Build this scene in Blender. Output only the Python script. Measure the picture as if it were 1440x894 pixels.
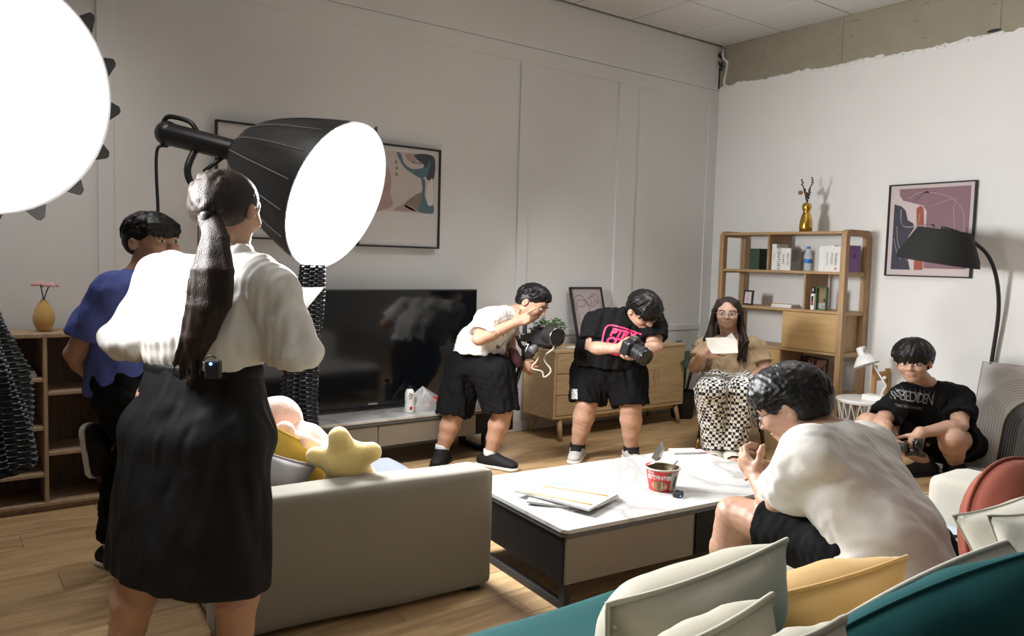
import bpy, bmesh, math, random
import numpy as np
from mathutils import Vector, Matrix, Quaternion
from mathutils.bvhtree import BVHTree

for o in list(bpy.data.objects):
    bpy.data.objects.remove(o)
SC = bpy.context.scene
COL = SC.collection
PI = math.pi
rnd = random.Random(7)

# ------------------------------------------------------------------ camera
FPX = 1111.54                                   # focal length in pixels of a 1440 x 894 frame
CAM = Vector((0.0, 0.0, 1.40))
YAW, PITCH, ROLL = 0.640824484, 0.0715077889, 0.0266893687

def camera_rows():
    cy, sy = math.cos(YAW), math.sin(YAW)
    a = Matrix(((cy, -sy, 0), (sy, cy, 0), (0, 0, 1)))
    b = Matrix(((1, 0, 0), (0, 0, -1), (0, 1, 0)))
    cp, sp = math.cos(PITCH), math.sin(PITCH)
    c = Matrix(((1, 0, 0), (0, cp, -sp), (0, sp, cp)))
    cr, sr = math.cos(ROLL), math.sin(ROLL)
    d = Matrix(((cr, -sr, 0), (sr, cr, 0), (0, 0, 1)))
    return d @ c @ b @ a

CM = camera_rows()
RIGHT, DOWN, FWD = CM[0].copy(), CM[1].copy(), CM[2].copy()
cam_data = bpy.data.cameras.new('camera')
cam = bpy.data.objects.new('camera', cam_data)
COL.objects.link(cam)
cam_data.sensor_fit = 'HORIZONTAL'
cam_data.sensor_width = 36.0
cam_data.lens = FPX / 1440 * 36.0
cam_data.clip_start = 0.02
m3 = Matrix((RIGHT, -DOWN, -FWD)).transposed()
cam.matrix_world = Matrix.Translation(CAM) @ m3.to_4x4()
SC.camera = cam

# ------------------------------------------------------------------ light and exposure
SC.view_settings.view_transform = 'Standard'
SC.view_settings.look = 'None'
SC.view_settings.gamma = 1.0
SC.view_settings.use_curve_mapping = False
SC.view_settings.exposure = 0.40
W = bpy.data.worlds.new('world')
SC.world = W
W.use_nodes = True
W.node_tree.nodes['Background'].inputs['Color'].default_value = (0.9, 0.95, 1.0, 1)
W.node_tree.nodes['Background'].inputs['Strength'].default_value = 0.3
SOFTBOX_NEAR = 54.0       # radiance of the two diffusers
SOFTBOX_FAR = 86.0

def area_light(name, loc, target, size, power, color):
    l = bpy.data.lights.new(name, 'AREA')
    l.shape = 'RECTANGLE'
    l.size, l.size_y = size
    l.energy = power
    l.color = color
    l.spread = math.radians(105)         # narrowed so the fill falls downwards
    o = bpy.data.objects.new(name, l)
    COL.objects.link(o)
    o.location = loc
    o.rotation_euler = (Vector(target) - Vector(loc)).to_track_quat('-Z', 'Y').to_euler()
    return o

# unseen fill lights added under the ceiling to lift floor and walls
area_light('fill_light', (0.3, 4.1, 3.50), (0.3, 4.1, 0), (1.2, 0.6), 10, (1.0, 0.98, 0.95))
area_light('fill_light', (3.8, 3.1, 3.50), (3.8, 3.1, 0), (1.2, 0.6), 26, (1.0, 0.98, 0.95))

# ------------------------------------------------------------------ points from the survey of the photograph
def ray(px, py):
    return RIGHT * ((px - 720) / FPX) + DOWN * ((py - 447) / FPX) + FWD
def at(px, py, d):
    return CAM + ray(px, py) * d
def onX(px, py, x):
    r = ray(px, py); return CAM + r * ((x - CAM.x) / r.x)
def onY(px, py, y):
    r = ray(px, py); return CAM + r * ((y - CAM.y) / r.y)
def onZ(px, py, z):
    r = ray(px, py); return CAM + r * ((z - CAM.z) / r.z)

# ------------------------------------------------------------------ materials
def new_mat(name):
    m = bpy.data.materials.new(name)
    m.use_nodes = True
    return m, m.node_tree.nodes, m.node_tree.links, m.node_tree.nodes['Principled BSDF']

def mat(name, col, rough=0.6, metal=0.0, noise=0.0, nscale=8.0, bump=0.0, bscale=60.0, sheen=0.0,
        stretch=(1, 1, 1), spec=0.5, var=0.0, coat=0.0, detail=4.0):
    m, N, L, P = new_mat(name)
    P.inputs['Base Color'].default_value = (*col, 1)
    P.inputs['Roughness'].default_value = rough
    P.inputs['Metallic'].default_value = metal
    P.inputs['Specular IOR Level'].default_value = spec
    P.inputs['Sheen Weight'].default_value = sheen
    P.inputs['Coat Weight'].default_value = coat
    if noise or bump or var:
        tc = N.new('ShaderNodeTexCoord')
        mp = N.new('ShaderNodeMapping')
        mp.inputs['Scale'].default_value = stretch
        L.new(tc.outputs['Object'], mp.inputs['Vector'])
    if noise or var:
        n = N.new('ShaderNodeTexNoise')
        n.inputs['Scale'].default_value = nscale
        n.inputs['Detail'].default_value = detail
        L.new(mp.outputs[0], n.inputs['Vector'])
        hs = N.new('ShaderNodeHueSaturation')
        hs.inputs['Color'].default_value = (*col, 1)
        mr = N.new('ShaderNodeMapRange')
        mr.inputs['From Min'].default_value = 0.25
        mr.inputs['From Max'].default_value = 0.75
        mr.inputs['To Min'].default_value = 1 - noise
        mr.inputs['To Max'].default_value = 1 + noise
        L.new(n.outputs['Fac'], mr.inputs['Value'])
        if var:
            oi = N.new('ShaderNodeObjectInfo')
            vr = N.new('ShaderNodeMapRange')
            vr.inputs['To Min'].default_value = 1 - var
            vr.inputs['To Max'].default_value = 1 + var
            L.new(oi.outputs['Random'], vr.inputs['Value'])
            mu = N.new('ShaderNodeMath'); mu.operation = 'MULTIPLY'
            L.new(mr.outputs[0], mu.inputs[0]); L.new(vr.outputs[0], mu.inputs[1])
            L.new(mu.outputs[0], hs.inputs['Value'])
        else:
            L.new(mr.outputs[0], hs.inputs['Value'])
        L.new(hs.outputs[0], P.inputs['Base Color'])
    if bump:
        n2 = N.new('ShaderNodeTexNoise')
        n2.inputs['Scale'].default_value = bscale
        n2.inputs['Detail'].default_value = 3.0
        L.new(mp.outputs[0], n2.inputs['Vector'])
        b = N.new('ShaderNodeBump')
        b.inputs['Strength'].default_value = bump
        b.inputs['Distance'].default_value = 0.01
        L.new(n2.outputs['Fac'], b.inputs['Height'])
        L.new(b.outputs[0], P.inputs['Normal'])
    return m

def wood(name, c1, c2, stretch=(1, 12, 12), scale=3.0, rough=0.45, var=0.0, dist=1.2):
    m, N, L, P = new_mat(name)
    P.inputs['Roughness'].default_value = rough
    tc = N.new('ShaderNodeTexCoord'); mp = N.new('ShaderNodeMapping')
    mp.inputs['Scale'].default_value = stretch
    L.new(tc.outputs['Object'], mp.inputs['Vector'])
    n = N.new('ShaderNodeTexNoise')
    n.inputs['Scale'].default_value = scale; n.inputs['Detail'].default_value = 7
    n.inputs['Distortion'].default_value = dist
    vec = mp.outputs[0]
    if var:
        oi = N.new('ShaderNodeObjectInfo')
        sc = N.new('ShaderNodeVectorMath'); sc.operation = 'ADD'
        cmb = N.new('ShaderNodeCombineXYZ')
        mu = N.new('ShaderNodeMath'); mu.operation = 'MULTIPLY'; mu.inputs[1].default_value = 57.0
        L.new(oi.outputs['Random'], mu.inputs[0])
        for i in range(3):
            L.new(mu.outputs[0], cmb.inputs[i])
        L.new(vec, sc.inputs[0]); L.new(cmb.outputs[0], sc.inputs[1])
        vec = sc.outputs[0]
    L.new(vec, n.inputs['Vector'])
    r = N.new('ShaderNodeValToRGB')
    r.color_ramp.elements[0].position = 0.32; r.color_ramp.elements[0].color = (*c1, 1)
    r.color_ramp.elements[1].position = 0.68; r.color_ramp.elements[1].color = (*c2, 1)
    L.new(n.outputs['Fac'], r.inputs[0])
    out = r.outputs[0]
    if var:
        hs = N.new('ShaderNodeHueSaturation')
        vr = N.new('ShaderNodeMapRange')
        vr.inputs['To Min'].default_value = 1 - var; vr.inputs['To Max'].default_value = 1 + var
        L.new(oi.outputs['Random'], vr.inputs['Value']); L.new(vr.outputs[0], hs.inputs['Value'])
        L.new(out, hs.inputs['Color']); out = hs.outputs[0]
    L.new(out, P.inputs['Base Color'])
    b = N.new('ShaderNodeBump'); b.inputs['Strength'].default_value = 0.08; b.inputs['Distance'].default_value = 0.004
    L.new(n.outputs['Fac'], b.inputs['Height']); L.new(b.outputs[0], P.inputs['Normal'])
    return m

def emit(name, col, strength):
    m, N, L, P = new_mat(name)
    P.inputs['Base Color'].default_value = (0.9, 0.9, 0.9, 1)
    P.inputs['Emission Color'].default_value = (*col, 1)
    P.inputs['Emission Strength'].default_value = strength
    return m

M = {}
M['wall'] = mat('white_wall_paint', (0.75, 0.755, 0.75), 0.85, noise=0.025, nscale=2.0, bump=0.04, bscale=90)
M['studio'] = mat('grey_studio_wall', (0.52, 0.515, 0.51), 0.9)
M['plaster'] = mat('fresh_white_plaster', (0.86, 0.86, 0.845), 0.9, noise=0.02, nscale=3.0, bump=0.06, bscale=40)
M['board'] = mat('bare_gypsum_board', (0.35, 0.32, 0.245), 0.9, noise=0.06, nscale=5, bump=0.05, bscale=80)
M['ceiling'] = mat('mineral_ceiling_tile', (0.68, 0.685, 0.69), 0.95, noise=0.02, nscale=60, bump=0.06, bscale=260, var=0.03)
M['grid'] = mat('ceiling_grid_metal', (0.22, 0.21, 0.20), 0.6)
M['floor'] = wood('oak_floor_laminate', (0.33, 0.205, 0.10), (0.52, 0.355, 0.185), (1.0, 7, 7), 2.2, 0.42, var=0.10)
M['skirting'] = mat('white_skirting', (0.6, 0.6, 0.59), 0.5)
M['oak'] = wood('light_oak', (0.36, 0.22, 0.10), (0.52, 0.345, 0.175), (14, 1.2, 14), 2.5, 0.5)
M['oak_up'] = wood('light_oak_upright', (0.33, 0.20, 0.095), (0.47, 0.30, 0.155), (14, 14, 1.2), 2.5, 0.5)
M['oak_side'] = wood('pale_oak_veneer', (0.43, 0.30, 0.155), (0.56, 0.41, 0.23), (1.2, 14, 14), 2.2, 0.5)
M['oak_door'] = wood('golden_oak_door', (0.46, 0.29, 0.12), (0.58, 0.385, 0.17), (16, 1.0, 10), 2.0, 0.5)
M['case'] = wood('bookcase_frame', (0.30, 0.205, 0.125), (0.44, 0.31, 0.20), (14, 14, 1.5), 2.5, 0.6)
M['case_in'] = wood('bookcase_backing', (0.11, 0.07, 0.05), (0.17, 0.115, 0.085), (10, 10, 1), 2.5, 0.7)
M['black'] = mat('matt_black', (0.018, 0.018, 0.02), 0.6)
M['blackpl'] = mat('black_plastic', (0.016, 0.016, 0.018), 0.35)
M['blackgloss'] = mat('glossy_black', (0.006, 0.006, 0.008), 0.08)
M['screen'] = mat('television_glass', (0.006, 0.007, 0.009), 0.09, spec=0.55)
M['blacklaq'] = mat('black_lacquer', (0.007, 0.007, 0.008), 0.5, spec=0.2)
M['grey_rim'] = mat('grey_edge', (0.075, 0.078, 0.08), 0.45)
M['cream_front'] = mat('cream_lacquer', (0.20, 0.178, 0.145), 0.4)
M['white'] = mat('white_plastic', (0.75, 0.75, 0.73), 0.4)
M['paper'] = mat('white_paper', (0.66, 0.66, 0.65), 0.8, bump=0.03, bscale=30)
M['paper_old'] = mat('creased_paper', (0.72, 0.69, 0.63), 0.85, noise=0.04, nscale=14, bump=0.25, bscale=20)
M['gold'] = mat('gold_glaze', (0.62, 0.40, 0.08), 0.22, metal=1.0, noise=0.25, nscale=30, bump=0.08, bscale=60)
M['brass'] = mat('brass_tip', (0.75, 0.50, 0.16), 0.3, metal=1.0)
M['steel'] = mat('silver_metal', (0.55, 0.55, 0.56), 0.3, metal=1.0)
M['green'] = mat('dark_green_card', (0.03, 0.055, 0.035), 0.6)
M['green2'] = mat('green_card', (0.05, 0.16, 0.045), 0.6)
M['leaf'] = mat('leaf_green', (0.075, 0.145, 0.055), 0.5, noise=0.4, nscale=25, var=0.3)
M['leafdark'] = mat('dark_leaf', (0.022, 0.055, 0.026), 0.4, noise=0.3, nscale=12)
M['purple'] = mat('purple_cover', (0.22, 0.115, 0.33), 0.5)
M['pinkpaper'] = mat('pink_print', (0.75, 0.42, 0.50), 0.6, noise=0.2, nscale=40)
M['grey_cover'] = mat('grey_cover', (0.40, 0.385, 0.37), 0.6)
M['ink'] = mat('black_ink', (0.02, 0.02, 0.02), 0.7)
M['red'] = mat('red_print', (0.62, 0.03, 0.025), 0.35)
M['blue'] = mat('blue_plastic', (0.03, 0.17, 0.55), 0.35)
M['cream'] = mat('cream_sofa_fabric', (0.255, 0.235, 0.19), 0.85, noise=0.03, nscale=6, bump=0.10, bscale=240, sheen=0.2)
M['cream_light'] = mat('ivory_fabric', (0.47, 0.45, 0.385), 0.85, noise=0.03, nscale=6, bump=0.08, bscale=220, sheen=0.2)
M['cushion_cream'] = mat('cream_cushion_fabric', (0.49, 0.46, 0.36), 0.8, noise=0.03, nscale=5, bump=0.06, bscale=200, sheen=0.25)
M['piping'] = mat('olive_piping', (0.33, 0.315, 0.25), 0.8)
M['mustard'] = mat('mustard_cushion_fabric', (0.60, 0.36, 0.11), 0.8, noise=0.04, nscale=5, bump=0.06, bscale=200, sheen=0.25)
M['yellow'] = mat('yellow_cushion_fabric', (0.55, 0.37, 0.055), 0.85, noise=0.05, nscale=6, bump=0.06, bscale=200)
M['plush_yellow'] = mat('yellow_plush', (0.82, 0.62, 0.23), 0.9, noise=0.05, nscale=12, bump=0.25, bscale=160, sheen=0.6)
M['plush_pink'] = mat('pink_plush', (0.80, 0.56, 0.49), 0.9, noise=0.05, nscale=14, bump=0.4, bscale=120, sheen=0.6)
M['grey_fabric'] = mat('grey_fabric', (0.42, 0.42, 0.43), 0.9, bump=0.08, bscale=200)
M['bluegrey'] = mat('blue_grey_fabric', (0.13, 0.145, 0.175), 0.9, bump=0.08, bscale=200)
M['teal'] = mat('teal_velvet', (0.008, 0.072, 0.076), 0.85, noise=0.08, nscale=5, bump=0.06, bscale=180, spec=0.25)
M['terra'] = mat('terracotta_velvet', (0.33, 0.085, 0.052), 0.85, noise=0.05, nscale=5, bump=0.05, bscale=180, sheen=0.05)
M['skin'] = mat('skin', (0.44, 0.25, 0.165), 0.5, noise=0.05, nscale=20, bump=0.04, bscale=220)
M['skin2'] = mat('skin_pale', (0.48, 0.285, 0.20), 0.5, noise=0.05, nscale=20, bump=0.04, bscale=220)
M['lip'] = mat('lips', (0.42, 0.145, 0.115), 0.45)
M['hair'] = mat('black_hair', (0.006, 0.0055, 0.0055), 0.42, noise=0.3, nscale=30, bump=0.12, bscale=200, stretch=(3, 3, 0.6), spec=0.28)
M['hair_brown'] = mat('dark_brown_hair', (0.020, 0.012, 0.0085), 0.45, noise=0.5, nscale=30, bump=0.35, bscale=110, stretch=(3, 3, 0.4), spec=0.25)
M['eyewhite'] = mat('eye_white', (0.75, 0.72, 0.68), 0.3)
M['iris'] = mat('dark_iris', (0.015, 0.01, 0.008), 0.2)
M['tee_white'] = mat('white_cotton', (0.66, 0.64, 0.60), 0.85, noise=0.02, nscale=6, bump=0.10, bscale=50)
M['shirt_white'] = mat('white_satin_shirt', (0.74, 0.715, 0.67), 0.5, noise=0.02, nscale=6, bump=0.10, bscale=28, sheen=0.1)
M['tee_black'] = mat('black_cotton', (0.0075, 0.0075, 0.008), 0.9, bump=0.10, bscale=50, spec=0.12)
M['short_black'] = mat('black_shorts_fabric', (0.006, 0.006, 0.0065), 0.9, bump=0.12, bscale=40, spec=0.12)
M['skirt'] = mat('black_satin_skirt', (0.006, 0.006, 0.0065), 0.6, bump=0.15, bscale=30, spec=0.2)
M['tee_blue'] = mat('blue_cotton', (0.075, 0.105, 0.36), 0.85, noise=0.04, nscale=6, bump=0.10, bscale=50)
M['tee_tan'] = mat('tan_cotton', (0.42, 0.305, 0.185), 0.85, noise=0.03, nscale=6, bump=0.10, bscale=50)
M['sock'] = mat('white_sock', (0.7, 0.7, 0.7), 0.9, bump=0.1, bscale=120)
M['shoe_black'] = mat('black_shoe', (0.009, 0.009, 0.010), 0.7, bump=0.1, bscale=150, spec=0.25)
M['shoe_grey'] = mat('light_grey_shoe', (0.45, 0.43, 0.40), 0.6, noise=0.1, nscale=15, bump=0.1, bscale=100)
M['sole'] = mat('white_rubber_sole', (0.68, 0.67, 0.61), 0.6)
M['slide'] = mat('beige_rubber_slide', (0.60, 0.57, 0.49), 0.6)
M['pink_ink'] = mat('pink_ink', (0.80, 0.045, 0.17), 0.6)
M['grey_ink'] = mat('grey_ink', (0.20, 0.20, 0.20), 0.6)
M['box_black'] = mat('black_softbox_nylon', (0.020, 0.021, 0.023), 0.45, bump=0.12, bscale=25)
M['seam'] = mat('silver_seam', (0.30, 0.30, 0.31), 0.5)
M['fabric_grid'] = mat('black_grid_fabric', (0.016, 0.017, 0.018), 0.5, bump=0.2, bscale=60, spec=0.3)
M['led_near'] = emit('softbox_diffuser_near', (1.0, 1.0, 1.0), SOFTBOX_NEAR)
M['led_far'] = emit('softbox_diffuser_far', (1.0, 1.0, 1.0), SOFTBOX_FAR)
M['rim'] = mat('white_diffuser_hem', (0.85, 0.85, 0.86), 0.7)
M['led_blue'] = emit('blue_led', (0.05, 0.25, 1.0), 6.0)

def glass(name, col, rough=0.05, alpha=0.35):
    m, N, L, P = new_mat(name)
    P.inputs['Base Color'].default_value = (*col, 1)
    P.inputs['Roughness'].default_value = rough
    P.inputs['Alpha'].default_value = alpha
    return m
M['pet'] = glass('clear_bottle', (0.80, 0.86, 0.92), 0.08, 0.4)
M['bag'] = glass('thin_plastic_bag', (0.72, 0.74, 0.75), 0.25, 0.55)
M['lens'] = glass('spectacle_lens', (0.10, 0.11, 0.12), 0.05, 0.07)

# checked trousers: flat woven print
m, N, L, P = new_mat('checked_trouser_fabric')
tc = N.new('ShaderNodeTexCoord'); mp = N.new('ShaderNodeMapping')
mp.inputs['Rotation'].default_value = (0, 0, YAW)
mp.inputs['Location'].default_value = (0.003, 0.01, 0.0)
ck = N.new('ShaderNodeTexChecker')
ck.inputs['Color1'].default_value = (0.72, 0.70, 0.66, 1); ck.inputs['Color2'].default_value = (0.012, 0.012, 0.014, 1)
ck.inputs['Scale'].default_value = 44.0
L.new(tc.outputs['Object'], mp.inputs['Vector']); L.new(mp.outputs[0], ck.inputs['Vector'])
L.new(ck.outputs['Color'], P.inputs['Base Color']); P.inputs['Roughness'].default_value = 0.85
M['check'] = m

# white marble with faint grey veins
m, N, L, P = new_mat('white_marble')
tc = N.new('ShaderNodeTexCoord')
n = N.new('ShaderNodeTexNoise'); n.inputs['Scale'].default_value = 1.25; n.inputs['Detail'].default_value = 5; n.inputs['Distortion'].default_value = 0.9
L.new(tc.outputs['Object'], n.inputs['Vector'])
ab = N.new('ShaderNodeMath'); ab.operation = 'SUBTRACT'; ab.inputs[1].default_value = 0.5
L.new(n.outputs['Fac'], ab.inputs[0])
a2 = N.new('ShaderNodeMath'); a2.operation = 'ABSOLUTE'; L.new(ab.outputs[0], a2.inputs[0])
rp = N.new('ShaderNodeValToRGB')
rp.color_ramp.elements[0].position = 0.0; rp.color_ramp.elements[0].color = (0.36, 0.355, 0.345, 1)
rp.color_ramp.elements[1].position = 0.028; rp.color_ramp.elements[1].color = (0.50, 0.50, 0.495, 1)
L.new(a2.outputs[0], rp.inputs[0]); L.new(rp.outputs[0], P.inputs['Base Color'])
P.inputs['Roughness'].default_value = 0.18
M['marble'] = m

# ------------------------------------------------------------------ objects
def link(o):
    COL.objects.link(o); return o

def rotz(a):
    return Matrix.Rotation(a, 4, 'Z')

def thing(name, label, cat, loc, group=None, rz=0.0):
    o = bpy.data.objects.new(name, None)
    o.empty_display_size = 0.05
    o.location = loc; o.rotation_euler = (0, 0, rz)
    o['label'] = label; o['category'] = cat
    if group: o['group'] = group
    return link(o)

def base_matrix(o):
    p = o
    while p.parent is not None:
        p = p.parent
    return Matrix.Translation(p.location) @ p.rotation_euler.to_matrix().to_4x4()

def tag(o, label=None, cat=None, group=None, kind=None):
    if label: o['label'] = label
    if cat: o['category'] = cat
    if group: o['group'] = group
    if kind: o['kind'] = kind
    return o

def put(name, me, mats, parent=None, smooth=None):
    """Link a mesh given in world coordinates as one object, below parent if there is one."""
    if not isinstance(mats, (list, tuple)): mats = [mats]
    if not me.materials:
        for m in mats: me.materials.append(m)
    me.name = name
    o = bpy.data.objects.new(name, me)
    link(o)
    if parent is not None:
        o.parent = parent
        me.transform(base_matrix(parent).inverted())
    if smooth is not None:
        me.polygons.foreach_set('use_smooth', [smooth] * len(me.polygons))
    return o

def solo(name, me, mats, label, cat, group=None, smooth=None):
    """A thing that is one mesh; its origin goes to the middle of its foot."""
    co = np.empty(len(me.vertices) * 3); me.vertices.foreach_get('co', co); co = co.reshape(-1, 3)
    lo, hi = co.min(0), co.max(0)
    c = Vector(((lo[0] + hi[0]) / 2, (lo[1] + hi[1]) / 2, lo[2]))
    me.transform(Matrix.Translation(-c))
    o = put(name, me, mats, None, smooth)
    o.location = c
    return tag(o, label, cat, group)

def structure(name, me, mats, smooth=None):
    o = put(name, me, mats, None, smooth); o['kind'] = 'structure'; return o

def frame_of(z, x=None):
    """Rotation whose Z axis is z and whose X axis leans to x."""
    z = Vector(z).normalized()
    x = Vector(x) if x is not None else (Vector((1, 0, 0)) if abs(z.x) < 0.9 else Vector((0, 1, 0)))
    y = z.cross(x).normalized(); x = y.cross(z).normalized()
    return Matrix((x, y, z)).transposed()

class MB:
    """Collects shapes into one mesh."""
    def __init__(self):
        self.bm = bmesh.new()
    def _xf(self, vs, mtx):
        if mtx is not None:
            bmesh.ops.transform(self.bm, matrix=mtx, verts=vs)
    def box(self, c, s, rot=None, bevel=0.0, seg=2):
        r = bmesh.ops.create_cube(self.bm, size=1.0)
        vs = r['verts']
        mtx = Matrix.Translation(c) @ (rot.to_4x4() if rot is not None else Matrix.Identity(4)) @ Matrix.Diagonal((*s, 1))
        bmesh.ops.transform(self.bm, matrix=mtx, verts=vs)
        if bevel > 0:
            es = list({e for v in vs for e in v.link_edges})
            bmesh.ops.bevel(self.bm, geom=es, offset=min(bevel, min(s) * 0.49), segments=seg, profile=0.5, affect='EDGES')
        return self
    def span(self, lo, hi, bevel=0.0, rot=None, seg=2):
        lo = Vector(lo); hi = Vector(hi)
        return self.box((lo + hi) / 2, [max(abs(a), 1e-4) for a in (hi - lo)], rot, bevel, seg)
    def cyl(self, a, b, r1, r2=None, n=16, cap=True):
        a = Vector(a); b = Vector(b); r2 = r1 if r2 is None else r2
        d = b - a
        R = frame_of(d).to_4x4()
        r = bmesh.ops.create_cone(self.bm, cap_ends=cap, cap_tris=False, segments=n, radius1=max(r1, 1e-5), radius2=max(r2, 1e-5), depth=d.length)
        self._xf(r['verts'], Matrix.Translation((a + b) / 2) @ R)
        return self
    def tube(self, pts, r, n=8, closed=False, rads=None):
        pts = [Vector(p) for p in pts]; k = len(pts); rings = []
        prev = None
        for i, p in enumerate(pts):
            if closed: t = pts[(i + 1) % k] - pts[i - 1]
            else: t = pts[min(i + 1, k - 1)] - pts[max(i - 1, 0)]
            if t.length < 1e-9: t = Vector((0, 0, 1))
            F = frame_of(t, prev)
            prev = F.col[0].copy()
            rr = rads[i] if rads else r
            rings.append([self.bm.verts.new(p + F @ Vector((math.cos(2 * PI * j / n) * rr, math.sin(2 * PI * j / n) * rr, 0))) for j in range(n)])
        for i in range(k if closed else k - 1):
            A, B = rings[i], rings[(i + 1) % k]
            for j in range(n):
                try: self.bm.faces.new((A[j], A[(j + 1) % n], B[(j + 1) % n], B[j]))
                except ValueError: pass
        if not closed:
            self.bm.faces.new(rings[0][::-1]); self.bm.faces.new(rings[-1])
        return self
    def lathe(self, prof, c, axis=(0, 0, 1), n=24, x=None, cap=True):
        c = Vector(c); F = frame_of(axis, x); rings = []
        for r, z in prof:
            rings.append([self.bm.verts.new(c + F @ Vector((r * math.cos(2 * PI * j / n), r * math.sin(2 * PI * j / n), z))) for j in range(n)])
        for A, B in zip(rings, rings[1:]):
            for j in range(n):
                self.bm.faces.new((A[j], A[(j + 1) % n], B[(j + 1) % n], B[j]))
        if cap:
            if prof[0][0] > 1e-4: self.bm.faces.new(rings[0][::-1])
            if prof[-1][0] > 1e-4: self.bm.faces.new(rings[-1])
        return self
    def ball(self, c, r, n=12, rot=None):
        s = (r, r, r) if isinstance(r, (int, float)) else r
        q = bmesh.ops.create_uvsphere(self.bm, u_segments=n * 2, v_segments=n, radius=1.0)
        self._xf(q['verts'], Matrix.Translation(c) @ (rot.to_4x4() if rot is not None else Matrix.Identity(4)) @ Matrix.Diagonal((*s, 1)))
        return self
    def surf(self, fn, nu, nv, wrap_u=False):
        """Grid surface fn(u, v) with u, v in 0..1."""
        V = [[self.bm.verts.new(fn(i / nu, j / nv)) for j in range(nv + 1)] for i in range(nu if wrap_u else nu + 1)]
        k = len(V)
        for i in range(nu):
            A, B = V[i], V[(i + 1) % k]
            for j in range(nv):
                self.bm.faces.new((A[j], B[j], B[j + 1], A[j + 1]))
        return self
    def prism(self, pts, off):
        """Polygon pts (3D, planar) pushed along off into a solid."""
        off = Vector(off); pts = [Vector(p) for p in pts]
        a = [self.bm.verts.new(p) for p in pts]; b = [self.bm.verts.new(p + off) for p in pts]
        self.bm.faces.new(a[::-1]); self.bm.faces.new(b)
        for i in range(len(a)):
            j = (i + 1) % len(a)
            self.bm.faces.new((a[i], a[j], b[j], b[i]))
        return self
    def face(self, pts):
        self.bm.faces.new([self.bm.verts.new(Vector(p)) for p in pts]); return self
    def me(self, recalc=True):
        if recalc: bmesh.ops.recalc_face_normals(self.bm, faces=self.bm.faces)
        me = bpy.data.meshes.new('m')
        self.bm.to_mesh(me); self.bm.free()
        return me
    def put(self, name, mats, parent=None, smooth=None, recalc=True):
        return put(name, self.me(recalc), mats, parent, smooth)

def auto(me_or_obj, ang=40):
    """Smooth shading with sharp creases."""
    me = me_or_obj.data if isinstance(me_or_obj, bpy.types.Object) else me_or_obj
    bm = bmesh.new(); bm.from_mesh(me)
    for e in bm.edges:
        e.smooth = not (len(e.link_faces) == 2 and e.calc_face_angle(0) > math.radians(ang))
    for f in bm.faces: f.smooth = True
    bm.to_mesh(me); bm.free()
    return me_or_obj

def catmull(pts, n=8, closed=False):
    pts = [Vector(p) for p in pts]; out = []; k = len(pts)
    rng = range(k) if closed else range(k - 1)
    for i in rng:
        if closed: p0, p1, p2, p3 = pts[i - 1], pts[i], pts[(i + 1) % k], pts[(i + 2) % k]
        else: p0, p1, p2, p3 = pts[max(i - 1, 0)], pts[i], pts[i + 1], pts[min(i + 2, k - 1)]
        for j in range(n):
            t = j / n
            out.append(0.5 * ((2 * p1) + (p2 - p0) * t + (2 * p0 - 5 * p1 + 4 * p2 - p3) * t * t + (3 * p1 - p0 - 3 * p2 + p3) * t ** 3))
    if not closed: out.append(pts[-1])
    return out

def text_mesh(s, size=1.0, bold=False, align='CENTER', spacing=1.0, offset=0.0, shear=0.0):
    cu = bpy.data.curves.new('text', 'FONT')
    cu.body = s; cu.size = size; cu.align_x = align; cu.align_y = 'CENTER'; cu.space_character = spacing
    cu.offset = offset; cu.shear = shear; cu.resolution_u = 3
    o = bpy.data.objects.new('text', cu); COL.objects.link(o)
    dg = bpy.context.evaluated_depsgraph_get()
    me = bpy.data.meshes.new_from_object(o.evaluated_get(dg))
    bpy.data.objects.remove(o); bpy.data.curves.remove(cu)
    me.materials.clear()
    return me

def print_on(name, me, mtx, mats, parent, lift=0.0012):
    """A flat print lying on a flat face: mtx takes the text plane to the world."""
    me.transform(mtx @ Matrix.Translation((0, 0, lift)))
    return put(name, me, mats, parent)

def plane_mtx(o, x, y):
    x = Vector(x).normalized(); z = x.cross(Vector(y)).normalized(); y = z.cross(x)
    return Matrix.Translation(o) @ Matrix((x, y, z)).transposed().to_4x4()

def drape(name, me, mtx, target, direction, mats, parent, lift=0.002, cut=0.012):
    """A print laid on a curved surface: moved by mtx, then cast along direction onto target (list of objects)."""
    bm = bmesh.new(); bm.from_mesh(me)
    bmesh.ops.transform(bm, matrix=mtx, verts=bm.verts)
    bmesh.ops.triangulate(bm, faces=bm.faces)
    for _ in range(3):
        long = [e for e in bm.edges if e.calc_length() > cut]
        if not long: break
        bmesh.ops.subdivide_edges(bm, edges=long, cuts=1)
        bmesh.ops.triangulate(bm, faces=bm.faces)
    tb = bmesh.new(); tb.from_mesh(target.data)
    bmesh.ops.transform(tb, matrix=base_matrix(target), verts=tb.verts)
    bv = BVHTree.FromBMesh(tb); d = Vector(direction).normalized()
    dead = []
    for v in bm.verts:
        hit = bv.ray_cast(v.co - d * 0.3, d, 0.8)
        if hit[0] is None: dead.append(v)
        else: v.co = hit[0] - d * lift
    bmesh.ops.delete(bm, geom=dead, context='VERTS')
    out = bpy.data.meshes.new(name); bm.to_mesh(out); bm.free(); tb.free()
    return put(name, out, mats, parent)

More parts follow.
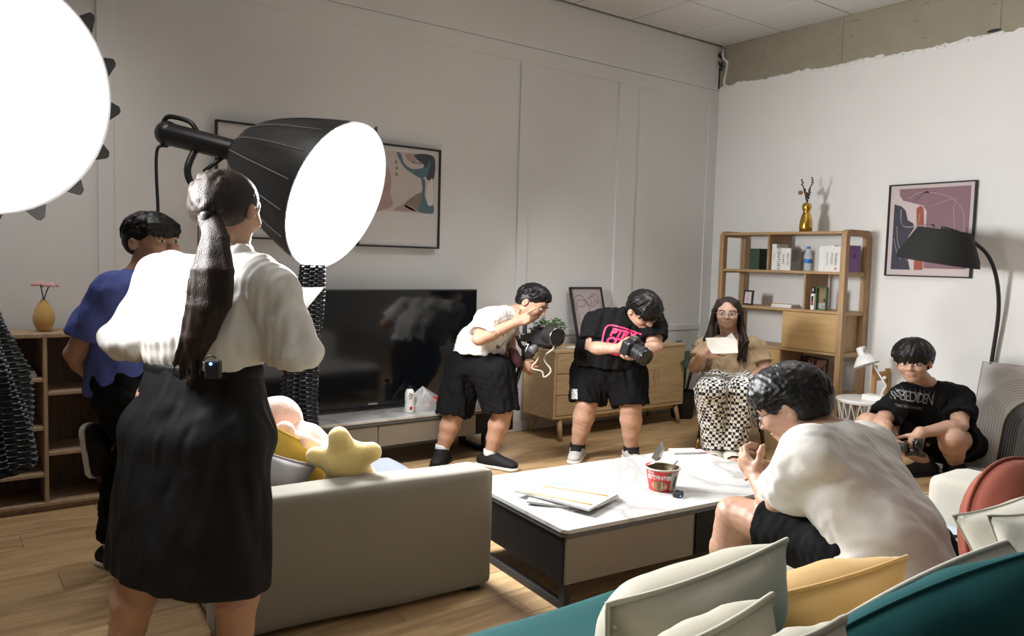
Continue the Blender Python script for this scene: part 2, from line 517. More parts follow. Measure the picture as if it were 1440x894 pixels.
# ================================================================== the setting
X0, X1, Y0, Y1, ZC = -4.0, 6.29, -4.0, 5.15, 3.533
floor = structure('floor', MB().span((X0, Y0, -0.12), (X1, Y1, -0.014)).me(), M['grid'])
PL, PWD = 1.32, 0.205
plank_me = MB().span((-PL / 2 + 0.0008, -PWD / 2 + 0.0008, -0.014), (PL / 2 - 0.0008, PWD / 2 - 0.0008, 0.0), bevel=0.0012, seg=1).me()
plank_me.materials.append(M['floor'])
row = 0
y = 0.9 - 0.14
rest = MB()
while y < Y1 + 0.1:
    x = -0.9 - (row * 0.47) % PL
    while x < X1 - 0.02:
        lo, hi = max(x, -1.2), min(x + PL, X1)
        ly, hy = y, min(y + PWD, Y1)
        if hi - lo > 0.03:
            full = abs(hi - lo - PL) < 1e-6 and abs(hy - ly - PWD) < 1e-6
            me = plank_me if full else None
            if me is None:
                me = MB().span((-(hi - lo) / 2 + 0.0008, -(hy - ly) / 2 + 0.0008, -0.014), ((hi - lo) / 2 - 0.0008, (hy - ly) / 2 - 0.0008, 0), bevel=0.0012, seg=1).me()
                me.materials.append(M['floor'])
            o = bpy.data.objects.new('plank', me); link(o); o.parent = floor
            o.location = ((lo + hi) / 2, (ly + hy) / 2, 0)
        x += PL
    y += PWD; row += 1
MBr = MB()
MBr.span((X0, Y0, -0.014), (-1.2, Y1, 0.0)); MBr.span((-1.2, Y0, -0.014), (X1, 0.76, 0.0))
tag(MBr.put('plank_field', M['floor'], floor), kind='stuff')

# walls: the wall behind the television carries flat raised frames round recessed panels
structure('wall_back', MB().span((X0, Y1, -0.1), (X1 + 0.2, Y1 + 0.15, ZC + 0.3)).me(), M['wall'])
wr = structure('wall_right', MB().span((X1, Y0, -0.1), (X1 + 0.15, Y1 + 0.15, ZC + 0.3)).me(), M['board'])
structure('wall_left', MB().span((X0 - 0.15, Y0, -0.1), (X0, Y1 + 0.15, ZC + 0.3)).me(), M['studio'])
structure('wall_front', MB().span((X0, Y0 - 0.15, -0.1), (X1 + 0.2, Y0, ZC + 0.3)).me(), M['studio'])
T = 0.016
def batten(n, x0, x1, z0, z1, t=T):
    structure('trim_%d' % n, MB().span((x0, Y1 - t, z0), (x1, Y1 + 0.01, z1), bevel=0.003, seg=1).me(), M['wall'])
batten(1, X0, X1, 3.115, ZC, 0.022)          # upper band below the ceiling
batten(2, X0, X1, 2.99, 3.112)               # top rail
batten(3, 0.82, 0.905, 0.09, 2.99)
batten(4, 3.86, 3.962, 0.09, 2.99)
batten(5, 4.945, 5.175, 0.09, 2.99)
batten(6, 6.15, X1, 0.09, 2.99)
batten(7, X0, X1, 0.78, 0.835, 0.012)
structure('baseboard_back', MB().span((X0, Y1 - 0.026, 0), (X1, Y1 + 0.01, 0.09), bevel=0.004, seg=1).me(), M['skirting'])
structure('baseboard_right', MB().span((X1 - 0.02, Y0, 0), (X1 + 0.01, Y1 - 0.03, 0.08), bevel=0.004, seg=1).me(), M['skirting'])

# right wall: white plaster up to a ragged edge, bare gypsum boards above it
r2 = random.Random(3)
edge = []
yy = Y1
while yy > Y0:
    t = (Y1 - yy)
    z = 3.145 + 0.006 * math.sin(t * 2.1 + 1) + 0.008 * math.sin(t * 9) + r2.uniform(-0.012, 0.012)
    edge.append((X1 - 0.006, yy, z)); yy -= r2.uniform(0.02, 0.075)
pts = [(X1 - 0.006, Y0, -0.05)] + [(X1 - 0.006, Y1, -0.05)] + edge + [(X1 - 0.006, Y0, 3.14)]
MB().prism(pts, (0.012, 0, 0)).put('plaster_coat', M['plaster'], wr)
lip = MB()
for a, b in zip(edge[::1], edge[1::1]):
    if r2.random() < 0.5:
        lip.ball((a[0], (a[1] + b[1]) / 2, a[2] - 0.012), (0.006, abs(a[1] - b[1]) * 0.5 + 0.01, 0.016), 4)
lip.put('plaster_ridge', M['plaster'], wr, True)
for a, b in ((Y1 - 0.06, 3.855), (3.845, 2.62), (2.61, 1.38), (1.37, 0.14), (0.13, Y0)):
    MB().span((X1 - 0.0045, b, 3.05), (X1 + 0.004, a, ZC), bevel=0.001, seg=1).put('gypsum_board', M['board'], wr)
scr = MB()
for yv in (4.6, 3.9, 3.8, 3.2, 2.7):
    for zv in (3.22, 3.36, 3.48):
        scr.cyl((X1 - 0.0055, yv + r2.uniform(-.08, .08), zv), (X1, yv, zv), 0.004, n=6)
scr.put('screw', M['grid'], wr)
MB().ball((X1 - 0.004, 2.66, 3.165), (0.006, 0.05, 0.012), 6).put('plaster_hole', M['black'], wr, True)
hole = MB()
for k in range(16):
    p = Vector((X1 - 0.012 - r2.random() * 0.05, Y1 - 0.03 - r2.random() * 0.03, 3.30 + r2.random() * 0.19))
    hole.ball(p, (r2.uniform(.006, .016), .008, r2.uniform(.006, .02)), 4)
hole.span((X1 - 0.035, Y1 - 0.03, 3.13), (X1 - 0.022, Y1 - 0.02, 3.33))
hole.put('broken_corner', M['black'], wr)
MB().tube(catmull([(X1 - 0.02, Y1 - 0.05, 3.5), (X1 - 0.035, Y1 - 0.07, 3.42), (X1 - 0.0, Y1 - 0.1, 3.36), (X1 - 0.005, Y1 - 0.07, 3.2), (X1 - 0.008, Y1 - 0.09, 3.14)], 5), 0.012, 6).put('corner_bead', M['plaster'], wr, True)

# ceiling of square tiles in a metal grid
ceil = structure('ceiling', MB().span((X0, Y0, ZC + 0.02), (X1 + 0.15, Y1 + 0.15, ZC + 0.15)).me(), M['grid'])
TS = 0.664
tile_me = MB().span((-TS / 2 + 0.006, -TS / 2 + 0.006, 0.002), (TS / 2 - 0.006, TS / 2 - 0.006, 0.022), bevel=0.003, seg=1).me()
tile_me.materials.append(M['ceiling'])
xs = 5.69; ys = Y1 - 0.704 + TS / 2
i = 0
cx = xs + TS / 2
while cx > -.6:
    cy_ = ys
    while cy_ > -.6:
        me = tile_me; c = [cx, cy_]
        if cx + TS / 2 > X1:
            w = X1 - (cx - TS / 2)
            me = MB().span((-w / 2 + 0.006, -TS / 2 + 0.006, 0.002), (w / 2 - 0.004, TS / 2 - 0.006, 0.022), bevel=0.003, seg=1).me(); me.materials.append(M['ceiling'])
            c[0] = cx - TS / 2 + w / 2
        o = bpy.data.objects.new('ceiling_tile', me); link(o); o.parent = ceil
        o.location = (c[0], c[1], ZC)
        cy_ -= TS
    cx -= TS

# ================================================================== furniture on the television wall
# --- television console
UX = Vector((1, 0, 0)); UY = Vector((0, 1, 0))
cF, cB = 4.65, 5.07
CX0, CX1 = 1.30, 3.53
t = thing('television_console', 'low white-topped console with cream and black drawers under the television', 'cabinet', ((CX0 + CX1) / 2, (cF + cB) / 2, 0))
MB().span((CX0 - .02, cF - .012, .318), (CX1, cB, .338), bevel=.004).put('top', M['marble'], t)
MB().span((CX0 - .015, cF - .008, .296), (CX1 - .005, cB, .3175), bevel=.002, seg=1).put('top_edge', M['grey_rim'], t)
MB().span((CX0, cF + .02, .15), (CX1 - .02, cB, .2955)).put('carcass', M['blacklaq'], t)
for a, b, mm in ((CX0 + .02, 1.605, 'cream_front'), (1.612, 2.388, 'cream_front'), (2.394, 3.17, 'cream_front'), (3.178, 3.505, 'blacklaq')):
    MB().span((a, cF, .15), (b, cF + .0195, .292), bevel=.003, seg=1).put('drawer', M[mm], t)
for x in (1.75, 3.29):
    f = MB()
    f.span((x - .02, cF + .04, 0), (x + .02, cF + .075, .149)); f.span((x - .02, cB - .08, 0), (x + .02, cB - .04, .149))
    f.span((x - .02, cF + .076, 0), (x + .02, cB - .081, .03))
    f.put('leg_frame', M['black'], t)

# --- television
t = thing('television', 'large black flat-screen television standing on the console against the wall', 'television', (2.45, 4.95, .338))
tx0, tx1 = 1.52, 3.345
MB().span((tx0, 4.93, .372), (tx1, 4.965, 1.183), bevel=.006).put('casing', M['blackpl'], t)
MB().span((tx0 + .012, 4.9285, .40), (tx1 - .012, 4.9298, 1.171)).put('screen', M['screen'], t)
MB().span((tx0 + .25, 4.9655, .5), (tx1 - .25, 5.0, .95), bevel=.01).put('rear_housing', M['blackpl'], t)
sb = MB()
for x in (1.86, 3.0):
    sb.span((x - .012, 4.90, .338), (x + .012, 5.02, .35)); sb.span((x - .012, 4.94, .35), (x + .012, 4.96, .3715))
sb.put('foot', M['blackpl'], t)
bm_ = onY(524, 563, 4.927)
print_on('maker_badge', MB().span((-.035, -.006, 0), (.035, .006, .002)).me(), plane_mtx((bm_.x, 4.9275, .388), UX, (0, 0, 1)), M['steel'], t)

# --- bookcase at the left end of the wall
bF, bB = 4.78, 5.10
t = thing('open_bookcase', 'low brown open bookcase of square bays against the wall at far left', 'bookcase', (-.2, 4.95, 0))
ZB = .955
MB().span((-1.3, bF, ZB - .022), (.80, bB, ZB), bevel=.003, seg=1).put('top', M['case'], t)
MB().span((-1.3, bF, .03), (.80, bB, .05), bevel=.003, seg=1).put('bottom_shelf', M['case'], t)
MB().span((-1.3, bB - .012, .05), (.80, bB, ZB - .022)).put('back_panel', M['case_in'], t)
MB().span((-1.28, bF + .03, 0), (.78, bB, .03)).put('plinth', M['case'], t)
ups = [-1.3, -.72, -.10, .495, .782]
for x in ups:
    MB().span((x, bF, .05), (x + .02, bB - .012, ZB - .0225), bevel=.003, seg=1).put('upright', M['case'], t)
for a, b, zz in ((.515, .782, (.625, .30)), (-.08, .495, (.70, .44, .19)), (-.70, -.10, (.625, .30)), (-1.28, -.72, (.625, .30))):
    for z in zz:
        MB().span((a, bF + .003, z), (b, bB - .012, z + .018), bevel=.002, seg=1).put('shelf', M['case'], t)
p = onY(42, 527, 4.9)
solo('book', MB().span((.29, 4.82, .718), (.47, 5.0, .738), bevel=.002).span((.30, 4.83, .7385), (.465, 4.99, .752), bevel=.002).me(), M['grey_cover'],
     'small grey book lying on the upper left shelf of the brown bookcase', 'book')

# vase with a pink flower on top
vx, vy = onY(62, 468, 4.93).x, 4.93
t = thing('vase', 'ochre egg-shaped vase with a pink flower on the brown bookcase', 'vase', (vx, vy, ZB))
auto(MB().lathe([(.022, 0), (.036, .012), (.052, .05), (.054, .08), (.045, .115), (.028, .148), (.016, .165), (.014, .172), (.010, .170), (.008, .15)], (vx, vy, ZB), n=28).put('body', M['mustard'], t))
st = MB()
st.tube(catmull([(vx, vy, ZB + .16), (vx - .006, vy, ZB + .21), (vx - .015, vy - .01, ZB + .25)], 4), .003, 6)
st.tube(catmull([(vx, vy, ZB + .16), (vx + .01, vy, ZB + .2), (vx + .025, vy - .01, ZB + .245)], 4), .003, 6)
st.put('stem', M['leafdark'], t, True)
M['petal'] = mat('pale_pink_petals', (0.60, 0.36, 0.34), 0.7, noise=.1, nscale=30)
for (cx_, cz_) in ((-.018, .255), (.028, .25)):
    fl = MB()
    for k in range(14):
        a = k * 2.4; rr = .012 + .024 * (k / 14)
        c = Vector((vx + cx_ + math.cos(a) * rr, vy - .012 + math.sin(a) * rr * .8, ZB + cz_ + .012 - rr * .35))
        fl.ball(c, (.017, .017, .007), 5, Matrix.Rotation(a, 3, 'Z') @ Matrix.Rotation(.7, 3, 'Y'))
    fl.put('flower', M['petal'], t, True)

# --- oak sideboard
sF, sB, SX0, SX1 = 4.70, 5.10, 3.935, 5.445
t = thing('oak_sideboard', 'light oak sideboard with three drawers and a door on splayed legs', 'sideboard', ((SX0 + SX1) / 2, (sF + sB) / 2, 0))
MB().span((SX0, sF, .688), (SX1, sB, .712), bevel=.004).put('top', M['oak_side'], t)
MB().span((SX0, sF + .004, .168), (SX0 + .024, sB, .6875), bevel=.003).put('side_panel', M['oak_side'], t)
MB().span((SX1 - .024, sF + .004, .168), (SX1, sB, .6875), bevel=.003).put('side_panel', M['oak_side'], t)
MB().span((SX0 + .0245, sF + .004, .168), (SX1 - .0245, sB, .19)).put('bottom_panel', M['oak_side'], t)
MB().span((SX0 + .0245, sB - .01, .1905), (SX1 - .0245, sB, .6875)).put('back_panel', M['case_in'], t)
dx = [SX0 + .027, 4.72, 4.724, 5.085, 5.089, SX1 - .027]
dz = [(.194, .352), (.357, .522), (.527, .684)]
for z0, z1 in dz:
    d = MB().span((dx[0], sF + .002, z0), (dx[1], sF + .02, z1), bevel=.003, seg=1).put('drawer', M['oak_side'], t)
for k in (2, 4):
    d = MB().span((dx[k], sF + .002, .194), (dx[k + 1], sF + .02, .684), bevel=.003, seg=1).put('door', M['oak_side'], t)
    x = dx[k + 1] - .03 if k == 2 else dx[k] + .022
    MB().ball((x, sF + .002, .45), (.012, .004, .055), 8).put('finger_pull', M['case'], d, True)
MB().span((SX0 + .10, sF + .03, .135), (SX1 - .1, sF + .055, .1675)).span((SX0 + .10, sB - .06, .135), (SX1 - .1, sB - .035, .1675)).put('under_frame', M['oak'], t)
for (x, y, ox, oy) in ((SX0 + .06, sF + .04, -.09, -.075), (SX1 - .1, sF + .04, .07, -.05), (SX0 + .06, sB - .06, -.02, .03), (SX1 - .1, sB - .06, .07, .03)):
    MB().cyl((x + ox * .3 + .02, y + oy, 0), (x + .03, y, .1675), .015, .026, 14).put('leg', M['oak_up'], t, True)

# things on the sideboard
def framed(name, label, o, ux, uz, w, h, t_, frame_m, mat_m, border=.012, depth=.025, cat='picture', group=None):
    """Picture frame: o lower left corner of the front, ux along the width, uz up."""
    ux = Vector(ux).normalized(); uz = Vector(uz).normalized(); n = ux.cross(uz).normalized()
    c = o + ux * w / 2
    th = thing(name, label, cat, c, group)
    R = Matrix((ux, uz, n)).transposed()
    m = Matrix.Translation(o) @ R.to_4x4()
    b = MB()
    for lo, hi in (((0, 0, -depth), (border, h, 0)), ((w - border, 0, -depth), (w, h, 0)), ((border, 0, -depth), (w - border, border, 0)), ((border, h - border, -depth), (w - border, h, 0))):
        b.span(lo, hi, bevel=.0015, seg=1)
    me = b.me(); me.transform(m); put('frame', me, frame_m, th)
    me = MB().span((border * .6, border * .6, -depth), (w - border * .6, h - border * .6, -depth + .014)).me(); me.transform(m); put('mount', me, mat_m, th)
    return th, m, -depth + .0145
def shape(pts, z, th=.0006, n=6, closed=True):
    """Flat printed shape from control points in picture coordinates."""
    c = catmull([(a, b, z) for a, b in pts], n, True) if n else [(a, b, z) for a, b in pts]
    return MB().prism(c, (0, 0, th)).me()
def stroke(pts, z, w, n=8):
    b = MB(); c = catmull([(a, q, z) for a, q in pts], n)
    for p, q in zip(c, c[1:]):
        d = (q - p)
        if d.length < 1e-6: continue
        s = Vector((-d.y, d.x, 0)).normalized() * w / 2
        e = d.normalized() * w * .25
        b.face((p - s - e, q - s + e, q + s + e, p + s - e))
    return b.me(False)
def ink(name, me, m, mats, th):
    me.transform(m); return put(name, me, mats, th)

# leaning line drawing on the sideboard
M['mauve_paper'] = mat('mauve_grey_print', (0.46, 0.39, 0.39), 0.7)
M['line'] = mat('drawn_line', (0.10, 0.085, 0.085), 0.7)
o_ = onY(832, 489, 4.93); o_.z = .712
tl = onY(803, 393, 5.08)
up = Vector((0, .13, .56))
o0 = Vector((4.42, 4.965, .712))
th, m, zz = framed('picture_frame', 'black framed line drawing on mauve paper leaning on the wall behind the sideboard', o0, (1, 0, 0), (-.02, .12, .50), .36, .50, 0, M['black'], M['mauve_paper'], .012, .03)
for pts in ([(.05, .30), (.03, .39), (.09, .43), (.15, .40), (.14, .34), (.08, .33), (.05, .36), (.10, .39), (.17, .37), (.19, .30), (.14, .22), (.10, .15), (.09, .06)],
            [(.19, .33), (.17, .37), (.20, .41), (.23, .37), (.20, .34), (.24, .33), (.27, .37), (.25, .42), (.22, .41), (.27, .44), (.31, .41), (.29, .36), (.33, .37), (.33, .32), (.26, .28), (.18, .26)],
            [(.07, .27), (.05, .20), (.08, .12), (.06, .05)], [(.30, .28), (.27, .18), (.30, .06)]):
    ink('drawn_line', stroke(pts, zz, .0045), m, M['line'], th)

# leafy plant in a black pot
pc = Vector((onY(772, 490, 4.88).x, 4.88, .712))
t = thing('potted_plant', 'bushy small-leaved plant in a black pot on the left end of the sideboard', 'plant', pc)
auto(MB().lathe([(.05, 0), (.055, .004), (.068, .11), (.07, .115), (.062, .116), (.058, .09)], pc, n=24).put('pot', M['blackpl'], t))
r3 = random.Random(5)
lf = MB(); stm = MB()
for k in range(230):
    a = r3.uniform(0, 2 * PI); e = r3.uniform(-.25, 1.3); R_ = r3.uniform(.07, .145)
    c = pc + Vector((math.cos(a) * math.cos(e) * R_ * 1.15, math.sin(a) * math.cos(e) * R_ * .95, .125 + math.sin(e) * R_ * .85))
    c.y = min(c.y, Y1 - .05)
    lx = Vector((math.cos(a + r3.uniform(-.7, .7)), math.sin(a), r3.uniform(-.5, .5))).normalized(); F = frame_of((r3.uniform(-.4, .4), r3.uniform(-.8, .2), 1), lx)
    l = r3.uniform(.016, .028); w = l * .62
    P_ = [F @ Vector(v) for v in ((-l, 0, 0), (-l * .3, -w, .004), (l * .4, -w * .8, .003), (l, 0, -.004), (l * .4, w * .8, .003), (-l * .3, w, .004))]
    lf.face([c + v for v in P_])
    if k % 4 == 0:
        stm.tube([pc + Vector((0, 0, .1)), pc.lerp(c, .5) + Vector((0, 0, .07)), c], .0018, 5)
tag(lf.put('foliage', M['leaf'], t, recalc=False), kind='stuff'); stm.put('stem', M['leafdark'], t)
solo('cable_box', MB().box((4.19, 4.80, .720), (.10, .05, .015), rotz(.2).to_3x3(), .005).me(), M['white'], 'small flat white gadget lying on the sideboard in front of the potted plant', 'gadget')
solo('paper_tag', MB().box((onY(925, 484, 4.78).x, 4.78, .7145), (.07, .04, .005), rotz(.1).to_3x3(), .001).me(), M['paper'], 'small white card lying near the right end of the sideboard top', 'card')
# black desk stand with a figure-like clip, behind the photographer
sx = onY(940, 480, 4.93)
t = thing('desk_stand', 'black T-shaped desk stand with a dark clip on the right end of the sideboard', 'stand', (sx.x, 4.93, .712))
b_ = onY(946, 468, 4.93); c_ = onY(940, 446, 4.93)
MB().span((5.02, 4.87, .7125), (5.24, 4.99, .722), bevel=.003).put('base', M['blackpl'], t)
MB().span((5.175, 4.92, .7225), (5.21, 4.945, .853), bevel=.004).put('post', M['blackpl'], t)
MB().span((5.00, 4.915, .8535), (5.27, 4.95, .866), bevel=.003).put('cross_bar', M['blackpl'], t)
MB().tube([(5.13, 4.93, .866), (5.15, 4.93, .90), (5.17, 4.92, .93)], .02, 8).ball((5.19, 4.93, .945), (.03, .03, .035), 8).ball((5.165, 4.92, .91), (.028, .03, .04), 8).tube([(5.19, 4.93, .96), (5.225, 4.93, .985)], .012, 8).put('clip', M['black'], t, True)
solo('folded_card', MB().prism([(5.245, 4.86, .7125), (5.37, 4.93, .7125), (5.27, 4.93, .83), (5.25, 4.91, .84)], (.002, .02, 0)).prism([(5.0, 4.80, .7235), (5.2, 4.78, .7235), (5.2, 4.86, .75), (5.02, 4.86, .77)], (0, .002, .002)).me(), M['green2'],
     'green folded card standing on the right end of the sideboard', 'card')

# floor plant beside the sideboard
fx = Vector((5.62, 4.86, 0))
t = thing('floor_plant', 'dark broad-leaved plant in a black pot on the floor beside the sideboard', 'plant', fx)
auto(MB().lathe([(.09, 0), (.10, .01), (.125, .24), (.13, .25), (.12, .25), (.115, .2)], fx, n=24).put('pot', M['black'], t))
stm = MB()
for k, (ox, oy, oz, s) in enumerate(((-.10, -.10, .62, 1), (.02, -.14, .60, .9), (.10, -.06, .66, 1), (-.03, .06, .70, .8), (.14, .08, .58, .8), (-.14, .02, .56, .8))):
    c = fx + Vector((ox, oy, oz))
    stm.tube(catmull([fx + Vector((ox * .2, oy * .2, .2)), fx + Vector((ox * .5, oy * .5, oz * .6)), c], 4), .007, 6)
    n_ = Vector((ox, oy, .25)).normalized(); F = frame_of((ox * .6, oy * .6, 1), (ox, oy, -.12))
    def leaf(u, v, F=F, c=c, s=s):
        w = math.sin(PI * min(u * .94 + .06, 1)) ** .7 * .075 * s
        return c + F @ Vector(((u - .2) * .24 * s, (v - .5) * 2 * w, -.12 * s * u * u + .02 * abs(v - .5)))
    MB().surf(leaf, 8, 4).put('leaf', M['leafdark'], t, True)
stm.put('stem', M['leafdark'], t, True)

# things on the console
bc = onZ(573.5, 571, .338); bc = Vector((2.685, 4.76, .338))
t = thing('drink_bottle', 'white plastic drink bottle with black and red print beside the snack bag', 'bottle', bc)
auto(MB().lathe([(.028, 0), (.033, .004), (.034, .05), (.031, .07), (.034, .09), (.033, .135), (.026, .155), (.016, .165)], bc, n=24).put('body', M['white'], t))
MB().cyl(bc + Vector((0, 0, .165)), bc + Vector((0, 0, .185)), .016, n=16).put('cap', M['blackpl'], t)
fd = Vector((-.55, -.83, 0)).normalized(); fx_ = Vector((.83, -.55, 0))
pr = MB()
for (a, z) in ((.006, .135), (.016, .125), (.002, .118), (.014, .108), (.004, .100), (.018, .128)):
    pr.box(bc + fx_ * (a) + fd * .0325 + Vector((0, 0, z)), (.009, .006, .006), frame_of(fd, fx_))
pr.put('black_print', M['ink'], t)
MB().ball(bc + fx_ * .012 + fd * .031 + Vector((0, 0, .035)), (.012, .006, .013), 8).put('red_print', M['red'], t, True)


# ---- plastic snack bag on the console
def lump(fn, nu=28, nv=14):
    return MB().surf(fn, nu, nv, True)
bg = Vector((2.86, 4.80, .338))
t = thing('snack_bag', 'clear plastic carrier bag of red and gold snack packets by the white bottle', 'bag', bg)
def bagf(u, v):
    a = u * 2 * PI
    r = 1.0 - .35 * v
    k = 1 + .10 * math.sin(5 * a + 3 * v) + .06 * math.sin(9 * a - 7 * v)
    x = math.cos(a) * .125 * k * r * (1 - v ** 3) + .06 * math.cos(a) * (1 - v)
    y = math.sin(a) * .07 * k * r * (1 - v ** 4)
    z = .002 + v * .14 * (1 + .2 * math.sin(3 * a)) 
    return bg + Vector((x - .05 * v, y, z))
lump(bagf).put('bag_skin', M['bag'], t, True, recalc=False)
M['gold_foil'] = mat('gold_foil', (0.60, 0.38, 0.10), .25, metal=.7, noise=.2, nscale=40, bump=.4, bscale=60)
M['red_foil'] = mat('red_foil', (0.70, 0.05, 0.03), .35, noise=.2, nscale=30, bump=.4, bscale=60)
M['teal_foil'] = mat('teal_wrap', (0.10, 0.30, 0.32), .4)
for c, r, mm, nm in (((-.075, -.02, .024), (.034, .028, .02), 'gold_foil', 'gold_packet'), ((-.02, -.03, .026), (.036, .03, .021), 'gold_foil', 'gold_packet'), ((.045, -.01, .055), (.052, .03, .035), 'red_foil', 'red_packet'), ((.0, .03, .065), (.075, .02, .012), 'teal_foil', 'teal_packet'), ((.095, .005, .03), (.03, .03, .025), 'red_foil', 'red_packet')):
    MB().ball(bg + Vector(c), r, 8, Matrix.Rotation(.3, 3, 'Y')).put(nm, M[mm], t, True)
solo('folded_paper', MB().prism([(3.30, 4.76, .3385), (3.40, 4.76, .3385), (3.35, 4.77, .41)], (0, .06, 0)).span((3.28, 4.70, .3385), (3.46, 4.755, .35)).me(), M['paper'],
     'small folded white card on the right end of the console behind the cameraman', 'card')

# ================================================================== pictures on the walls
M['print_paper'] = mat('picture_paper', (0.62, 0.61, 0.60), 0.7)
M['p_dark'] = mat('print_dark_slate', (0.05, 0.055, 0.075), 0.6)
M['p_teal'] = mat('print_grey_teal', (0.09, 0.16, 0.20), 0.6)
M['p_cream'] = mat('print_cream', (0.55, 0.49, 0.46), 0.6, noise=.05, nscale=8)
M['p_pink'] = mat('print_dusty_pink', (0.42, 0.29, 0.27), 0.6, noise=.08, nscale=9)
M['p_olive'] = mat('print_olive', (0.23, 0.19, 0.14), 0.6, noise=.1, nscale=10)
M['p_white'] = mat('print_white', (0.66, 0.64, 0.62), 0.6)
th, m, zz = framed('picture_frame', 'thin black framed marbled abstract print on the wall behind the far softbox', Vector((2.440, 5.098, 1.478)), (1, 0, 0), (0, 0, 1), .668, .732, 0, M['black'], M['print_paper'], .012, .03)
Wd, Hd = .668, .732
def P2(pts, x0=.05, x1=.622, y0=.255, y1=.685):
    return [(x0 + a * (x1 - x0), y0 + b * (y1 - y0)) for a, b in pts]
ink('print_ground', shape(P2([(0, 0), (1, 0), (1, 1), (0, 1)]), zz, n=0), m, M['p_cream'], th)
z1 = zz + .0008; z2 = zz + .0016; z3 = zz + .0024
ink('print_patch', shape(P2([(0, .03), (.28, .03), (.40, .12), (.36, .3), (.37, .55), (.30, .75), (0, .95)]), z1, n=6), m, M['p_pink'], th)
ink('print_patch', shape(P2([(.70, .99), (.98, .98), (.99, .62), (.90, .58), (.86, .66), (.80, .74), (.84, .82), (.74, .9)]), z1, n=6), m, M['p_dark'], th)
ink('print_patch', shape(P2([(.44, .98), (.50, .97), (.55, .82), (.66, .74), (.78, .76), (.88, .80), (.93, .92), (.9, .7), (.80, .60), (.62, .70), (.52, .80)]), z2, n=6), m, M['p_teal'], th)
ink('print_patch', shape(P2([(.80, .60), (.86, .55), (.86, .3), (.93, .14), (.985, .16), (.985, .02), (.80, .02), (.56, .13), (.76, .26), (.82, .40)]), z1, n=6), m, M['p_teal'], th)
ink('print_patch', shape(P2([(.56, .13), (.80, .36), (.78, .12), (.74, .03)]), z2, n=6), m, M['p_olive'], th)
ink('print_patch', shape(P2([(.42, .03), (.55, .13), (.64, .10), (.72, .03)]), z2, n=6), m, M['p_pink'], th)
ink('print_patch', shape(P2([(.97, .6), (.98, .2), (.91, .15), (.88, .3), (.9, .5)]), z2, n=6), m, M['p_white'], th)
ink('print_patch', shape(P2([(.56, .97), (.68, .98), (.72, .88), (.64, .86)]), z2, n=6), m, M['p_pink'], th)
for a, b in ((.42, .80), (.43, .70), (.43, .60)):
    ink('print_mark', shape(P2([(a, b), (a + .03, b), (a + .03, b + .05), (a, b + .05)]), z1, n=0), m, M['p_olive'], th)
ink('print_line', stroke(P2([(.66, .86), (.72, .84), (.80, .88), (.78, .82)]), z3, .008), m, M['p_white'], th)
ink('print_line', stroke(P2([(.56, .14), (.66, .10), (.76, .03)]), z3, .010), m, M['p_white'], th)
th, m, zz = framed('picture_frame', 'mostly hidden black framed picture behind the far softbox lamp head', Vector((1.475, 5.098, 1.50)), (1, 0, 0), (0, 0, 1), .66, .73, 0, M['black'], M['print_paper'], .012, .03)
ink('print_ground', shape([(.1, .2), (.56, .2), (.56, .6), (.1, .6)], zz, n=0), m, M['p_pink'], th)

# picture on the right wall
M['a_mauve'] = mat('print_mauve', (0.25, 0.135, 0.165), 0.6, noise=.03, nscale=20)
M['a_navy'] = mat('print_navy', (0.032, 0.03, 0.055), 0.6)
M['a_pale'] = mat('print_pale_pink', (0.64, 0.54, 0.54), 0.6)
M['a_rust'] = mat('print_rust', (0.36, 0.075, 0.04), 0.6)
th, m, zz = framed('picture_frame', 'thin black framed mauve and navy abstract print on the right wall behind the arc lamp', Vector((6.252, 3.355, 1.365)), (0, -1, 0), (0, 0, 1), .660, .727, 0, M['black'], M['a_pale'], .010, .032)
z1 = zz + .0006; z2 = zz + .0014; z3 = zz + .0022
def P3(pts):   # crop pixels of the print to picture coordinates
    return [(.045 + (x - 0) * .575, .04 + y * .65) for x, y in pts]
ink('print_patch', shape(P3([(.06, 1), (1, 1), (1, .04), (.45, .04), (.45, .72), (.40, .79), (.12, .86), (.07, .92)]), z1, n=0), m, M['a_mauve'], th)
ink('print_patch', shape(P3([(0, .82), (.10, .79), (.16, .74), (.20, .62), (.28, .58), (.29, .52), (.22, .42), (.20, .25), (.27, .02), (0, .02)]), z1, n=0), m, M['a_navy'], th)
ink('print_patch', shape(P3([(.32, .02), (.44, .02), (.43, .5), (.40, .77), (.36, .79), (.31, .76), (.33, .5)]), z2, n=0), m, M['a_rust'], th)
M['a_line'] = mat('print_thin_line', (0.50, 0.40, 0.42), 0.6)
for pts, w in (([(.10, .75), (.11, .6), (.18, .54), (.40, .55), (.52, .56), (.56, .54), (.55, .47)], .009), ([(.30, .86), (.36, .92), (.43, .95), (.46, .94)], .009),
               ([(.05, .55), (.08, .35), (.16, .2), (.24, .12)], .004), ([(.02, .40), (.08, .22), (.14, .14)], .003), ([(.2, .88), (.35, .95), (.6, .92), (.8, .84), (.93, .66), (.94, .3)], .004), ([(.82, .84), (.80, .7), (.86, .3)], .004), ([(.5, .78), (.7, .84), (.84, .86)], .003), ([(.36, .7), (.35, .5), (.38, .3)], .004)):
    ink('print_line', stroke(P3(pts), z3, w), m, M['a_line'], th)

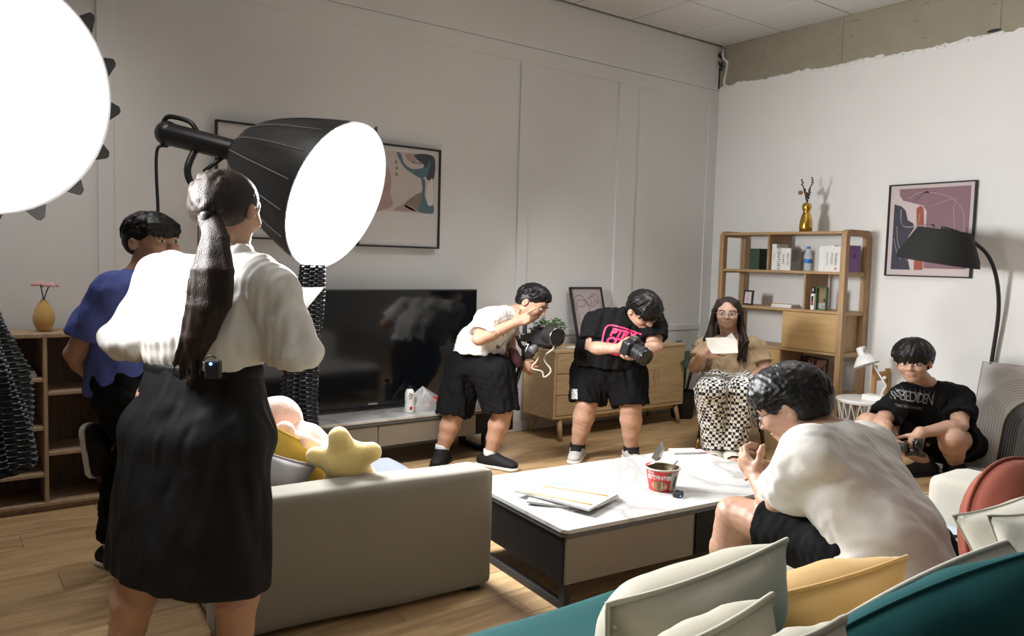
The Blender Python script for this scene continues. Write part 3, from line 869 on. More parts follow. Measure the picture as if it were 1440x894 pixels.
# ================================================================== open shelf on the right wall
fX, bX = 5.88, 6.25
yL, yR = 4.72, 3.475                             # outer faces
t = thing('open_shelf', 'tall light oak open shelf with rounded frames against the right wall', 'shelf', (6.06, (yL + yR) / 2, 0))
PW = .052; HT = 1.726
def end_frame(y0, y1):
    n = 7; rad = .055
    out = []; inn = []
    def arc(cx, cz, r, a0, a1): return [(cx + r * math.cos(a0 + (a1 - a0) * k / n), cz + r * math.sin(a0 + (a1 - a0) * k / n)) for k in range(n + 1)]
    out = [(fX, 0)] + arc(fX + rad, HT - rad, rad, PI, PI / 2) + arc(bX - rad, HT - rad, rad, PI / 2, 0) + [(bX, 0)]
    r2_ = .02
    inn = [(fX + PW, 0)] + arc(fX + PW + r2_, HT - PW - r2_, r2_, PI, PI / 2) + arc(bX - PW - r2_, HT - PW - r2_, r2_, PI / 2, 0) + [(bX - PW, 0)]
    b = MB()
    bm = b.bm
    A = [[bm.verts.new((x, y, z)) for x, z in ring] for ring in (out, inn) for y in (y0, y1)]
    o0, o1, i0, i1 = A
    for k in range(len(out) - 1):
        bm.faces.new((o0[k], o0[k + 1], i0[k + 1], i0[k])); bm.faces.new((o1[k], i1[k], i1[k + 1], o1[k + 1]))
        bm.faces.new((o0[k], o1[k], o1[k + 1], o0[k + 1])); bm.faces.new((i0[k], i0[k + 1], i1[k + 1], i1[k]))
    for a in (0, -1): bm.faces.new((o0[a], i0[a], i1[a], o1[a]))
    return b
for y0, y1 in ((yL - .045, yL), (yR, yR + .045)):
    f = end_frame(y0, y1).put('end_frame', M['oak_up'], t)
    auto(f, 50)
    for z in (1.385, 1.064, .727, .386):
        MB().span((fX + PW, y0 + .008, z - .035), (bX - PW, y1 - .008, z), bevel=.003, seg=1).put('cross_rail', M['oak'], f)
ya, yb_ = yR + .0455, yL - .0455
M['oak_y'] = wood('light_oak_shelf', (0.36, 0.22, 0.10), (0.52, 0.345, 0.175), (14, 1.2, 14), 2.5, 0.5)
for z in (1.712, 1.385, 1.064, .727, .386):
    MB().span((fX + .006, ya, z - .022), (bX - .01, yb_, z), bevel=.003, seg=1).put('shelf_board', M['oak_y'], t)
yd1 = onX(1076.5, 360, fX).y; yd2 = onX(1127, 420, fX).y
MB().span((fX + .02, yd1 - .018, 1.3855), (bX - .012, yd1, 1.6895), bevel=.002, seg=1).put('divider', M['oak_up'], t)
MB().span((fX + .02, yd2 - .018, 1.0645), (bX - .012, yd2, 1.3625), bevel=.002, seg=1).put('divider', M['oak_up'], t)
yc = onX(1097.5, 480, fX).y
c_ = MB().span((fX + .03, ya + .001, .728), (bX - .02, yc, 1.0415)).put('upper_cupboard', M['oak'], t)
MB().span((fX + .008, ya + .002, .731), (fX + .0295, yc - .001, 1.039), bevel=.002, seg=1).put('door', M['oak_door'], c_)
yc2 = onX(1095, 515, fX).y
c_ = MB().span((fX + .03, yc2, .387), (bX - .02, yb_ - .001, .7045)).put('lower_cupboard', M['case'], t)
MB().span((fX + .008, yc2 + .001, .39), (fX + .0295, yb_ - .002, .702), bevel=.002, seg=1).put('door', M['oak_door'], c_)

# --- things on the shelf
def shelf_pt(px, py, z, x=5.98):
    p = onX(px, py, x); return Vector((x, p.y, z))
# gold vase
v0 = shelf_pt(1133, 322, 1.7125, 6.02)
t = thing('gold_vase', 'gold gourd-shaped vase of dried stems on top of the oak shelf', 'vase', v0)
auto(MB().lathe([(.046, 0), (.052, .006), (.055, .05), (.050, .10), (.040, .14), (.030, .165), (.029, .175), (.037, .195), (.040, .215), (.036, .235), (.024, .247), (.018, .245), (.016, .22)], v0, n=28).put('body', M['gold'], t), 60)
M['dried'] = mat('dried_stem', (0.05, 0.03, 0.028), 0.8)
M['dried_bud'] = mat('dried_bud', (0.30, 0.16, 0.06), 0.8)
r4 = random.Random(9)
for k, (oy, oz, n_) in enumerate(((.055, .20, 9), (.03, .12, 6), (-.045, .215, 9), (-.02, .12, 6), (.005, .09, 5))):
    a = v0 + Vector((0, 0, .24)); e = v0 + Vector((-.01, oy, .24 + oz))
    path = catmull([a, a.lerp(e, .5) + Vector((0, oy * .1, .01)), e], 5)
    s_ = MB().tube(path, .0022, 5).put('dried_stem', M['dried'], t)
    bd = MB()
    for j in range(n_):
        q = a.lerp(e, .25 + .75 * j / max(n_ - 1, 1)) + Vector((r4.uniform(-.008, .008), r4.uniform(-.009, .009), 0))
        bd.ball(q, (.006, .006 + r4.random() * .004, .009), 5)
    bd.put('seed_head', M['dried'], s_, True)
MB().ball(v0 + Vector((-.02, .055, .335)), (.018, .022, .018), 8).put('round_bud', M['dried_bud'], t, True)

def book(label, y0, y1, z, h, d, cover, pages='paper', x=5.93, group=None, name='book', lean=0.0, text=None, tm='ink', tsize=.03):
    """Upright book: spine to the room (-X side), from y0 (left) to y1 (right)."""
    c = Vector((x + d / 2, (y0 + y1) / 2, z))
    th = thing(name, label, 'book', c, group)
    w = abs(y0 - y1) - .001; b = MB()
    ya_, yb2 = (y0 + y1) / 2 - w / 2, (y0 + y1) / 2 + w / 2
    b.span((x, ya_, z), (x + .003, yb2, z + h)); b.span((x + .003, ya_, z), (x + d, ya_ + .003, z + h)); b.span((x + .003, yb2 - .003, z), (x + d, yb2, z + h))
    b.put('cover', M[cover], th)
    MB().span((x + .003, ya_ + .003, z + .004), (x + d - .004, yb2 - .003, z + h - .004)).put('pages', M[pages], th)
    if text:
        tt = text_mesh(text, tsize)
        print_on('title', tt, plane_mtx((x - .0006, (y0 + y1) / 2, z + h * .5), (0, 0, -1), (0, -1, 0)), M[tm], th)
    return th
z = 1.3855
def sy(px, py=375, x=5.93): return onX(px, py, x).y
# dark green block at the left
b0, b1 = sy(1054), sy(1067)
book('dark green hardback standing alone at the left end of the top bay', b0, b1, z, .185, .15, 'green')
# left row of white books
g = 'white and grey books beside the water bottle'
xs_ = [1084.5, 1091, 1098, 1104, 1111]
y_ = [sy(a) for a in xs_]
book('white book with a narrow grey spine print leftmost of the pale books', y_[0], y_[1], z, .225, .17, 'white', group=g, text='STUDIO', tm='grey_ink', tsize=.016)
book('white book titled CENTURY in bold black capitals down its spine', y_[1], y_[2], z, .19, .15, 'white', group=g, text='CENTURY', tsize=.042)
book('white book with two small columns of spine lettering beside CENTURY', y_[2], y_[3], z, .19, .15, 'white', group=g, text='EXHIBIT', tsize=.024)
bk = book('white book with grey front cover of black lettering left of the water bottle', y_[3], y_[4], z, .19, .15, 'white', group=g, text='SELECTED', tsize=.024)
# its front cover, grey with lettering, faces the bottle
yy = y_[4] - .0005
cv = MB().span((5.933, yy - .003, z + .001), (5.93 + .15, yy, z + .189)).put('grey_cover', M['grey_cover'], bk)
for k, s in enumerate(('CLASSIC', 'MODERN', 'ARCHITECT', 'INTERIOR', 'DESIGN')):
    print_on('cover_line', text_mesh(s, .022, align='LEFT'), plane_mtx((5.94, yy - .0032, z + .165 - k * .021), (1, 0, 0), (0, 0, 1)), M['ink'], bk)
# water bottle
wb = shelf_pt(1135.5, 378, z, 5.965)
t = thing('water_bottle', 'clear plastic water bottle with a blue label on the shelf between books', 'bottle', wb)
auto(MB().lathe([(.030, 0), (.034, .006), (.031, .02), (.034, .03), (.031, .042), (.034, .055), (.0335, .10), (.035, .115), (.033, .135), (.022, .165), (.014, .178), (.014, .185)], wb, n=24).put('body', M['pet'], t), 60)
MB().lathe([(.0345, .066), (.0352, .067), (.0352, .098), (.0345, .099)], wb, n=24, cap=False).put('label', M['blue'], t, True)
MB().cyl(wb + Vector((0, 0, .186)), wb + Vector((0, 0, .205)), .0155, n=16).put('cap', M['blue'], t)
# right row
g = 'white books beside the purple book'
xs_ = [1151, 1159, 1166, 1172, 1178.5, 1185.5]
y_ = [sy(a) for a in xs_]
for k, (lab, tx, ts, tm_) in enumerate((('blank white book leftmost of the right-hand row', None, .02, 'ink'), ('white book with grey spine lettering second of the right-hand row', 'COLLECTION', .018, 'grey_ink'),
        ('white book with STUDIO down its spine in the right-hand row', 'STUDIO', .026, 'ink'), ('white book titled Ariettu in thin spine lettering', 'Ariettu', .034, 'ink'), ('white book with small bold title next to the purple book', 'REDUCTUR', .022, 'ink'))):
    tt = book(lab, y_[k], y_[k + 1], z, .205 + .004 * (k % 3), .15, 'white', group=g, text=tx, tm=tm_, tsize=ts)
    if k == 3: print_on('spine_mark', MB().span((-.008, -.007, 0), (.008, .007, .0004)).me(), plane_mtx((5.9294, (y_[3] + y_[4]) / 2, z + .025), (0, 0, -1), (0, -1, 0)), M['red'], tt)
yp0, yp1 = sy(1186), sy(1191)
tt = book('purple hardback at the right end of the upper shelf row', yp0, yp1, z, .215, .19, 'purple')
print_on('cover_title', text_mesh('LIFE', .03), plane_mtx((6.03, yp1 - .0005, z + .13), (1, 0, 0), (0, 0, 1)), M['ink'], tt)

z = 1.0645
# small photo frame
p0 = shelf_pt(1044, 431, z, 5.95); p1 = shelf_pt(1062.5, 431, z, 5.93)
th, m, zz = framed('photo_frame', 'small black photo frame with a pink picture behind the seated woman', p0, (p1 - p0).normalized(), (.10, .0, 1), .112, .135, 0, M['black'], M['paper'], .020, .014, cat='photo frame')
ink('pink_picture', shape([(.03, .03), (.082, .03), (.082, .105), (.03, .105)], zz, n=0), m, M['a_pale'], th)
ink('pink_picture', shape([(.036, .032), (.07, .032), (.076, .06), (.055, .07), (.07, .09), (.05, .098), (.045, .075), (.036, .06)], zz + .0008, n=3), m, M['pinkpaper'], th)
# notebooks with a pencil
n0 = shelf_pt(1106, 432, z, 6.0)
solo('notebook', MB().box((5.99, n0.y, z + .008), (.15, .20, .016), bevel=.002).me(), M['paper'], 'lower of the two thin white notebooks left of the shelf divider', 'notebook', 'notebooks')
solo('notebook', MB().box((5.985, n0.y - .004, z + .0228), (.14, .19, .013), rotz(.05).to_3x3(), .002).me(), M['white'], 'upper of the two thin white notebooks, a pencil lying on it', 'notebook', 'notebooks')
solo('pencil', MB().cyl((5.93, n0.y + .08, z + .0335), (5.95, n0.y - .09, z + .0335), .004, n=8).me(), M['oak_door'], 'thin wooden pencil lying on the white notebooks', 'pencil')
# white tube with black cap and green box
q = shelf_pt(1143, 435, z, 5.93)
t = thing('glue_bottle', 'slim white tube with black loop cap standing by the shelf divider', 'tube', q)
MB().span((5.915, q.y - .017, z), (5.945, q.y + .017, z + .135), bevel=.004).put('body', M['white'], t)
MB().lathe([(.012, 0), (.014, .004), (.013, .05), (.006, .06)], (5.93, q.y, z + .1355), n=14).put('cap', M['blackpl'], t, True)
MB().ball((5.918, q.y, z + .165), (.004, .005, .016), 6).put('cap_window', M['white'], t, True)
MB().span((5.914, q.y - .010, z + .04), (5.9148, q.y + .010, z + .115)).put('label', M['ink'], t)
MB().span((5.9132, q.y - .007, z + .05), (5.9139, q.y + .007, z + .072)).put('label_mark', M['red'], t)
q0 = shelf_pt(1146.5, 435, z, 5.95).y; q1 = shelf_pt(1161, 435, z, 5.96).y
th, m, zz = framed('green_box', 'upright dark green boxed print with a brown picture beside the white tube', Vector((5.945, q0, z)), (.18, -1, 0), (0, 0, 1), q0 - q1, .192, 0, M['green2'], M['p_olive'], .007, .05, cat='box')
ink('brown_picture', shape([(.008, .06), (q0 - q1 - .008, .06), (q0 - q1 - .008, .18), (.008, .18)], zz, n=0), m, mat('brown_print', (.25, .17, .09), .6, noise=.1, nscale=30), th)
ink('grey_band', shape([(.008, .012), (q0 - q1 - .008, .012), (q0 - q1 - .008, .058), (.008, .058)], zz + .0003, n=0), m, M['grey_cover'], th)
ink('figure_mark', shape([(.06, .065), (.075, .065), (.085, .09), (.075, .12), (.068, .10), (.05, .09)], zz + .001, n=3), m, M['ink'], th)
me = text_mesh('ESSE', .022); me.transform(Matrix.Translation((.062, .028, zz + .0012))); ink('lettering', me, m, M['ink'], th)
# canvas on the lower shelf
z = .3865
k0 = shelf_pt(1122, 520, z, 5.99); 
o_ = onX(1121.5, 545, 6.0); o1 = onX(1157, 545, 5.99)
th, m, zz = framed('canvas_print', 'small pink and plum abstract canvas on the lower shelf of the oak unit', Vector((5.97, o_.y - .012, z + .001)), (.05, -1, 0), (.12, 0, 1), (o_.y - o1.y), .275, 0, mat('plum_edge', (.035, .012, .016), .7), mat('canvas_pink', (.36, .22, .19), .8, noise=.06, nscale=12), .006, .03, cat='canvas')
cw = o_.y - o1.y
M['plum'] = mat('plum_paint', (.05, .018, .022), .7)
for pts in ([(.0, 1), (.9, 1), (.95, .96), (.6, .93), (.35, .96), (.28, .88), (.2, .78), (.05, .62), (0, .55)], [(.33, .9), (.44, .95), (.40, .80), (.5, .78), (.46, .9), (.6, .92), (.58, .8), (.48, .74)], [(.52, .68), (.8, .72), (.95, .84), (.93, .78), (.84, .70), (.92, .64), (.7, .62)],
            [(.52, .56), (.75, .53), (1, .56), (1, .53), (.75, .49), (.56, .51)], [(.1, .42), (.4, .36), (.7, .40), (.75, .36), (.45, .31), (.2, .36)], [(.5, .28), (.8, .2), (1, .24), (1, .12), (.7, .1)], [(.05, .70), (.2, .92), (.26, .84), (.1, .6)]):
    ink('painted_stroke', shape([(a * cw, b * .275) for a, b in pts], zz + .0005, n=4), m, M['plum'], th)

# ================================================================== arc floor lamp, leaning board, basket table, desk lamp
tp_ = onX(1330, 326, 5.80); 
t = thing('arc_floor_lamp', 'black arched floor lamp with a wide black drum shade before the right wall', 'lamp', (6.145, 2.36, 0))
sc_ = (onX(1265, 366, 5.80) + onX(1374, 379, 5.80)) / 2
ax = Vector((.03, -.15, 1)).normalized()
rb = (onX(1265, 366, 5.80) - onX(1374, 379, 5.80)).length / 2
sh_h = .235
c0 = Vector((5.80, sc_.y, sc_.z + .015))
ps = [(rb, 0), (rb * .96, .05), (rb * .64, sh_h), (rb * .62, sh_h + .001), (rb * .61, sh_h - .004), (rb * .93, .05), (rb * .975, .003), (rb, 0)]
S_ = MB().lathe(ps[:3], c0, ax, 40, cap=False).put('shade', [mat('black_shade_fabric', (.012, .013, .013), .85, bump=.1, bscale=300)], t, True)
MB().lathe([(rb * .995, .001), (rb * .955, .05), (rb * .63, sh_h - .003), (.01, sh_h - .004)], c0, ax, 40, cap=False).put('shade_lining', [mat('white_shade_lining', (.75, .77, .80), .6)], S_, True)
topc = c0 + ax * sh_h
b0 = Vector((5.98, 2.30, 0))
pole = [Vector((6.20, 2.40, .02)), onX(1390, 540, 6.245), onX(1395, 505, 6.24), onX(1404, 440, 6.22), onX(1402, 395, 6.17), onX(1391, 362, 6.08), onX(1372, 342, 5.97), onX(1352, 329, 5.84), onX(1330, 321.5, 5.80), onX(1325, 320.5, 5.80)]
MB().tube(catmull(pole, 8), .014, 10).put('pole', M['blackpl'], t, True)
MB().cyl(topc - ax * .02, Vector((topc.x, topc.y, onX(1332, 322, 5.8).z)), .01, n=10).put('shade_stem', M['blackpl'], t)
MB().lathe([(.0, .12), (.05, .118), (.052, .10), (.03, .06)], topc - ax * .16, ax, 16).put('lamp_socket', M['white'], t, True)
auto(MB().lathe([(.095, 0), (.10, .004), (.10, .025), (.09, .032), (.02, .034)], (6.155, 2.38, 0), n=36).put('base', M['black'], t))

# leaning arch board
M['arch_board'] = mat('pale_stone_print', (.56, .535, .51), .6)
M['arch_line'] = mat('arch_line', (.27, .23, .18), .6)
M['arch_black'] = mat('arch_black', (.02, .02, .022), .5)
M['arch_grey'] = mat('arch_grey', (.135, .115, .10), .55)
M['arch_gold'] = mat('arch_gold_edge', (.45, .31, .12), .5)
bl = Vector((6.0, 2.44, 0)); tlp = onX(1376, 508, 6.2)
th, m, zz = framed('arch_board', 'large pale board printed with black and grey arches leaning on the right wall', Vector((6.02, 2.56, 0)), (.02, -1, 0), (.20, 0, .74), .74, .79, 0, M['arch_board'], M['arch_board'], .006, .02, cat='board')
def arch(cx, r, top, w, z, n=16, r_in=None):
    outp = [(cx - r, 0.02)] + [(cx - r * math.cos(PI * k / n), top - r + r * math.sin(PI * k / n)) for k in range(n + 1)] + [(cx + r, .02)]
    ri = r - w
    inn = [(cx + ri, .02)] + [(cx + ri * math.cos(PI * k / n), top - r + ri * math.sin(PI * k / n)) for k in range(n + 1)] + [(cx - ri, .02)]
    b = MB(); L_ = [(a, q, z) for a, q in outp]; I_ = [(a, q, z) for a, q in inn][::-1]
    for k in range(len(L_) - 1):
        b.face((L_[k], I_[k], I_[k + 1], L_[k + 1]))
    return b.me(False)
for k in range(8):
    ink('arch_line', arch(.31, .25 - k * .019, .69 - k * .019, .003, zz + .0004), m, M['arch_line'], th)
ink('arch_band', arch(.44, .235, .575, .005, zz + .0008), m, M['arch_gold'], th)
ink('arch_band', arch(.44, .23, .57, .10, zz + .0012), m, M['arch_black'], th)
ink('arch_band', arch(.44, .13, .47, .128, zz + .0012), m, M['arch_grey'], th)
for k in range(6):
    ink('arch_line', arch(.44, .205 - k * .016, .545 - k * .016, .002, zz + .002), m, M['arch_line'], th)
for k in range(6):
    ink('arch_line', arch(.44, .122 - k * .02, .462 - k * .02, .003, zz + .002), m, M['arch_black'], th)

# wire basket table with a white top
bt = Vector((5.86, 3.235, 0)); 
ztop = onX(1201, 562, 5.72).z
t = thing('basket_table', 'white wire basket side table beside the oak shelf', 'side table', bt)
R1 = .205
MB().lathe([(R1, 0), (R1 + .006, .004), (R1 + .006, .016), (R1, .02), (.0, .02)], bt + Vector((0, 0, ztop - .02)), n=36).put('top', M['white'], t)
wb_ = MB()
R0 = .15
for k in range(18):
    a = 2 * PI * k / 18
    for s in (1.5, -1.5):
        a2_ = a + s * 2 * PI / 18
        wb_.tube([bt + Vector((math.cos(a) * R1 * .97, math.sin(a) * R1 * .97, ztop - .021)), bt + Vector((math.cos(a2_) * R0, math.sin(a2_) * R0, .012))], .0035, 5)
for R_, zz_ in ((R1 * .97, ztop - .025), (R0, .012), ((R0 + R1) / 2, ztop * .5)):
    wb_.tube([bt + Vector((math.cos(2 * PI * k / 30) * R_, math.sin(2 * PI * k / 30) * R_, zz_)) for k in range(30)], .0045, 6, True)
wb_.put('wire_basket', M['white'], t)
# desk lamp on it
dl = Vector((5.90, 3.14, ztop))
t = thing('desk_lamp', 'white adjustable desk lamp with a conical shade on the basket table', 'lamp', dl)
MB().lathe([(.075, 0), (.078, .004), (.076, .018), (.02, .024)], dl, n=28).put('base', M['white'], t, True)
el = onX(1232, 516, 5.93); hd = onX(1221, 500, 5.90); e2 = onX(1243, 531, 5.92)
MB().cyl(dl + Vector((0, 0, .02)), e2 + Vector((0, -.02, -.06)), .007).put('lower_arm', M['white'], t)
MB().cyl(e2 + Vector((0, -.02, -.06)), onX(1216, 492, 5.9), .006).put('upper_arm', M['white'], t)
MB().ball(e2 + Vector((0, -.005, -.0)), .014, 8).put('joint', M['white'], t, True)
hc = onX(1219, 513, 5.88); tpv = onX(1210, 488, 5.88)
axd = (tpv - hc).normalized()
hh = (tpv - hc).length
auto(MB().lathe([(.098, 0), (.092, .02), (.05, hh * .52), (.038, hh * .55), (.036, hh * .98), (.028, hh), (0, hh)], hc, axd, 28, cap=False).put('shade', M['white'], t), 50)
MB().lathe([(.095, .001), (.048, hh * .5), (0, hh * .5)], hc, axd, 28, cap=False).put('shade_lining', M['white'], t, True)
pq = onX(1216, 492, 5.845)
MB().box(pq + Vector((-.0, 0, 0)), (.006, .022, .03), bevel=.002).put('switch_plate', M['grey_ink'], t)
solo('white_box', MB().span((5.78, 3.05, ztop + .0005), (5.88, 3.22, ztop + .045), bevel=.004).me(), M['white'], 'small white box on the basket table in front of the desk lamp', 'box')
# wooden chair back behind the crouching man
cp = onX(1228, 540, 5.86)
t = thing('wooden_chair', 'orange-brown wooden chair mostly hidden behind the crouching man', 'chair', (6.14, 2.86, 0))
M['chair_wood'] = wood('orange_wood', (.40, .20, .06), (.54, .30, .11), (12, 12, 1), 3, .45)
xw, yw = 6.04, onX(1229, 540, 6.04).y
for (x, y, h) in ((xw, yw, onX(1229, 513, xw).z), (xw + .2, yw, .62), (xw, yw - .3, .30), (xw + .2, yw - .3, .30)):
    MB().span((x - .016, y - .016, 0), (x + .016, y + .016, h), bevel=.005).put('leg', M['chair_wood'], t)
MB().span((xw + .0165, yw - .012, .53), (xw + .1835, yw + .010, .60), bevel=.004).put('back_rail', M['chair_wood'], t)
MB().span((xw - .015, yw - .315, .3005), (xw + .215, yw - .0165, .325), bevel=.006).put('seat', M['chair_wood'], t)

# cables and power strip on the floor
sk = onZ(1362, 661, .02)
t = thing('power_strip', 'white power strip with plugs on the floor under the leaning board', 'power strip', (sk.x, sk.y, 0))
MB().box((sk.x + .05, sk.y - .05, .021), (.26, .06, .04), rotz(-.9).to_3x3(), .008).put('body', M['white'], t)
for k in range(3):
    MB().box(Vector((sk.x + .05, sk.y - .05, .0415)) + rotz(-.9) @ Vector((-.08 + .08 * k, 0, 0)), (.03, .025, .002), rotz(-.9).to_3x3()).put('socket', M['grey_cover'], t)
MB().box((sk.x - .06, sk.y + .03, .03), (.07, .05, .055), rotz(.5).to_3x3(), .01).put('adapter', M['white'], t)
M['cable_w'] = mat('white_cable', (.62, .61, .58), .5)
def cable(label, pts, r, m_, name='cable'):
    return solo(name, MB().tube(catmull(pts, 8), r, 6).me(), m_, label, 'cable', smooth=True)
zc = .008
cable('loose white cable curling on the floor under the crouching man', [onZ(1208, 632, zc), onZ(1222, 638, zc), onZ(1238, 628, zc), onZ(1228, 640, zc), onZ(1250, 646, zc), onZ(1262, 637, zc), onZ(1242, 632, zc), onZ(1256, 650, zc)], .005, M['cable_w'])
cable('grey cable lying on the floor from the power strip toward the wall', [onZ(1362, 660, zc), onZ(1385, 652, zc), onZ(1410, 658, zc), onZ(1440, 664, zc)], .006, M['grey_cover'])
cable('thin white cable on the floor behind the cream sofa arm', [onZ(1270, 693, zc), onZ(1290, 692, zc), onZ(1304, 693, zc), onZ(1330, 690, zc)], .004, M['cable_w'])

# ================================================================== coffee table
ang = math.atan2(-.083, .9965)
R4 = rotz(ang)
A_ = Vector((2.022, 2.318, 0))
TL, TD, TZ = 1.46, .80, .345
t = thing('coffee_table', 'white marble topped coffee table with black and cream drawers', 'coffee table', A_ + R4 @ Vector((TL / 2, TD / 2, 0)))
def loc(b): 
    me = b.me(); me.transform(Matrix.Translation(A_) @ R4); return me
def rounded_slab(x0, y0, x1, y1, z0, z1, r, n=6, bev=.004):
    pts = []
    for cx, cy, a0 in ((x1 - r, y1 - r, 0), (x0 + r, y1 - r, PI / 2), (x0 + r, y0 + r, PI), (x1 - r, y0 + r, 1.5 * PI)):
        for k in range(n + 1):
            a = a0 + PI / 2 * k / n; pts.append((cx + r * math.cos(a), cy + r * math.sin(a), z0))
    b = MB().prism(pts, (0, 0, z1 - z0))
    bmesh.ops.bevel(b.bm, geom=[e for e in b.bm.edges if abs(e.verts[0].co.z - e.verts[1].co.z) < 1e-6], offset=bev, segments=2, profile=.5, affect='EDGES')
    return b
put('top', loc(rounded_slab(-.012, -.012, TL + .012, TD + .012, TZ - .016, TZ, .03)), M['marble'], t)
put('top_edge', loc(rounded_slab(-.008, -.008, TL + .008, TD + .008, TZ - .036, TZ - .0165, .028)), M['grey_rim'], t)
ZBt = .118
put('carcass', loc(MB().span((0, .012, ZBt), (TL, TD - .012, TZ - .0365))), M['blacklaq'], t)
put('drawer_front', loc(MB().span((.004, -.004, ZBt), (.70, .0115, TZ - .038), bevel=.002, seg=1)), M['cream_front'], t)
put('drawer_front', loc(MB().span((.715, -.004, ZBt), (TL - .004, .0115, TZ - .038), bevel=.002, seg=1)), M['blacklaq'], t)
put('drawer_gap', loc(MB().span((.7005, .004, ZBt), (.7145, .0118, TZ - .038))), M['grey_rim'], t)
for x in (.012, TL - .042):
    f = MB(); f.span((x, .014, 0), (x + .03, .05, ZBt - .0005)); f.span((x, TD - .05, 0), (x + .03, TD - .014, ZBt - .0005)); f.span((x, .05, 0), (x + .03, TD - .05, .03))
    put('leg_frame', loc(f), M['black'], t)
def T3(px, py, dz=0.0):                          # a point on the table top
    p = onZ(px, py, TZ + dz); return p

# papers and booklet
def sheet(px, z, th):
    return MB().prism([Vector((*onZ(a, b, TZ).xy, z)) for a, b in px], (0, 0, th))
def sheaf(name, label, corners, z, th, curl=None, m_='paper', n=8):
    c = [Vector((*onZ(a, b, z).xy, z)) for a, b in corners]
    def fn(u, v):
        p = (c[0] * (1 - u) + c[1] * u) * (1 - v) + (c[3] * (1 - u) + c[2] * u) * v
        if curl: p = p + Vector((0, 0, curl(u, v)))
        return p
    b = MB()
    b.surf(fn, n, n); b.surf(lambda u, v: fn(u, v) + Vector((0, 0, th)), n, n)
    def rim(s):
        return b.surf(s, n, 1)
    rim(lambda u, v: fn(u, 0) + Vector((0, 0, th * v))); rim(lambda u, v: fn(u, 1) + Vector((0, 0, th * v)))
    rim(lambda u, v: fn(0, u) + Vector((0, 0, th * v))); rim(lambda u, v: fn(1, u) + Vector((0, 0, th * v)))
    bmesh.ops.remove_doubles(b.bm, verts=b.bm.verts, dist=1e-5)
    return solo(name, b.me(), M[m_], label, 'papers')
sheaf('paper_sheet', 'single white sheet under the booklets on the coffee table', [(738, 706), (808, 720), (838, 700), (770, 684)], TZ + .0008, .001)
sheaf('paper_stack', 'stack of loose white papers under the booklet on the coffee table', [(740, 709), (800, 715), (862, 694), (760, 681)], TZ + .0025, .010, lambda u, v: .006 * (1 - u) * (1 - v))
bkz = TZ + .021
bt_ = sheaf('booklet', 'white booklet with orange lines lying on top of the table papers', [(724, 692), (828, 719), (869, 697), (760, 680)], bkz, .010, lambda u, v: .002 * math.sin(PI * u))
# orange lines and printed edge: parts of the booklet
def on_booklet(px, py): 
    q = onZ(px, py, bkz + .0112 + .002); return q
M['orange_ink'] = mat('orange_ink', (.62, .27, .04), .6)
def ribbon(name, a, b, w, m_, parent, z=None):
    p, q = on_booklet(*a), on_booklet(*b); d = (q - p).normalized(); s = Vector((-d.y, d.x, 0)) * w / 2
    n = 6
    MB().surf(lambda u, v: p.lerp(q, u) + s * (2 * v - 1), n, 1).put(name, m_, parent)
ribbon('printed_line', (737, 691.5), (833, 709), .012, M['orange_ink'], bt_)
ribbon('printed_line', (763, 683), (855, 696.5), .014, M['orange_ink'], bt_)
ribbon('printed_word', (788, 694.5), (801, 696.5), .012, M['grey_cover'], bt_)
solo('pen', MB().cyl(onZ(776, 679.5, TZ + .006), onZ(822, 686.5, TZ + .006), .0055, n=8).me(), M['teal_foil'], 'blue pen lying on the table behind the booklet', 'pen')
sheaf('folded_booklet', 'curled printed leaflet at the right end of the table papers', [(829, 719), (840, 714), (871, 699), (862, 694)], TZ + .013, .004, lambda u, v: .012 * math.sin(PI * u), 'paper_old')

# noodle bowl
nb = onZ(932.5, 690, TZ); nb = Vector((nb.x, nb.y, TZ)) + Vector((.02, .027, 0))
NR = (onZ(958, 665, TZ + .1) - onZ(909.5, 665, TZ + .1)).length / 2
NH = .108
t = thing('noodle_bowl', 'red instant noodle bowl with its lid peeled back on the coffee table', 'noodle bowl', nb)
M['bowl_side'] = mat('bowl_printed_red', (.56, .025, .02), .4)
M['foil'] = mat('foil_lid', (.50, .50, .50), .35, metal=.6, bump=.1, bscale=30)
M['broth'] = mat('noodle_inside', (.16, .115, .06), .5, noise=.3, nscale=60)
auto(MB().lathe([(NR * .74, 0), (NR * .75, .004), (NR * .965, NH - .006)], nb, n=40, cap=False).put('side', M['bowl_side'], t))
MB().lathe([(0, .003), (NR * .74, .0)], nb, n=40, cap=False).put('bottom', M['white'], t, True)
MB().tube([nb + Vector((math.cos(2 * PI * k / 40) * NR * .985, math.sin(2 * PI * k / 40) * NR * .985, NH - .003)) for k in range(40)], .0042, 8, True).put('rim', M['cushion_cream'], t, True)
MB().lathe([(NR * .95, NH - .006), (NR * .87, NH * .55), (0, NH * .52)], nb, n=40, cap=False).put('inside', M['broth'], t, True)
fw = Vector((CAM.x - nb.x, CAM.y - nb.y, 0)).normalized(); sd = Vector((-fw.y, fw.x, 0))  # sd points right in the photo
def around(a, z, lift=.0012):
    """Point on the bowl side: a is the angle to the right of the side turned to the room."""
    r = NR * (.75 + (.965 - .75) * (z - .004) / (NH - .01)) + lift
    return nb + fw * (math.cos(a) * r) + sd * (math.sin(a) * r) + Vector((0, 0, z))
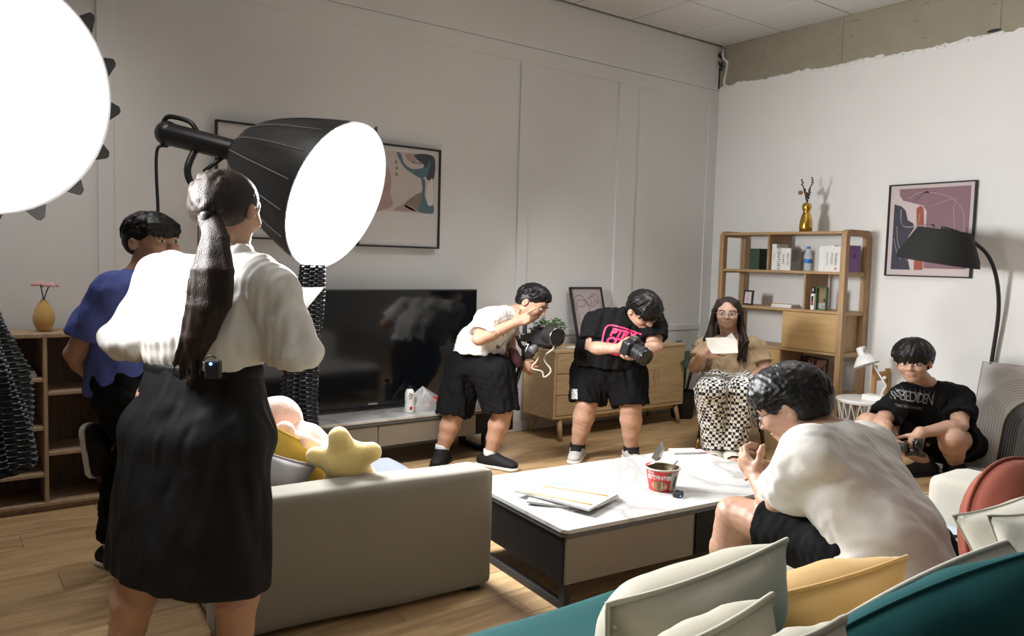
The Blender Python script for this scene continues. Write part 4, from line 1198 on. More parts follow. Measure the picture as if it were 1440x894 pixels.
def wrap(name, me, a0, z0, mats, lift=.0014):
    bm = bmesh.new(); bm.from_mesh(me)
    bmesh.ops.triangulate(bm, faces=bm.faces)
    for _ in range(2):
        lg = [e for e in bm.edges if e.calc_length() > .008]
        if lg:
            bmesh.ops.subdivide_edges(bm, edges=lg, cuts=1); bmesh.ops.triangulate(bm, faces=bm.faces)
    for v in bm.verts: v.co = around(a0 + v.co.x / (NR * .87), z0 + v.co.y, lift)
    bm.to_mesh(me); bm.free(); return put(name, me, mats, t)
M['label_white'] = mat('label_white', (.75, .72, .68), .5)
wrap('lettering', text_mesh('红烧牛肉面', .0245, spacing=.92, offset=.0007), -.22, .068, M['label_white'])
wrap('small_lettering', text_mesh('特惠装', .012), -.75, .090, M['label_white'])
wrap('picture', MB().prism([(math.cos(a) * .042, math.sin(a) * .024, 0) for a in np.linspace(0, 2 * PI, 25)[:-1]], (0, 0, .0001)).me(), -.20, .029, M['oak_door'])
wrap('picture', MB().prism([(math.cos(a) * .037, math.sin(a) * .019, 0) for a in np.linspace(0, 2 * PI, 25)[:-1]], (0, 0, .0001)).me(), -.20, .029, mat('noodle_picture', (.55, .33, .20), .6, noise=.45, nscale=90), .0024)
wrap('seal', MB().prism([(math.cos(a) * .009, math.sin(a) * .009, 0) for a in np.linspace(0, 2 * PI, 17)[:-1]], (0, 0, .0001)).me(), .42, .088, M['leaf'])
wrap('side_panel_print', MB().prism([(-.022, -.045, 0), (.018, -.045, 0), (.022, .045, 0), (-.020, .045, 0)], (0, 0, .0001)).me(), .88, .052, M['label_white'])
wrap('side_panel_print', MB().prism([(-.008, -.02, 0), (.006, -.03, 0), (.01, .02, 0), (0, .03, 0)], (0, 0, .0001)).me(), .9, .05, M['green2'], .0026)
# remains of the lid: red flap on the left, foil standing up behind
lidz = NH + .001
hl = []
for k in range(13):
    a = PI * .5 + PI * .72 * (k / 12)
    hl.append(nb + fw * (math.cos(a) * NR * .98) * -1 + sd * (-math.sin(a) * NR * .98) + Vector((0, 0, lidz)))
c1 = [nb + fw * (math.cos(a) * NR * .99) + sd * (math.sin(a) * NR * .99) + Vector((0, 0, lidz)) for a in np.linspace(-1.25, -2.5, 10)]
MB().prism(c1, (0, 0, .0012)).put('lid_flap', M['bowl_side'], t)
hinge0, hinge1 = c1[0], c1[-1]
hm = (hinge0 + hinge1) / 2
def lidf(u, v):
    w = math.sqrt(max(0, 1 - (2 * u - 1) ** 2))
    p = hinge0.lerp(hinge1, u)
    p = p.lerp(hm, .15)
    up_ = Vector((0, 0, 1)) * .105 + sd * .055 - fw * .02
    h = v * (.35 + .65 * w)
    return p + up_ * h + sd * (.03 * math.sin(PI * v)) + Vector((0, 0, .002))
MB().surf(lidf, 14, 8).put('peeled_lid', M['foil'], t, True)
MB().tube([nb + sd * .04 + Vector((0, 0, .07)), nb + sd * .055 - fw * .01 + Vector((0, 0, NH + .012)), nb + sd * .068 - fw * .02 + Vector((0, 0, NH + .028))], .004, 6).put('fork', M['cushion_cream'], t, True)
# wireless microphone next to the bowl
mp_ = T3(953.5, 698)
t = thing('wireless_microphone', 'tiny black wireless microphone with a blue light beside the noodle bowl', 'microphone', mp_)
MB().box(mp_ + Vector((0, 0, .0125)), (.055, .035, .024), rotz(.3).to_3x3(), .006).put('body', M['blackpl'], t)
MB().ball(mp_ + Vector((-.012, .004, .027)), (.011, .011, .007), 6).put('foam_cap', M['black'], t, True)
MB().ball(mp_ + fw * .021 + sd * .008 + Vector((0, 0, .008)), .0035, 6).put('light', M['led_blue'], t, True)
# white tissue packet at the far end
tpk = T3(962, 636)
t = thing('tissue_packet', 'flat white tissue packet at the far end of the coffee table', 'packet', tpk)
MB().box(tpk + Vector((.0, .0, .008)), (.16, .085, .015), rotz(-.45).to_3x3(), .006).put('wrapper', M['paper'], t)
MB().box(tpk + rotz(-.45) @ Vector((.09, -.01, .007)), (.05, .06, .012), rotz(-.45).to_3x3(), .003).put('flap', M['pinkpaper'], t)

# ================================================================== cushions
def pillow_mesh(w, h, th, seed=0, n=22, pinch=.10, wr=.010):
    """Closed square cushion in its own frame: x across, y up, z thick, centred."""
    r = random.Random(seed); ph = [r.uniform(0, 6) for _ in range(8)]
    def edge(u, v):
        a, b = 2 * u - 1, 2 * v - 1
        x = a * w / 2 * (1 - pinch * (1 - abs(b) ** 2.0) * abs(a) ** 3 * .9); y = b * h / 2 * (1 - pinch * (1 - abs(a) ** 2.0) * abs(b) ** 3 * .9)
        return a, b, x, y
    def bulge(a, b):
        return max(0, (1 - abs(a) ** 2.6)) ** .55 * max(0, (1 - abs(b) ** 2.6)) ** .55
    def wrinkle(a, b):
        e = bulge(a, b)
        return wr * e * (math.sin(7 * a + 3 * b + ph[0]) * .5 + math.sin(-5 * a + 9 * b + ph[1]) * .4 + math.sin(13 * a * b + ph[2]) * .5)
    b = MB()
    for s in (1, -1):
        def fn(u, v, s=s):
            a, q, x, y = edge(u, v)
            return Vector((x, y, s * (th / 2 * bulge(a, q) + wrinkle(a, q * s) * .7)))
        b.surf(fn, n, n)
    bmesh.ops.remove_doubles(b.bm, verts=b.bm.verts, dist=1e-5)
    me = b.me()
    per = []
    for k in range(n): per.append(edge(k / n, 0))
    for k in range(n): per.append(edge(1, k / n))
    for k in range(n): per.append(edge(1 - k / n, 1))
    for k in range(n): per.append(edge(0, 1 - k / n))
    return me, [Vector((x, y, 0)) for _, _, x, y in per]

def pillow(name, label, o, ux, uy, w, h, th, m_, pipe=None, seed=0, wr=.010, piper=.005, group=None, cat='cushion', pinch=.10):
    """o centre, ux along the width, uy along the height."""
    ux = Vector(ux).normalized(); uz = ux.cross(Vector(uy)).normalized(); uy = uz.cross(ux)
    mt = Matrix.Translation(o) @ Matrix((ux, uy, uz)).transposed().to_4x4()
    me, per = pillow_mesh(w, h, th, seed, wr=wr, pinch=pinch)
    lo = min((mt @ v.co).z for v in me.vertices)
    t = thing(name, label, cat, (o[0], o[1], lo), group)
    me.transform(mt); put('cover', me, M[m_], t, True)
    b = MB().tube([mt @ p for p in per], piper, 6, True)
    b.put('piping', M[pipe or m_], t, True)
    return t

def soft_box(b, lo, hi, r=.05, wr=.006, seed=0, n=16):
    """Upholstered block: rounded box with slight waves."""
    lo = Vector(lo); hi = Vector(hi); c = (lo + hi) / 2; s = (hi - lo) / 2
    rr = random.Random(seed); ph = [rr.uniform(0, 6) for _ in range(6)]
    bm = bmesh.new()
    bmesh.ops.create_cube(bm, size=2.0)
    bmesh.ops.subdivide_edges(bm, edges=bm.edges[:], cuts=n, use_grid_fill=True)
    for v in bm.verts:
        p = Vector((v.co.x * s.x, v.co.y * s.y, v.co.z * s.z))
        q = Vector([max(-(s[i] - r), min(s[i] - r, p[i])) for i in range(3)])
        d = p - q
        if d.length > 1e-9: p = q + d.normalized() * min(d.length, r) if d.length > r else p
        w_ = wr * (math.sin(p.x * 9 + p.y * 5 + ph[0]) + math.sin(p.y * 13 - p.z * 7 + ph[1]) * .7 + math.sin(p.z * 17 + p.x * 6 + ph[2]) * .5) * .5
        nrm = Vector((v.co.x ** 5, v.co.y ** 5, v.co.z ** 5)).normalized()
        v.co = c + p + nrm * w_
    me = bpy.data.meshes.new('m'); bm.to_mesh(me); bm.free()
    return me

# ------------------------------------------------------------------ cream sofa at the left, end on
RS = rotz(math.atan2(-.083, .9965))
S0 = Vector((.80, 2.763, 0))                     # near left foot of the sofa
def sl(me): me.transform(Matrix.Translation(S0) @ RS); return me
SW_, SLn = 1.133, .98
t = thing('cream_sofa', 'cream fabric sofa seen from its arm end between the standing woman and the coffee table', 'sofa', S0 + RS @ Vector((SW_ / 2, SLn / 2, 0)))
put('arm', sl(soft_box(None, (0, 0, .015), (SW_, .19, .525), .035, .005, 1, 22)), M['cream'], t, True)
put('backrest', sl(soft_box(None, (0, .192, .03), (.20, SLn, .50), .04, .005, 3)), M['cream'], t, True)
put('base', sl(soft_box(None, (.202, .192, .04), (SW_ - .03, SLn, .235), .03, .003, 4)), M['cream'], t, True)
put('seat_cushion', sl(soft_box(None, (.204, .194, .237), (SW_ - .05, SLn, .365), .05, .006, 5, 20)), M['bluegrey'], t, True)
for x, y in ((.05, .03), (SW_ - .1, .03), (.05, SLn - .08), (SW_ - .1, SLn - .08)):
    put('foot', sl(MB().span((x, y, 0), (x + .05, y + .05, .0145)).me()), M['black'], t)

# cushions on it
g0 = at(395, 680, 3.22)
pillow('throw_cushion', 'pale grey cushion at the near end of the cream sofa behind the skirt', at(358, 690, 3.10), (.80, .10, -.38), (-.15, -.15, .9), .40, .34, .11, 'grey_fabric', None, 11)
pillow('throw_cushion', 'yellow square cushion with piping between the grey cushion and the pink plush toy', at(395, 672, 3.33), (.82, .0, -.42), (.0, -.35, .9), .44, .42, .12, 'yellow', 'yellow', 12)

# ------------------------------------------------------------------ foreground sofa with its back to the camera
t = thing('foreground_sofa', 'long cream and teal sofa in the foreground with its back to the camera', 'sofa', (2.2, 1.1, 0))
put('base', soft_box(None, (.60, .55, .03), (3.42, 1.66, .20), .03, .003, 21), M['cream'], t, True)
put('backrest', soft_box(None, (.60, .32, .03), (3.42, .548, .60), .05, .004, 22), M['teal'], t, True)
put('seat_cushion', soft_box(None, (.62, .552, .202), (1.93, 1.80, .36), .05, .006, 23, 22), M['teal'], t, True)
put('seat_cushion', soft_box(None, (1.934, .552, .202), (3.41, 1.70, .335), .05, .006, 24, 22), M['cream_light'], t, True)
put('arm', soft_box(None, (3.424, .40, .02), (3.72, 1.60, .545), .045, .004, 25, 20), M['cream_light'], t, True)
for x, y in ((.66, .36), (3.3, .36), (.66, 1.58), (3.3, 1.55)):
    put('foot', MB().span((x, y, 0), (x + .06, y + .06, .0295)).me(), M['black'], t)

# cushions, from the left
def quad_pillow(name, label, tl, tr, down, h, th, m_, pipe, seed, wr=.012, piper=.006, **k):
    """Cushion hung from its two upper corners; down is the direction of its sides."""
    ux = (tr - tl); w = ux.length * 1.0
    uy = -Vector(down).normalized()
    c = (tl + tr) / 2 - uy * h / 2
    return pillow(name, label, c, ux, uy, w, h, th, m_, pipe, seed, wr, piper, **k)
quad_pillow('throw_cushion', 'large cream cushion with piped edge standing nearest the coffee table', at(868, 845, 1.50), at(1117, 755, 1.74), (.02, .30, -1), .44, .27, 'cushion_cream', 'cushion_cream', 31)
quad_pillow('throw_cushion', 'grey-cream cushion in front of the large cream one at the bottom edge', at(940, 912, 1.22), at(1105, 828, 1.34), (.02, .25, -1), .34, .19, 'cushion_cream', 'cushion_cream', 32)
quad_pillow('throw_cushion', 'small pale cushion corner peeking up at the bottom edge beside the teal one', at(1078, 906, 1.08), at(1192, 866, 1.16), (.02, .2, -1), .30, .14, 'cushion_cream', 'cushion_cream', 33)
quad_pillow('throw_cushion', 'mustard yellow piped cushion lying tilted behind the seated man', at(1072, 840, 1.86), at(1285, 780, 2.04), (.05, .42, -1), .34, .25, 'mustard', 'mustard', 34)
# ivory cushion edge behind the teal one, ivory cushions at the right edge
quad_pillow('throw_cushion', 'ivory cushion showing a thin edge behind the big teal cushion', at(1226, 862, 1.74), at(1500, 738, 1.84), (.03, .12, -1), .50, .18, 'cream_light', 'cream_light', 36, pinch=-.10)
quad_pillow('throw_cushion', 'big teal velvet cushion in the lower right foreground', at(1188, 908, 1.42), at(1570, 752, 1.50), (-.02, .2, -1), .50, .26, 'teal', 'teal', 35, wr=.016, pinch=-.13, piper=.003)
quad_pillow('throw_cushion', 'ivory cushion with dark piping leaning on the terracotta one', at(1408, 722, 1.99), at(1560, 672, 1.93), (-.10, .16, -1), .36, .18, 'cream_light', 'piping', 37, piper=.003)
quad_pillow('throw_cushion', 'ivory cushion with dark piping at the right edge of the frame', at(1440, 725, 1.82), at(1570, 700, 1.78), (-.12, .10, -1), .34, .15, 'cream_light', 'piping', 38, piper=.003)
# terracotta round cushion
tc_ = at(1447, 768, 2.14)
t = thing('round_cushion', 'round terracotta velvet cushion standing behind the ivory cushions', 'cushion', (tc_.x, tc_.y, .36))
F = frame_of(Vector((-.25, -.95, .28)), (0, 0, 1))
def rc(u, v):
    a = u * 2 * PI; s = math.sin(PI * v); R_ = .232
    rad_ = R_ * (max(s, 0) ** .55); zz_ = -.085 * math.cos(PI * v) * (1 if True else 0)
    return tc_ + F @ Vector((rad_ * math.cos(a), rad_ * math.sin(a), zz_ * (1 + .05 * math.sin(3 * a))))
MB().surf(rc, 40, 20, True).put('cover', M['terra'], t, True)
MB().tube([tc_ + F @ Vector((.236 * math.cos(2 * PI * k / 48), .236 * math.sin(2 * PI * k / 48), 0)) for k in range(48)], .005, 6, True).put('piping', M['terra'], t, True)
# tablet on the seat
tb = onZ(1312, 741, .345)
t = thing('tablet', 'slim tablet with a pale screen lying on the cream seat behind the man', 'tablet', (tb.x, tb.y, .336))
RT = rotz(.75).to_3x3()
MB().box((tb.x, tb.y, .341), (.18, .25, .009), RT, .003).put('body', M['blackpl'], t)
MB().box((tb.x, tb.y, .3461), (.165, .235, .0008), RT).put('screen', mat('pale_screen_glass', (.52, .58, .68), .12), t)

# ================================================================== softboxes
def dish(name, label, c, n, upv, R_, depth, back_r, led, flaps, head=None, hanging=None, fins=16):
    """Parabolic softbox: c centre of the diffuser, n the way it shines, R_ its radius."""
    n = Vector(n).normalized(); F = frame_of(n, upv)      # X of the frame points up
    t = thing(name, label, 'softbox', (c.x, c.y, 0.0))
    def shell(u, v):                                      # v = 0 back, 1 rim
        a = u * 2 * PI
        k = (a / (2 * PI) * fins) % 1
        r = back_r + (R_ - back_r) * (v ** .48)
        r *= 1 - .035 * math.sin(PI * k) * math.sin(PI * min(v * 1.1, 1)) 
        return c + F @ Vector((r * math.cos(a), r * math.sin(a), -depth * (1 - v)))
    MB().surf(shell, fins * 4, 16, True).put('shell', M['box_black'], t, True)
    sm = MB()
    for j in range(fins):
        u = j / fins
        sm.tube([shell(u, .06 + .88 * k / 12) * 1.0 + (F @ Vector((math.cos(u * 2 * PI), math.sin(u * 2 * PI), 0))) * .002 for k in range(13)], .0028, 5)
    sm.put('seam', M['seam'], t, True)
    MB().lathe([(0, -.004), (R_ * .5, -.003), (R_ * .93, .004)], c - n * .03, n, 48, F.col[0], cap=False).put('diffuser', M[led], t, True)
    MB().lathe([(R_ * .925, -.03), (R_ * .985, -.012), (R_ * 1.0, .004), (R_ * .99, .006), (R_ * .93, -.024)], c, n, 48, F.col[0], cap=False).put('diffuser_hem', M['rim'], t, True)
    for a, s, wd in flaps:                                # stiff fabric tabs round the rim
        p = c + F @ Vector((math.cos(a) * R_ * .985, math.sin(a) * R_ * .985, -.015))
        o_ = F @ Vector((math.cos(a), math.sin(a), -.25)); tg = F @ Vector((-math.sin(a), math.cos(a), 0))
        b = MB(); b.prism([p - tg * wd, p + tg * wd, p + tg * wd * .55 + o_ * s, p + tg * wd * .15 + o_ * s * 1.12, p - tg * wd * .1 + o_ * s], n * .004)
        b.put('corner_tab', M['box_black'], t)
    MB().cyl(c - n * depth, c - n * (depth + .05), back_r * 1.05, back_r * .95, 24).put('speed_ring', M['blackpl'], t, True)
    return t, F

NEARC = at(-6, 132, 2.15)
FARC = at(476, 277, 4.2)
nf = Vector((.50, -.79, -.36))
t, F = dish('near_softbox', 'bright round softbox at the upper left edge facing the camera', NEARC, (.40, -.89, -.20), (0, 0, 1), .332, .45, .09, 'led_near',
            [(-math.radians(66.4 + 22 * k), .052, .036) for k in range(-4, 6)])
tF, FF = dish('far_softbox', 'deep black parabolic softbox on a stand shining toward the coffee table', FARC, nf, (0.05, 0.1, 1), .412, .66, .085, 'led_far',
              [(-.30, .035, .03), (-.70, .03, .03)])
# lamp head of the far softbox
hA = FARC - nf.normalized() * .71
hB = at(236, 188, 4.5)
axh = (hB - hA).normalized()
hd_ = MB().cyl(hA, hB, .06, .066, 20).put('lamp_head', M['blackpl'], tF, True); auto(hd_)
MB().ball(hB, (.072, .072, .072), 10).put('rear_cap', M['blackpl'], hd_, True)
MB().tube(catmull([hB + axh * .03 + Vector((0, 0, .055)), hB + axh * -.01 + Vector((0, 0, .098)), hB - axh * .14 + Vector((0, 0, .098)), hB - axh * .19 + Vector((0, 0, .055))], 5), .014, 8).put('carry_handle', M['blackpl'], hd_, True)
yk0 = hA.lerp(hB, .55)
def yk(px, py): return at(px, py, 4.42)
MB().tube(catmull([hA.lerp(hB, .58) + Vector((0, 0, -.03)), yk(264, 235), yk(268, 256), yk(280, 263), yk(290, 258)], 5), .020, 8).put('yoke', M['blackpl'], tF, True)
MB().tube([hA.lerp(hB, .15) - Vector((0, 0, .03)), yk(288, 240), yk(289, 262)], .013, 8).put('yoke', M['blackpl'], tF, True)
tip = yk(281, 266)
t = thing('light_stand', 'black light stand holding the far softbox, behind the two standing people', 'stand', (tip.x, tip.y, 0))
MB().cyl((tip.x, tip.y, .40), tip + Vector((0, 0, -.015)), .017, .013, 12).put('pole', M['blackpl'], t, True)
MB().cyl((tip.x, tip.y, .05), (tip.x, tip.y, 1.05), .021, .021, 12).put('lower_tube', M['blackpl'], t, True)
MB().box((tip.x, tip.y, 1.06), (.06, .06, .07), bevel=.01).put('collar', M['blackpl'], t)
MB().cyl(tip + Vector((-.05, 0, -.08)), tip + Vector((.05, 0, -.08)), .018, n=10).put('tilt_knob', M['blackpl'], t, True)
for k in range(3):
    a = .6 + k * 2 * PI / 3
    d = Vector((math.cos(a), math.sin(a), 0))
    MB().cyl(Vector((tip.x, tip.y, .62)) + d * .03, Vector((tip.x, tip.y, .013)) + d * .25, .012, n=10).put('leg', M['blackpl'], t, True)
    MB().cyl(Vector((tip.x, tip.y, .22)) + d * .02, Vector((tip.x, tip.y, .25)) + d * .24, .007, n=8).put('brace', M['blackpl'], t, True)
solo('power_cable', MB().tube(catmull([hB + Vector((0, 0, -.07)), at(224, 206, 4.48), at(220, 218, 4.48), at(220, 250, 4.48), at(222, 290, 4.48), at(222, 340, 4.48), at(226, 480, 4.48)], 8), .009, 8).me(), M['blackpl'],
     'black power cable hanging down from the far softbox lamp head', 'cable', smooth=True)
# stand of the near softbox, left of the frame
ns = NEARC + Vector((-.20, .50, 0))
t = thing('light_stand', 'black light stand of the near softbox beyond the left edge', 'stand', (ns.x - .30, ns.y, 0))
px_ = ns.x - .30
MB().cyl((px_, ns.y, .05), (px_, ns.y, 1.75), .019, .015, 12).put('pole', M['blackpl'], t, True)
MB().tube([(px_, ns.y, 1.75), (px_, ns.y, NEARC.z + .02), (ns.x - .02, ns.y - .02, NEARC.z + .08)], .016, 8).put('arm', M['blackpl'], t, True)
for k in range(3):
    a = .9 + k * 2 * PI / 3; d = Vector((math.cos(a), math.sin(a), 0))
    MB().cyl(Vector((px_, ns.y, .6)) + d * .03, Vector((px_, ns.y, .013)) + d * .38, .012, n=10).put('leg', M['blackpl'], t, True)

# honeycomb fabric grids that hang, unfastened, from the lower rims
def hanging_grid(parent, top, bottom, r0, r1, r2_, seed, cols=26, rows=44, sway=.02, tail=.5):
    """Bunched fabric honeycomb: a folded curtain whose surface is raised in staggered cells."""
    r = random.Random(seed); top = Vector(top); bottom = Vector(bottom)
    nu, nv = cols * 4, rows * 4
    def fn(u, v):
        a = u * 2 * PI
        c = top.lerp(bottom, v) + Vector((sway * math.sin(4 * v + seed), sway * math.sin(3 * v), 0))
        rr = r0 + (r1 - r0) * min(v / tail, 1) if v < tail else r1 + (r2_ - r1) * (v - tail) / (1 - tail)
        if v > .93: rr *= math.sqrt(max(0, 1 - ((v - .93) / .07) ** 2)) * .9 + .1
        rr *= 1 + .13 * math.sin(3 * a + 5 * v + seed) + .07 * math.sin(7 * a - 9 * v)
        cu, cv = u * cols, v * rows
        cv2 = cv + .5 * (int(math.floor(cu)) % 2)
        fu, fv = cu % 1, cv2 % 1
        cell = (math.sin(PI * fu) ** .6) * (math.sin(PI * fv) ** .6)
        rr += .016 * (1 - cell) - .010 * fv
        return c + Vector((rr * math.cos(a), rr * math.sin(a) * .75, 0))
    MB().surf(fn, nu, nv, True).put('fabric_grid', M['fabric_grid'], parent, False)
hanging_grid(tF, at(434, 372, 4.18), at(428, 650, 4.18), .055, .075, .10, 2, 16, 44)
gt = NEARC + Vector((-.14, .03, -.42))
hanging_grid(bpy.data.objects['near_softbox'], at(-62, 330, 2.22), at(-32, 676, 2.22), .05, .122, .105, 4, 26, 40, .012, .55)

# ================================================================== people: smooth bodies grown from limbs
BS = np.array((1.14, 1.14, 0.955))               # build of the figures: broad for their height

class Flesh:
    """A solid built from tapered limbs, blobs and cuts, meshed as one continuous surface."""
    def __init__(s, h=.006):
        s.h = h; s.ops = []
    @staticmethod
    def v(p):
        return np.array(p, float)
    def cap(s, a, b, ra, rb=None, k=.02, cut=False, wide=None):
        a, b = s.v(a), s.v(b); rb = ra if rb is None else rb
        f = 1.0
        if wide is not None:
            w = s.v(wide[0]); w = w / np.linalg.norm(w); f = wide[1]
        def fn(X, Y, Z):
            qx, qy, qz = X - a[0], Y - a[1], Z - a[2]; ab = b - a
            if wide is not None:
                d = (qx * w[0] + qy * w[1] + qz * w[2]) * (1 - 1 / f)
                qx, qy, qz = qx - w[0] * d, qy - w[1] * d, qz - w[2] * d
                ab = ab - w * (ab @ w) * (1 - 1 / f)
            L2 = max(ab @ ab, 1e-9)
            t = np.clip((qx * ab[0] + qy * ab[1] + qz * ab[2]) / L2, 0, 1)
            return np.sqrt((qx - t * ab[0]) ** 2 + (qy - t * ab[1]) ** 2 + (qz - t * ab[2]) ** 2) - (ra + (rb - ra) * t)
        R = max(ra, rb) * max(f, 1)
        s.ops.append((fn, np.minimum(a, b) - R, np.maximum(a, b) + R, k, cut)); return s
    def chain(s, pts, rads, k=.02, wide=None):
        k = min(k, .012) if len(pts) > 2 else k
        for i in range(len(pts) - 1):
            s.cap(pts[i], pts[i + 1], rads[i], rads[i + 1], k, False, wide)
        return s
    def ell(s, c, r, R=None, k=.02, cut=False):
        c = s.v(c); r = s.v(r); R = np.eye(3) if R is None else np.array(R, float)   # columns: axes
        def fn(X, Y, Z):
            qx, qy, qz = X - c[0], Y - c[1], Z - c[2]
            u = [(qx * R[0, i] + qy * R[1, i] + qz * R[2, i]) for i in range(3)]
            k0 = np.sqrt((u[0] / r[0]) ** 2 + (u[1] / r[1]) ** 2 + (u[2] / r[2]) ** 2)
            k1 = np.sqrt((u[0] / r[0] ** 2) ** 2 + (u[1] / r[1] ** 2) ** 2 + (u[2] / r[2] ** 2) ** 2)
            return k0 * (k0 - 1) / np.maximum(k1, 1e-6)
        e = np.sqrt(((R * r) ** 2).sum(1))
        s.ops.append((fn, c - e, c + e, k, cut)); return s
    def cyl(s, a, b, r, k=.004, cut=True):
        a, b = s.v(a), s.v(b); ab = b - a; L = np.linalg.norm(ab); n = ab / L
        def fn(X, Y, Z):
            qx, qy, qz = X - a[0], Y - a[1], Z - a[2]
            t = qx * n[0] + qy * n[1] + qz * n[2]
            rad = np.sqrt(np.maximum(qx * qx + qy * qy + qz * qz - t * t, 0))
            dx, dy = rad - r, np.abs(t - L / 2) - L / 2
            return np.minimum(np.maximum(dx, dy), 0) + np.sqrt(np.maximum(dx, 0) ** 2 + np.maximum(dy, 0) ** 2)
        s.ops.append((fn, np.minimum(a, b) - r, np.maximum(a, b) + r, k, cut)); return s
    def build(s):
        h = s.h
        lo = np.min([o[1] for o in s.ops if not o[4]], 0) - 4 * h; hi = np.max([o[2] for o in s.ops if not o[4]], 0) + 4 * h
        n = np.ceil((hi - lo) / h).astype(int) + 1
        D = np.full(n, 1.0, np.float32)
        ax = [lo[i] + h * np.arange(n[i]) for i in range(3)]
        for fn, a, b, k, cut in s.ops:
            m = k + 3 * h
            i0 = np.clip(((a - m - lo) / h).astype(int), 0, n); i1 = np.clip(((b + m - lo) / h).astype(int) + 2, 0, n)
            if (i1 <= i0).any(): continue
            sl = tuple(slice(i0[i], i1[i]) for i in range(3))
            d = fn(ax[0][sl[0]][:, None, None], ax[1][sl[1]][None, :, None], ax[2][sl[2]][None, None, :]).astype(np.float32)
            g = D[sl]
            if cut:
                d = -d
                e = np.maximum(k - np.abs(g - d), 0) / k
                D[sl] = np.maximum(g, d) + e * e * k * .25
            else:
                e = np.maximum(k - np.abs(g - d), 0) / k
                D[sl] = np.minimum(g, d) - e * e * k * .25
        return D, lo, h

def nets(D, lo, h):
    S = D < 0
    c = sum(S[i:D.shape[0] - 1 + i, j:D.shape[1] - 1 + j, k:D.shape[2] - 1 + k].astype(np.int8) for i in (0, 1) for j in (0, 1) for k in (0, 1))
    act = (c > 0) & (c < 8)
    idx = np.argwhere(act)
    cor = [(i, j, k) for i in (0, 1) for j in (0, 1) for k in (0, 1)]
    val = np.stack([D[idx[:, 0] + i, idx[:, 1] + j, idx[:, 2] + k] for i, j, k in cor], 1)
    acc = np.zeros((len(idx), 3)); cnt = np.zeros(len(idx))
    for p in range(8):
        for ax in range(3):
            if cor[p][ax] == 0:
                q = list(cor[p]); q[ax] = 1; q = cor.index(tuple(q))
                a, b = val[:, p], val[:, q]
                x = (a < 0) != (b < 0)
                t = np.where(x, a / np.where(x, a - b, 1), 0)
                pos = np.tile(np.array(cor[p], float), (len(idx), 1)); pos[:, ax] += t
                acc += pos * x[:, None]; cnt += x
    V = lo + h * (idx + acc / cnt[:, None])
    vid = np.full(act.shape, -1, np.int32); vid[act] = np.arange(len(idx))
    F = []
    for ax in range(3):
        a, b = [i for i in range(3) if i != ax]
        s0 = [slice(1, -1)] * 3; s0[ax] = slice(0, -1)
        s1 = [slice(1, -1)] * 3; s1[ax] = slice(1, None)
        x = S[tuple(s0)] != S[tuple(s1)]
        e = np.argwhere(x)
        off = np.ones(3, int); off[ax] = 0
        e = e + off
        neg = S[e[:, 0], e[:, 1], e[:, 2]]
        def cell(da, db):
            f = e.copy(); f[:, a] += da; f[:, b] += db
            return vid[f[:, 0], f[:, 1], f[:, 2]]
        q = np.stack([cell(-1, -1), cell(0, -1), cell(0, 0), cell(-1, 0)], 1)
        flip = neg if ax != 1 else ~neg
        q[~flip] = q[~flip][:, ::-1]
        F.append(q)
    F = np.concatenate(F)
    return V, F[(F >= 0).all(1)]

def noise3(P, seed, freq, n=7):
    r = np.random.RandomState(seed); out = np.zeros(len(P))
    wob = np.sin(P @ (r.randn(3, 3) * freq * .5) + r.rand(3) * 6) * (.5 / freq)
    Q = P + wob
    for _ in range(n):
        d = r.randn(3) * freq * (.6 + r.rand()); out += np.sin(Q @ d + r.rand() * 6.28)
    return out / math.sqrt(n)

def grown(name, fl, mats, parent, wrinkle=0.0, freq=22, seed=1, smooth=1, scale=True, fold=None):
    """Mesh a Flesh and link it below parent; wrinkle moves the surface along its normals."""
    D, lo, h = fl.build()
    V, F = nets(D, lo, h)
    E = np.concatenate([F[:, [0, 1]], F[:, [1, 2]], F[:, [2, 3]], F[:, [3, 0]]])
    for _ in range(smooth):
        acc = np.zeros_like(V)
        for i in range(3):
            acc[:, i] = np.bincount(E[:, 0], V[E[:, 1], i], len(V)) + np.bincount(E[:, 1], V[E[:, 0], i], len(V))
        cnt = np.bincount(E[:, 0], minlength=len(V)) + np.bincount(E[:, 1], minlength=len(V))
        V = V * .45 + .55 * acc / np.maximum(cnt, 1)[:, None]
    if wrinkle:
        d1 = V[F[:, 2]] - V[F[:, 0]]; d2 = V[F[:, 3]] - V[F[:, 1]]
        fn = np.cross(d1, d2)
        N_ = np.zeros_like(V)
        for i in range(3):
            for j in range(4): N_[:, i] += np.bincount(F[:, j], fn[:, i], len(V))
        N_ /= np.linalg.norm(N_, axis=1)[:, None] + 1e-12
        if fold is not None:
            w = noise3(V * fold, seed, freq); w = np.sign(w) * np.abs(w) ** .8
            w = w + .38 * noise3(V * np.sqrt(np.array(fold)), seed + 1, freq * 2.3)
        else:
            w = noise3(V, seed, freq)
        V = V + N_ * (wrinkle * w)[:, None]
    if scale: V = V * BS
    me = bpy.data.meshes.new(name)
    me.vertices.add(len(V)); me.vertices.foreach_set('co', V.astype(np.float32).ravel())
    me.loops.add(F.size); me.loops.foreach_set('vertex_index', F.astype(np.int32).ravel())
    me.polygons.add(len(F)); me.polygons.foreach_set('loop_start', np.arange(0, F.size, 4, dtype=np.int32))
    me.update(calc_edges=True)
    return put(name, me, mats, parent, True)

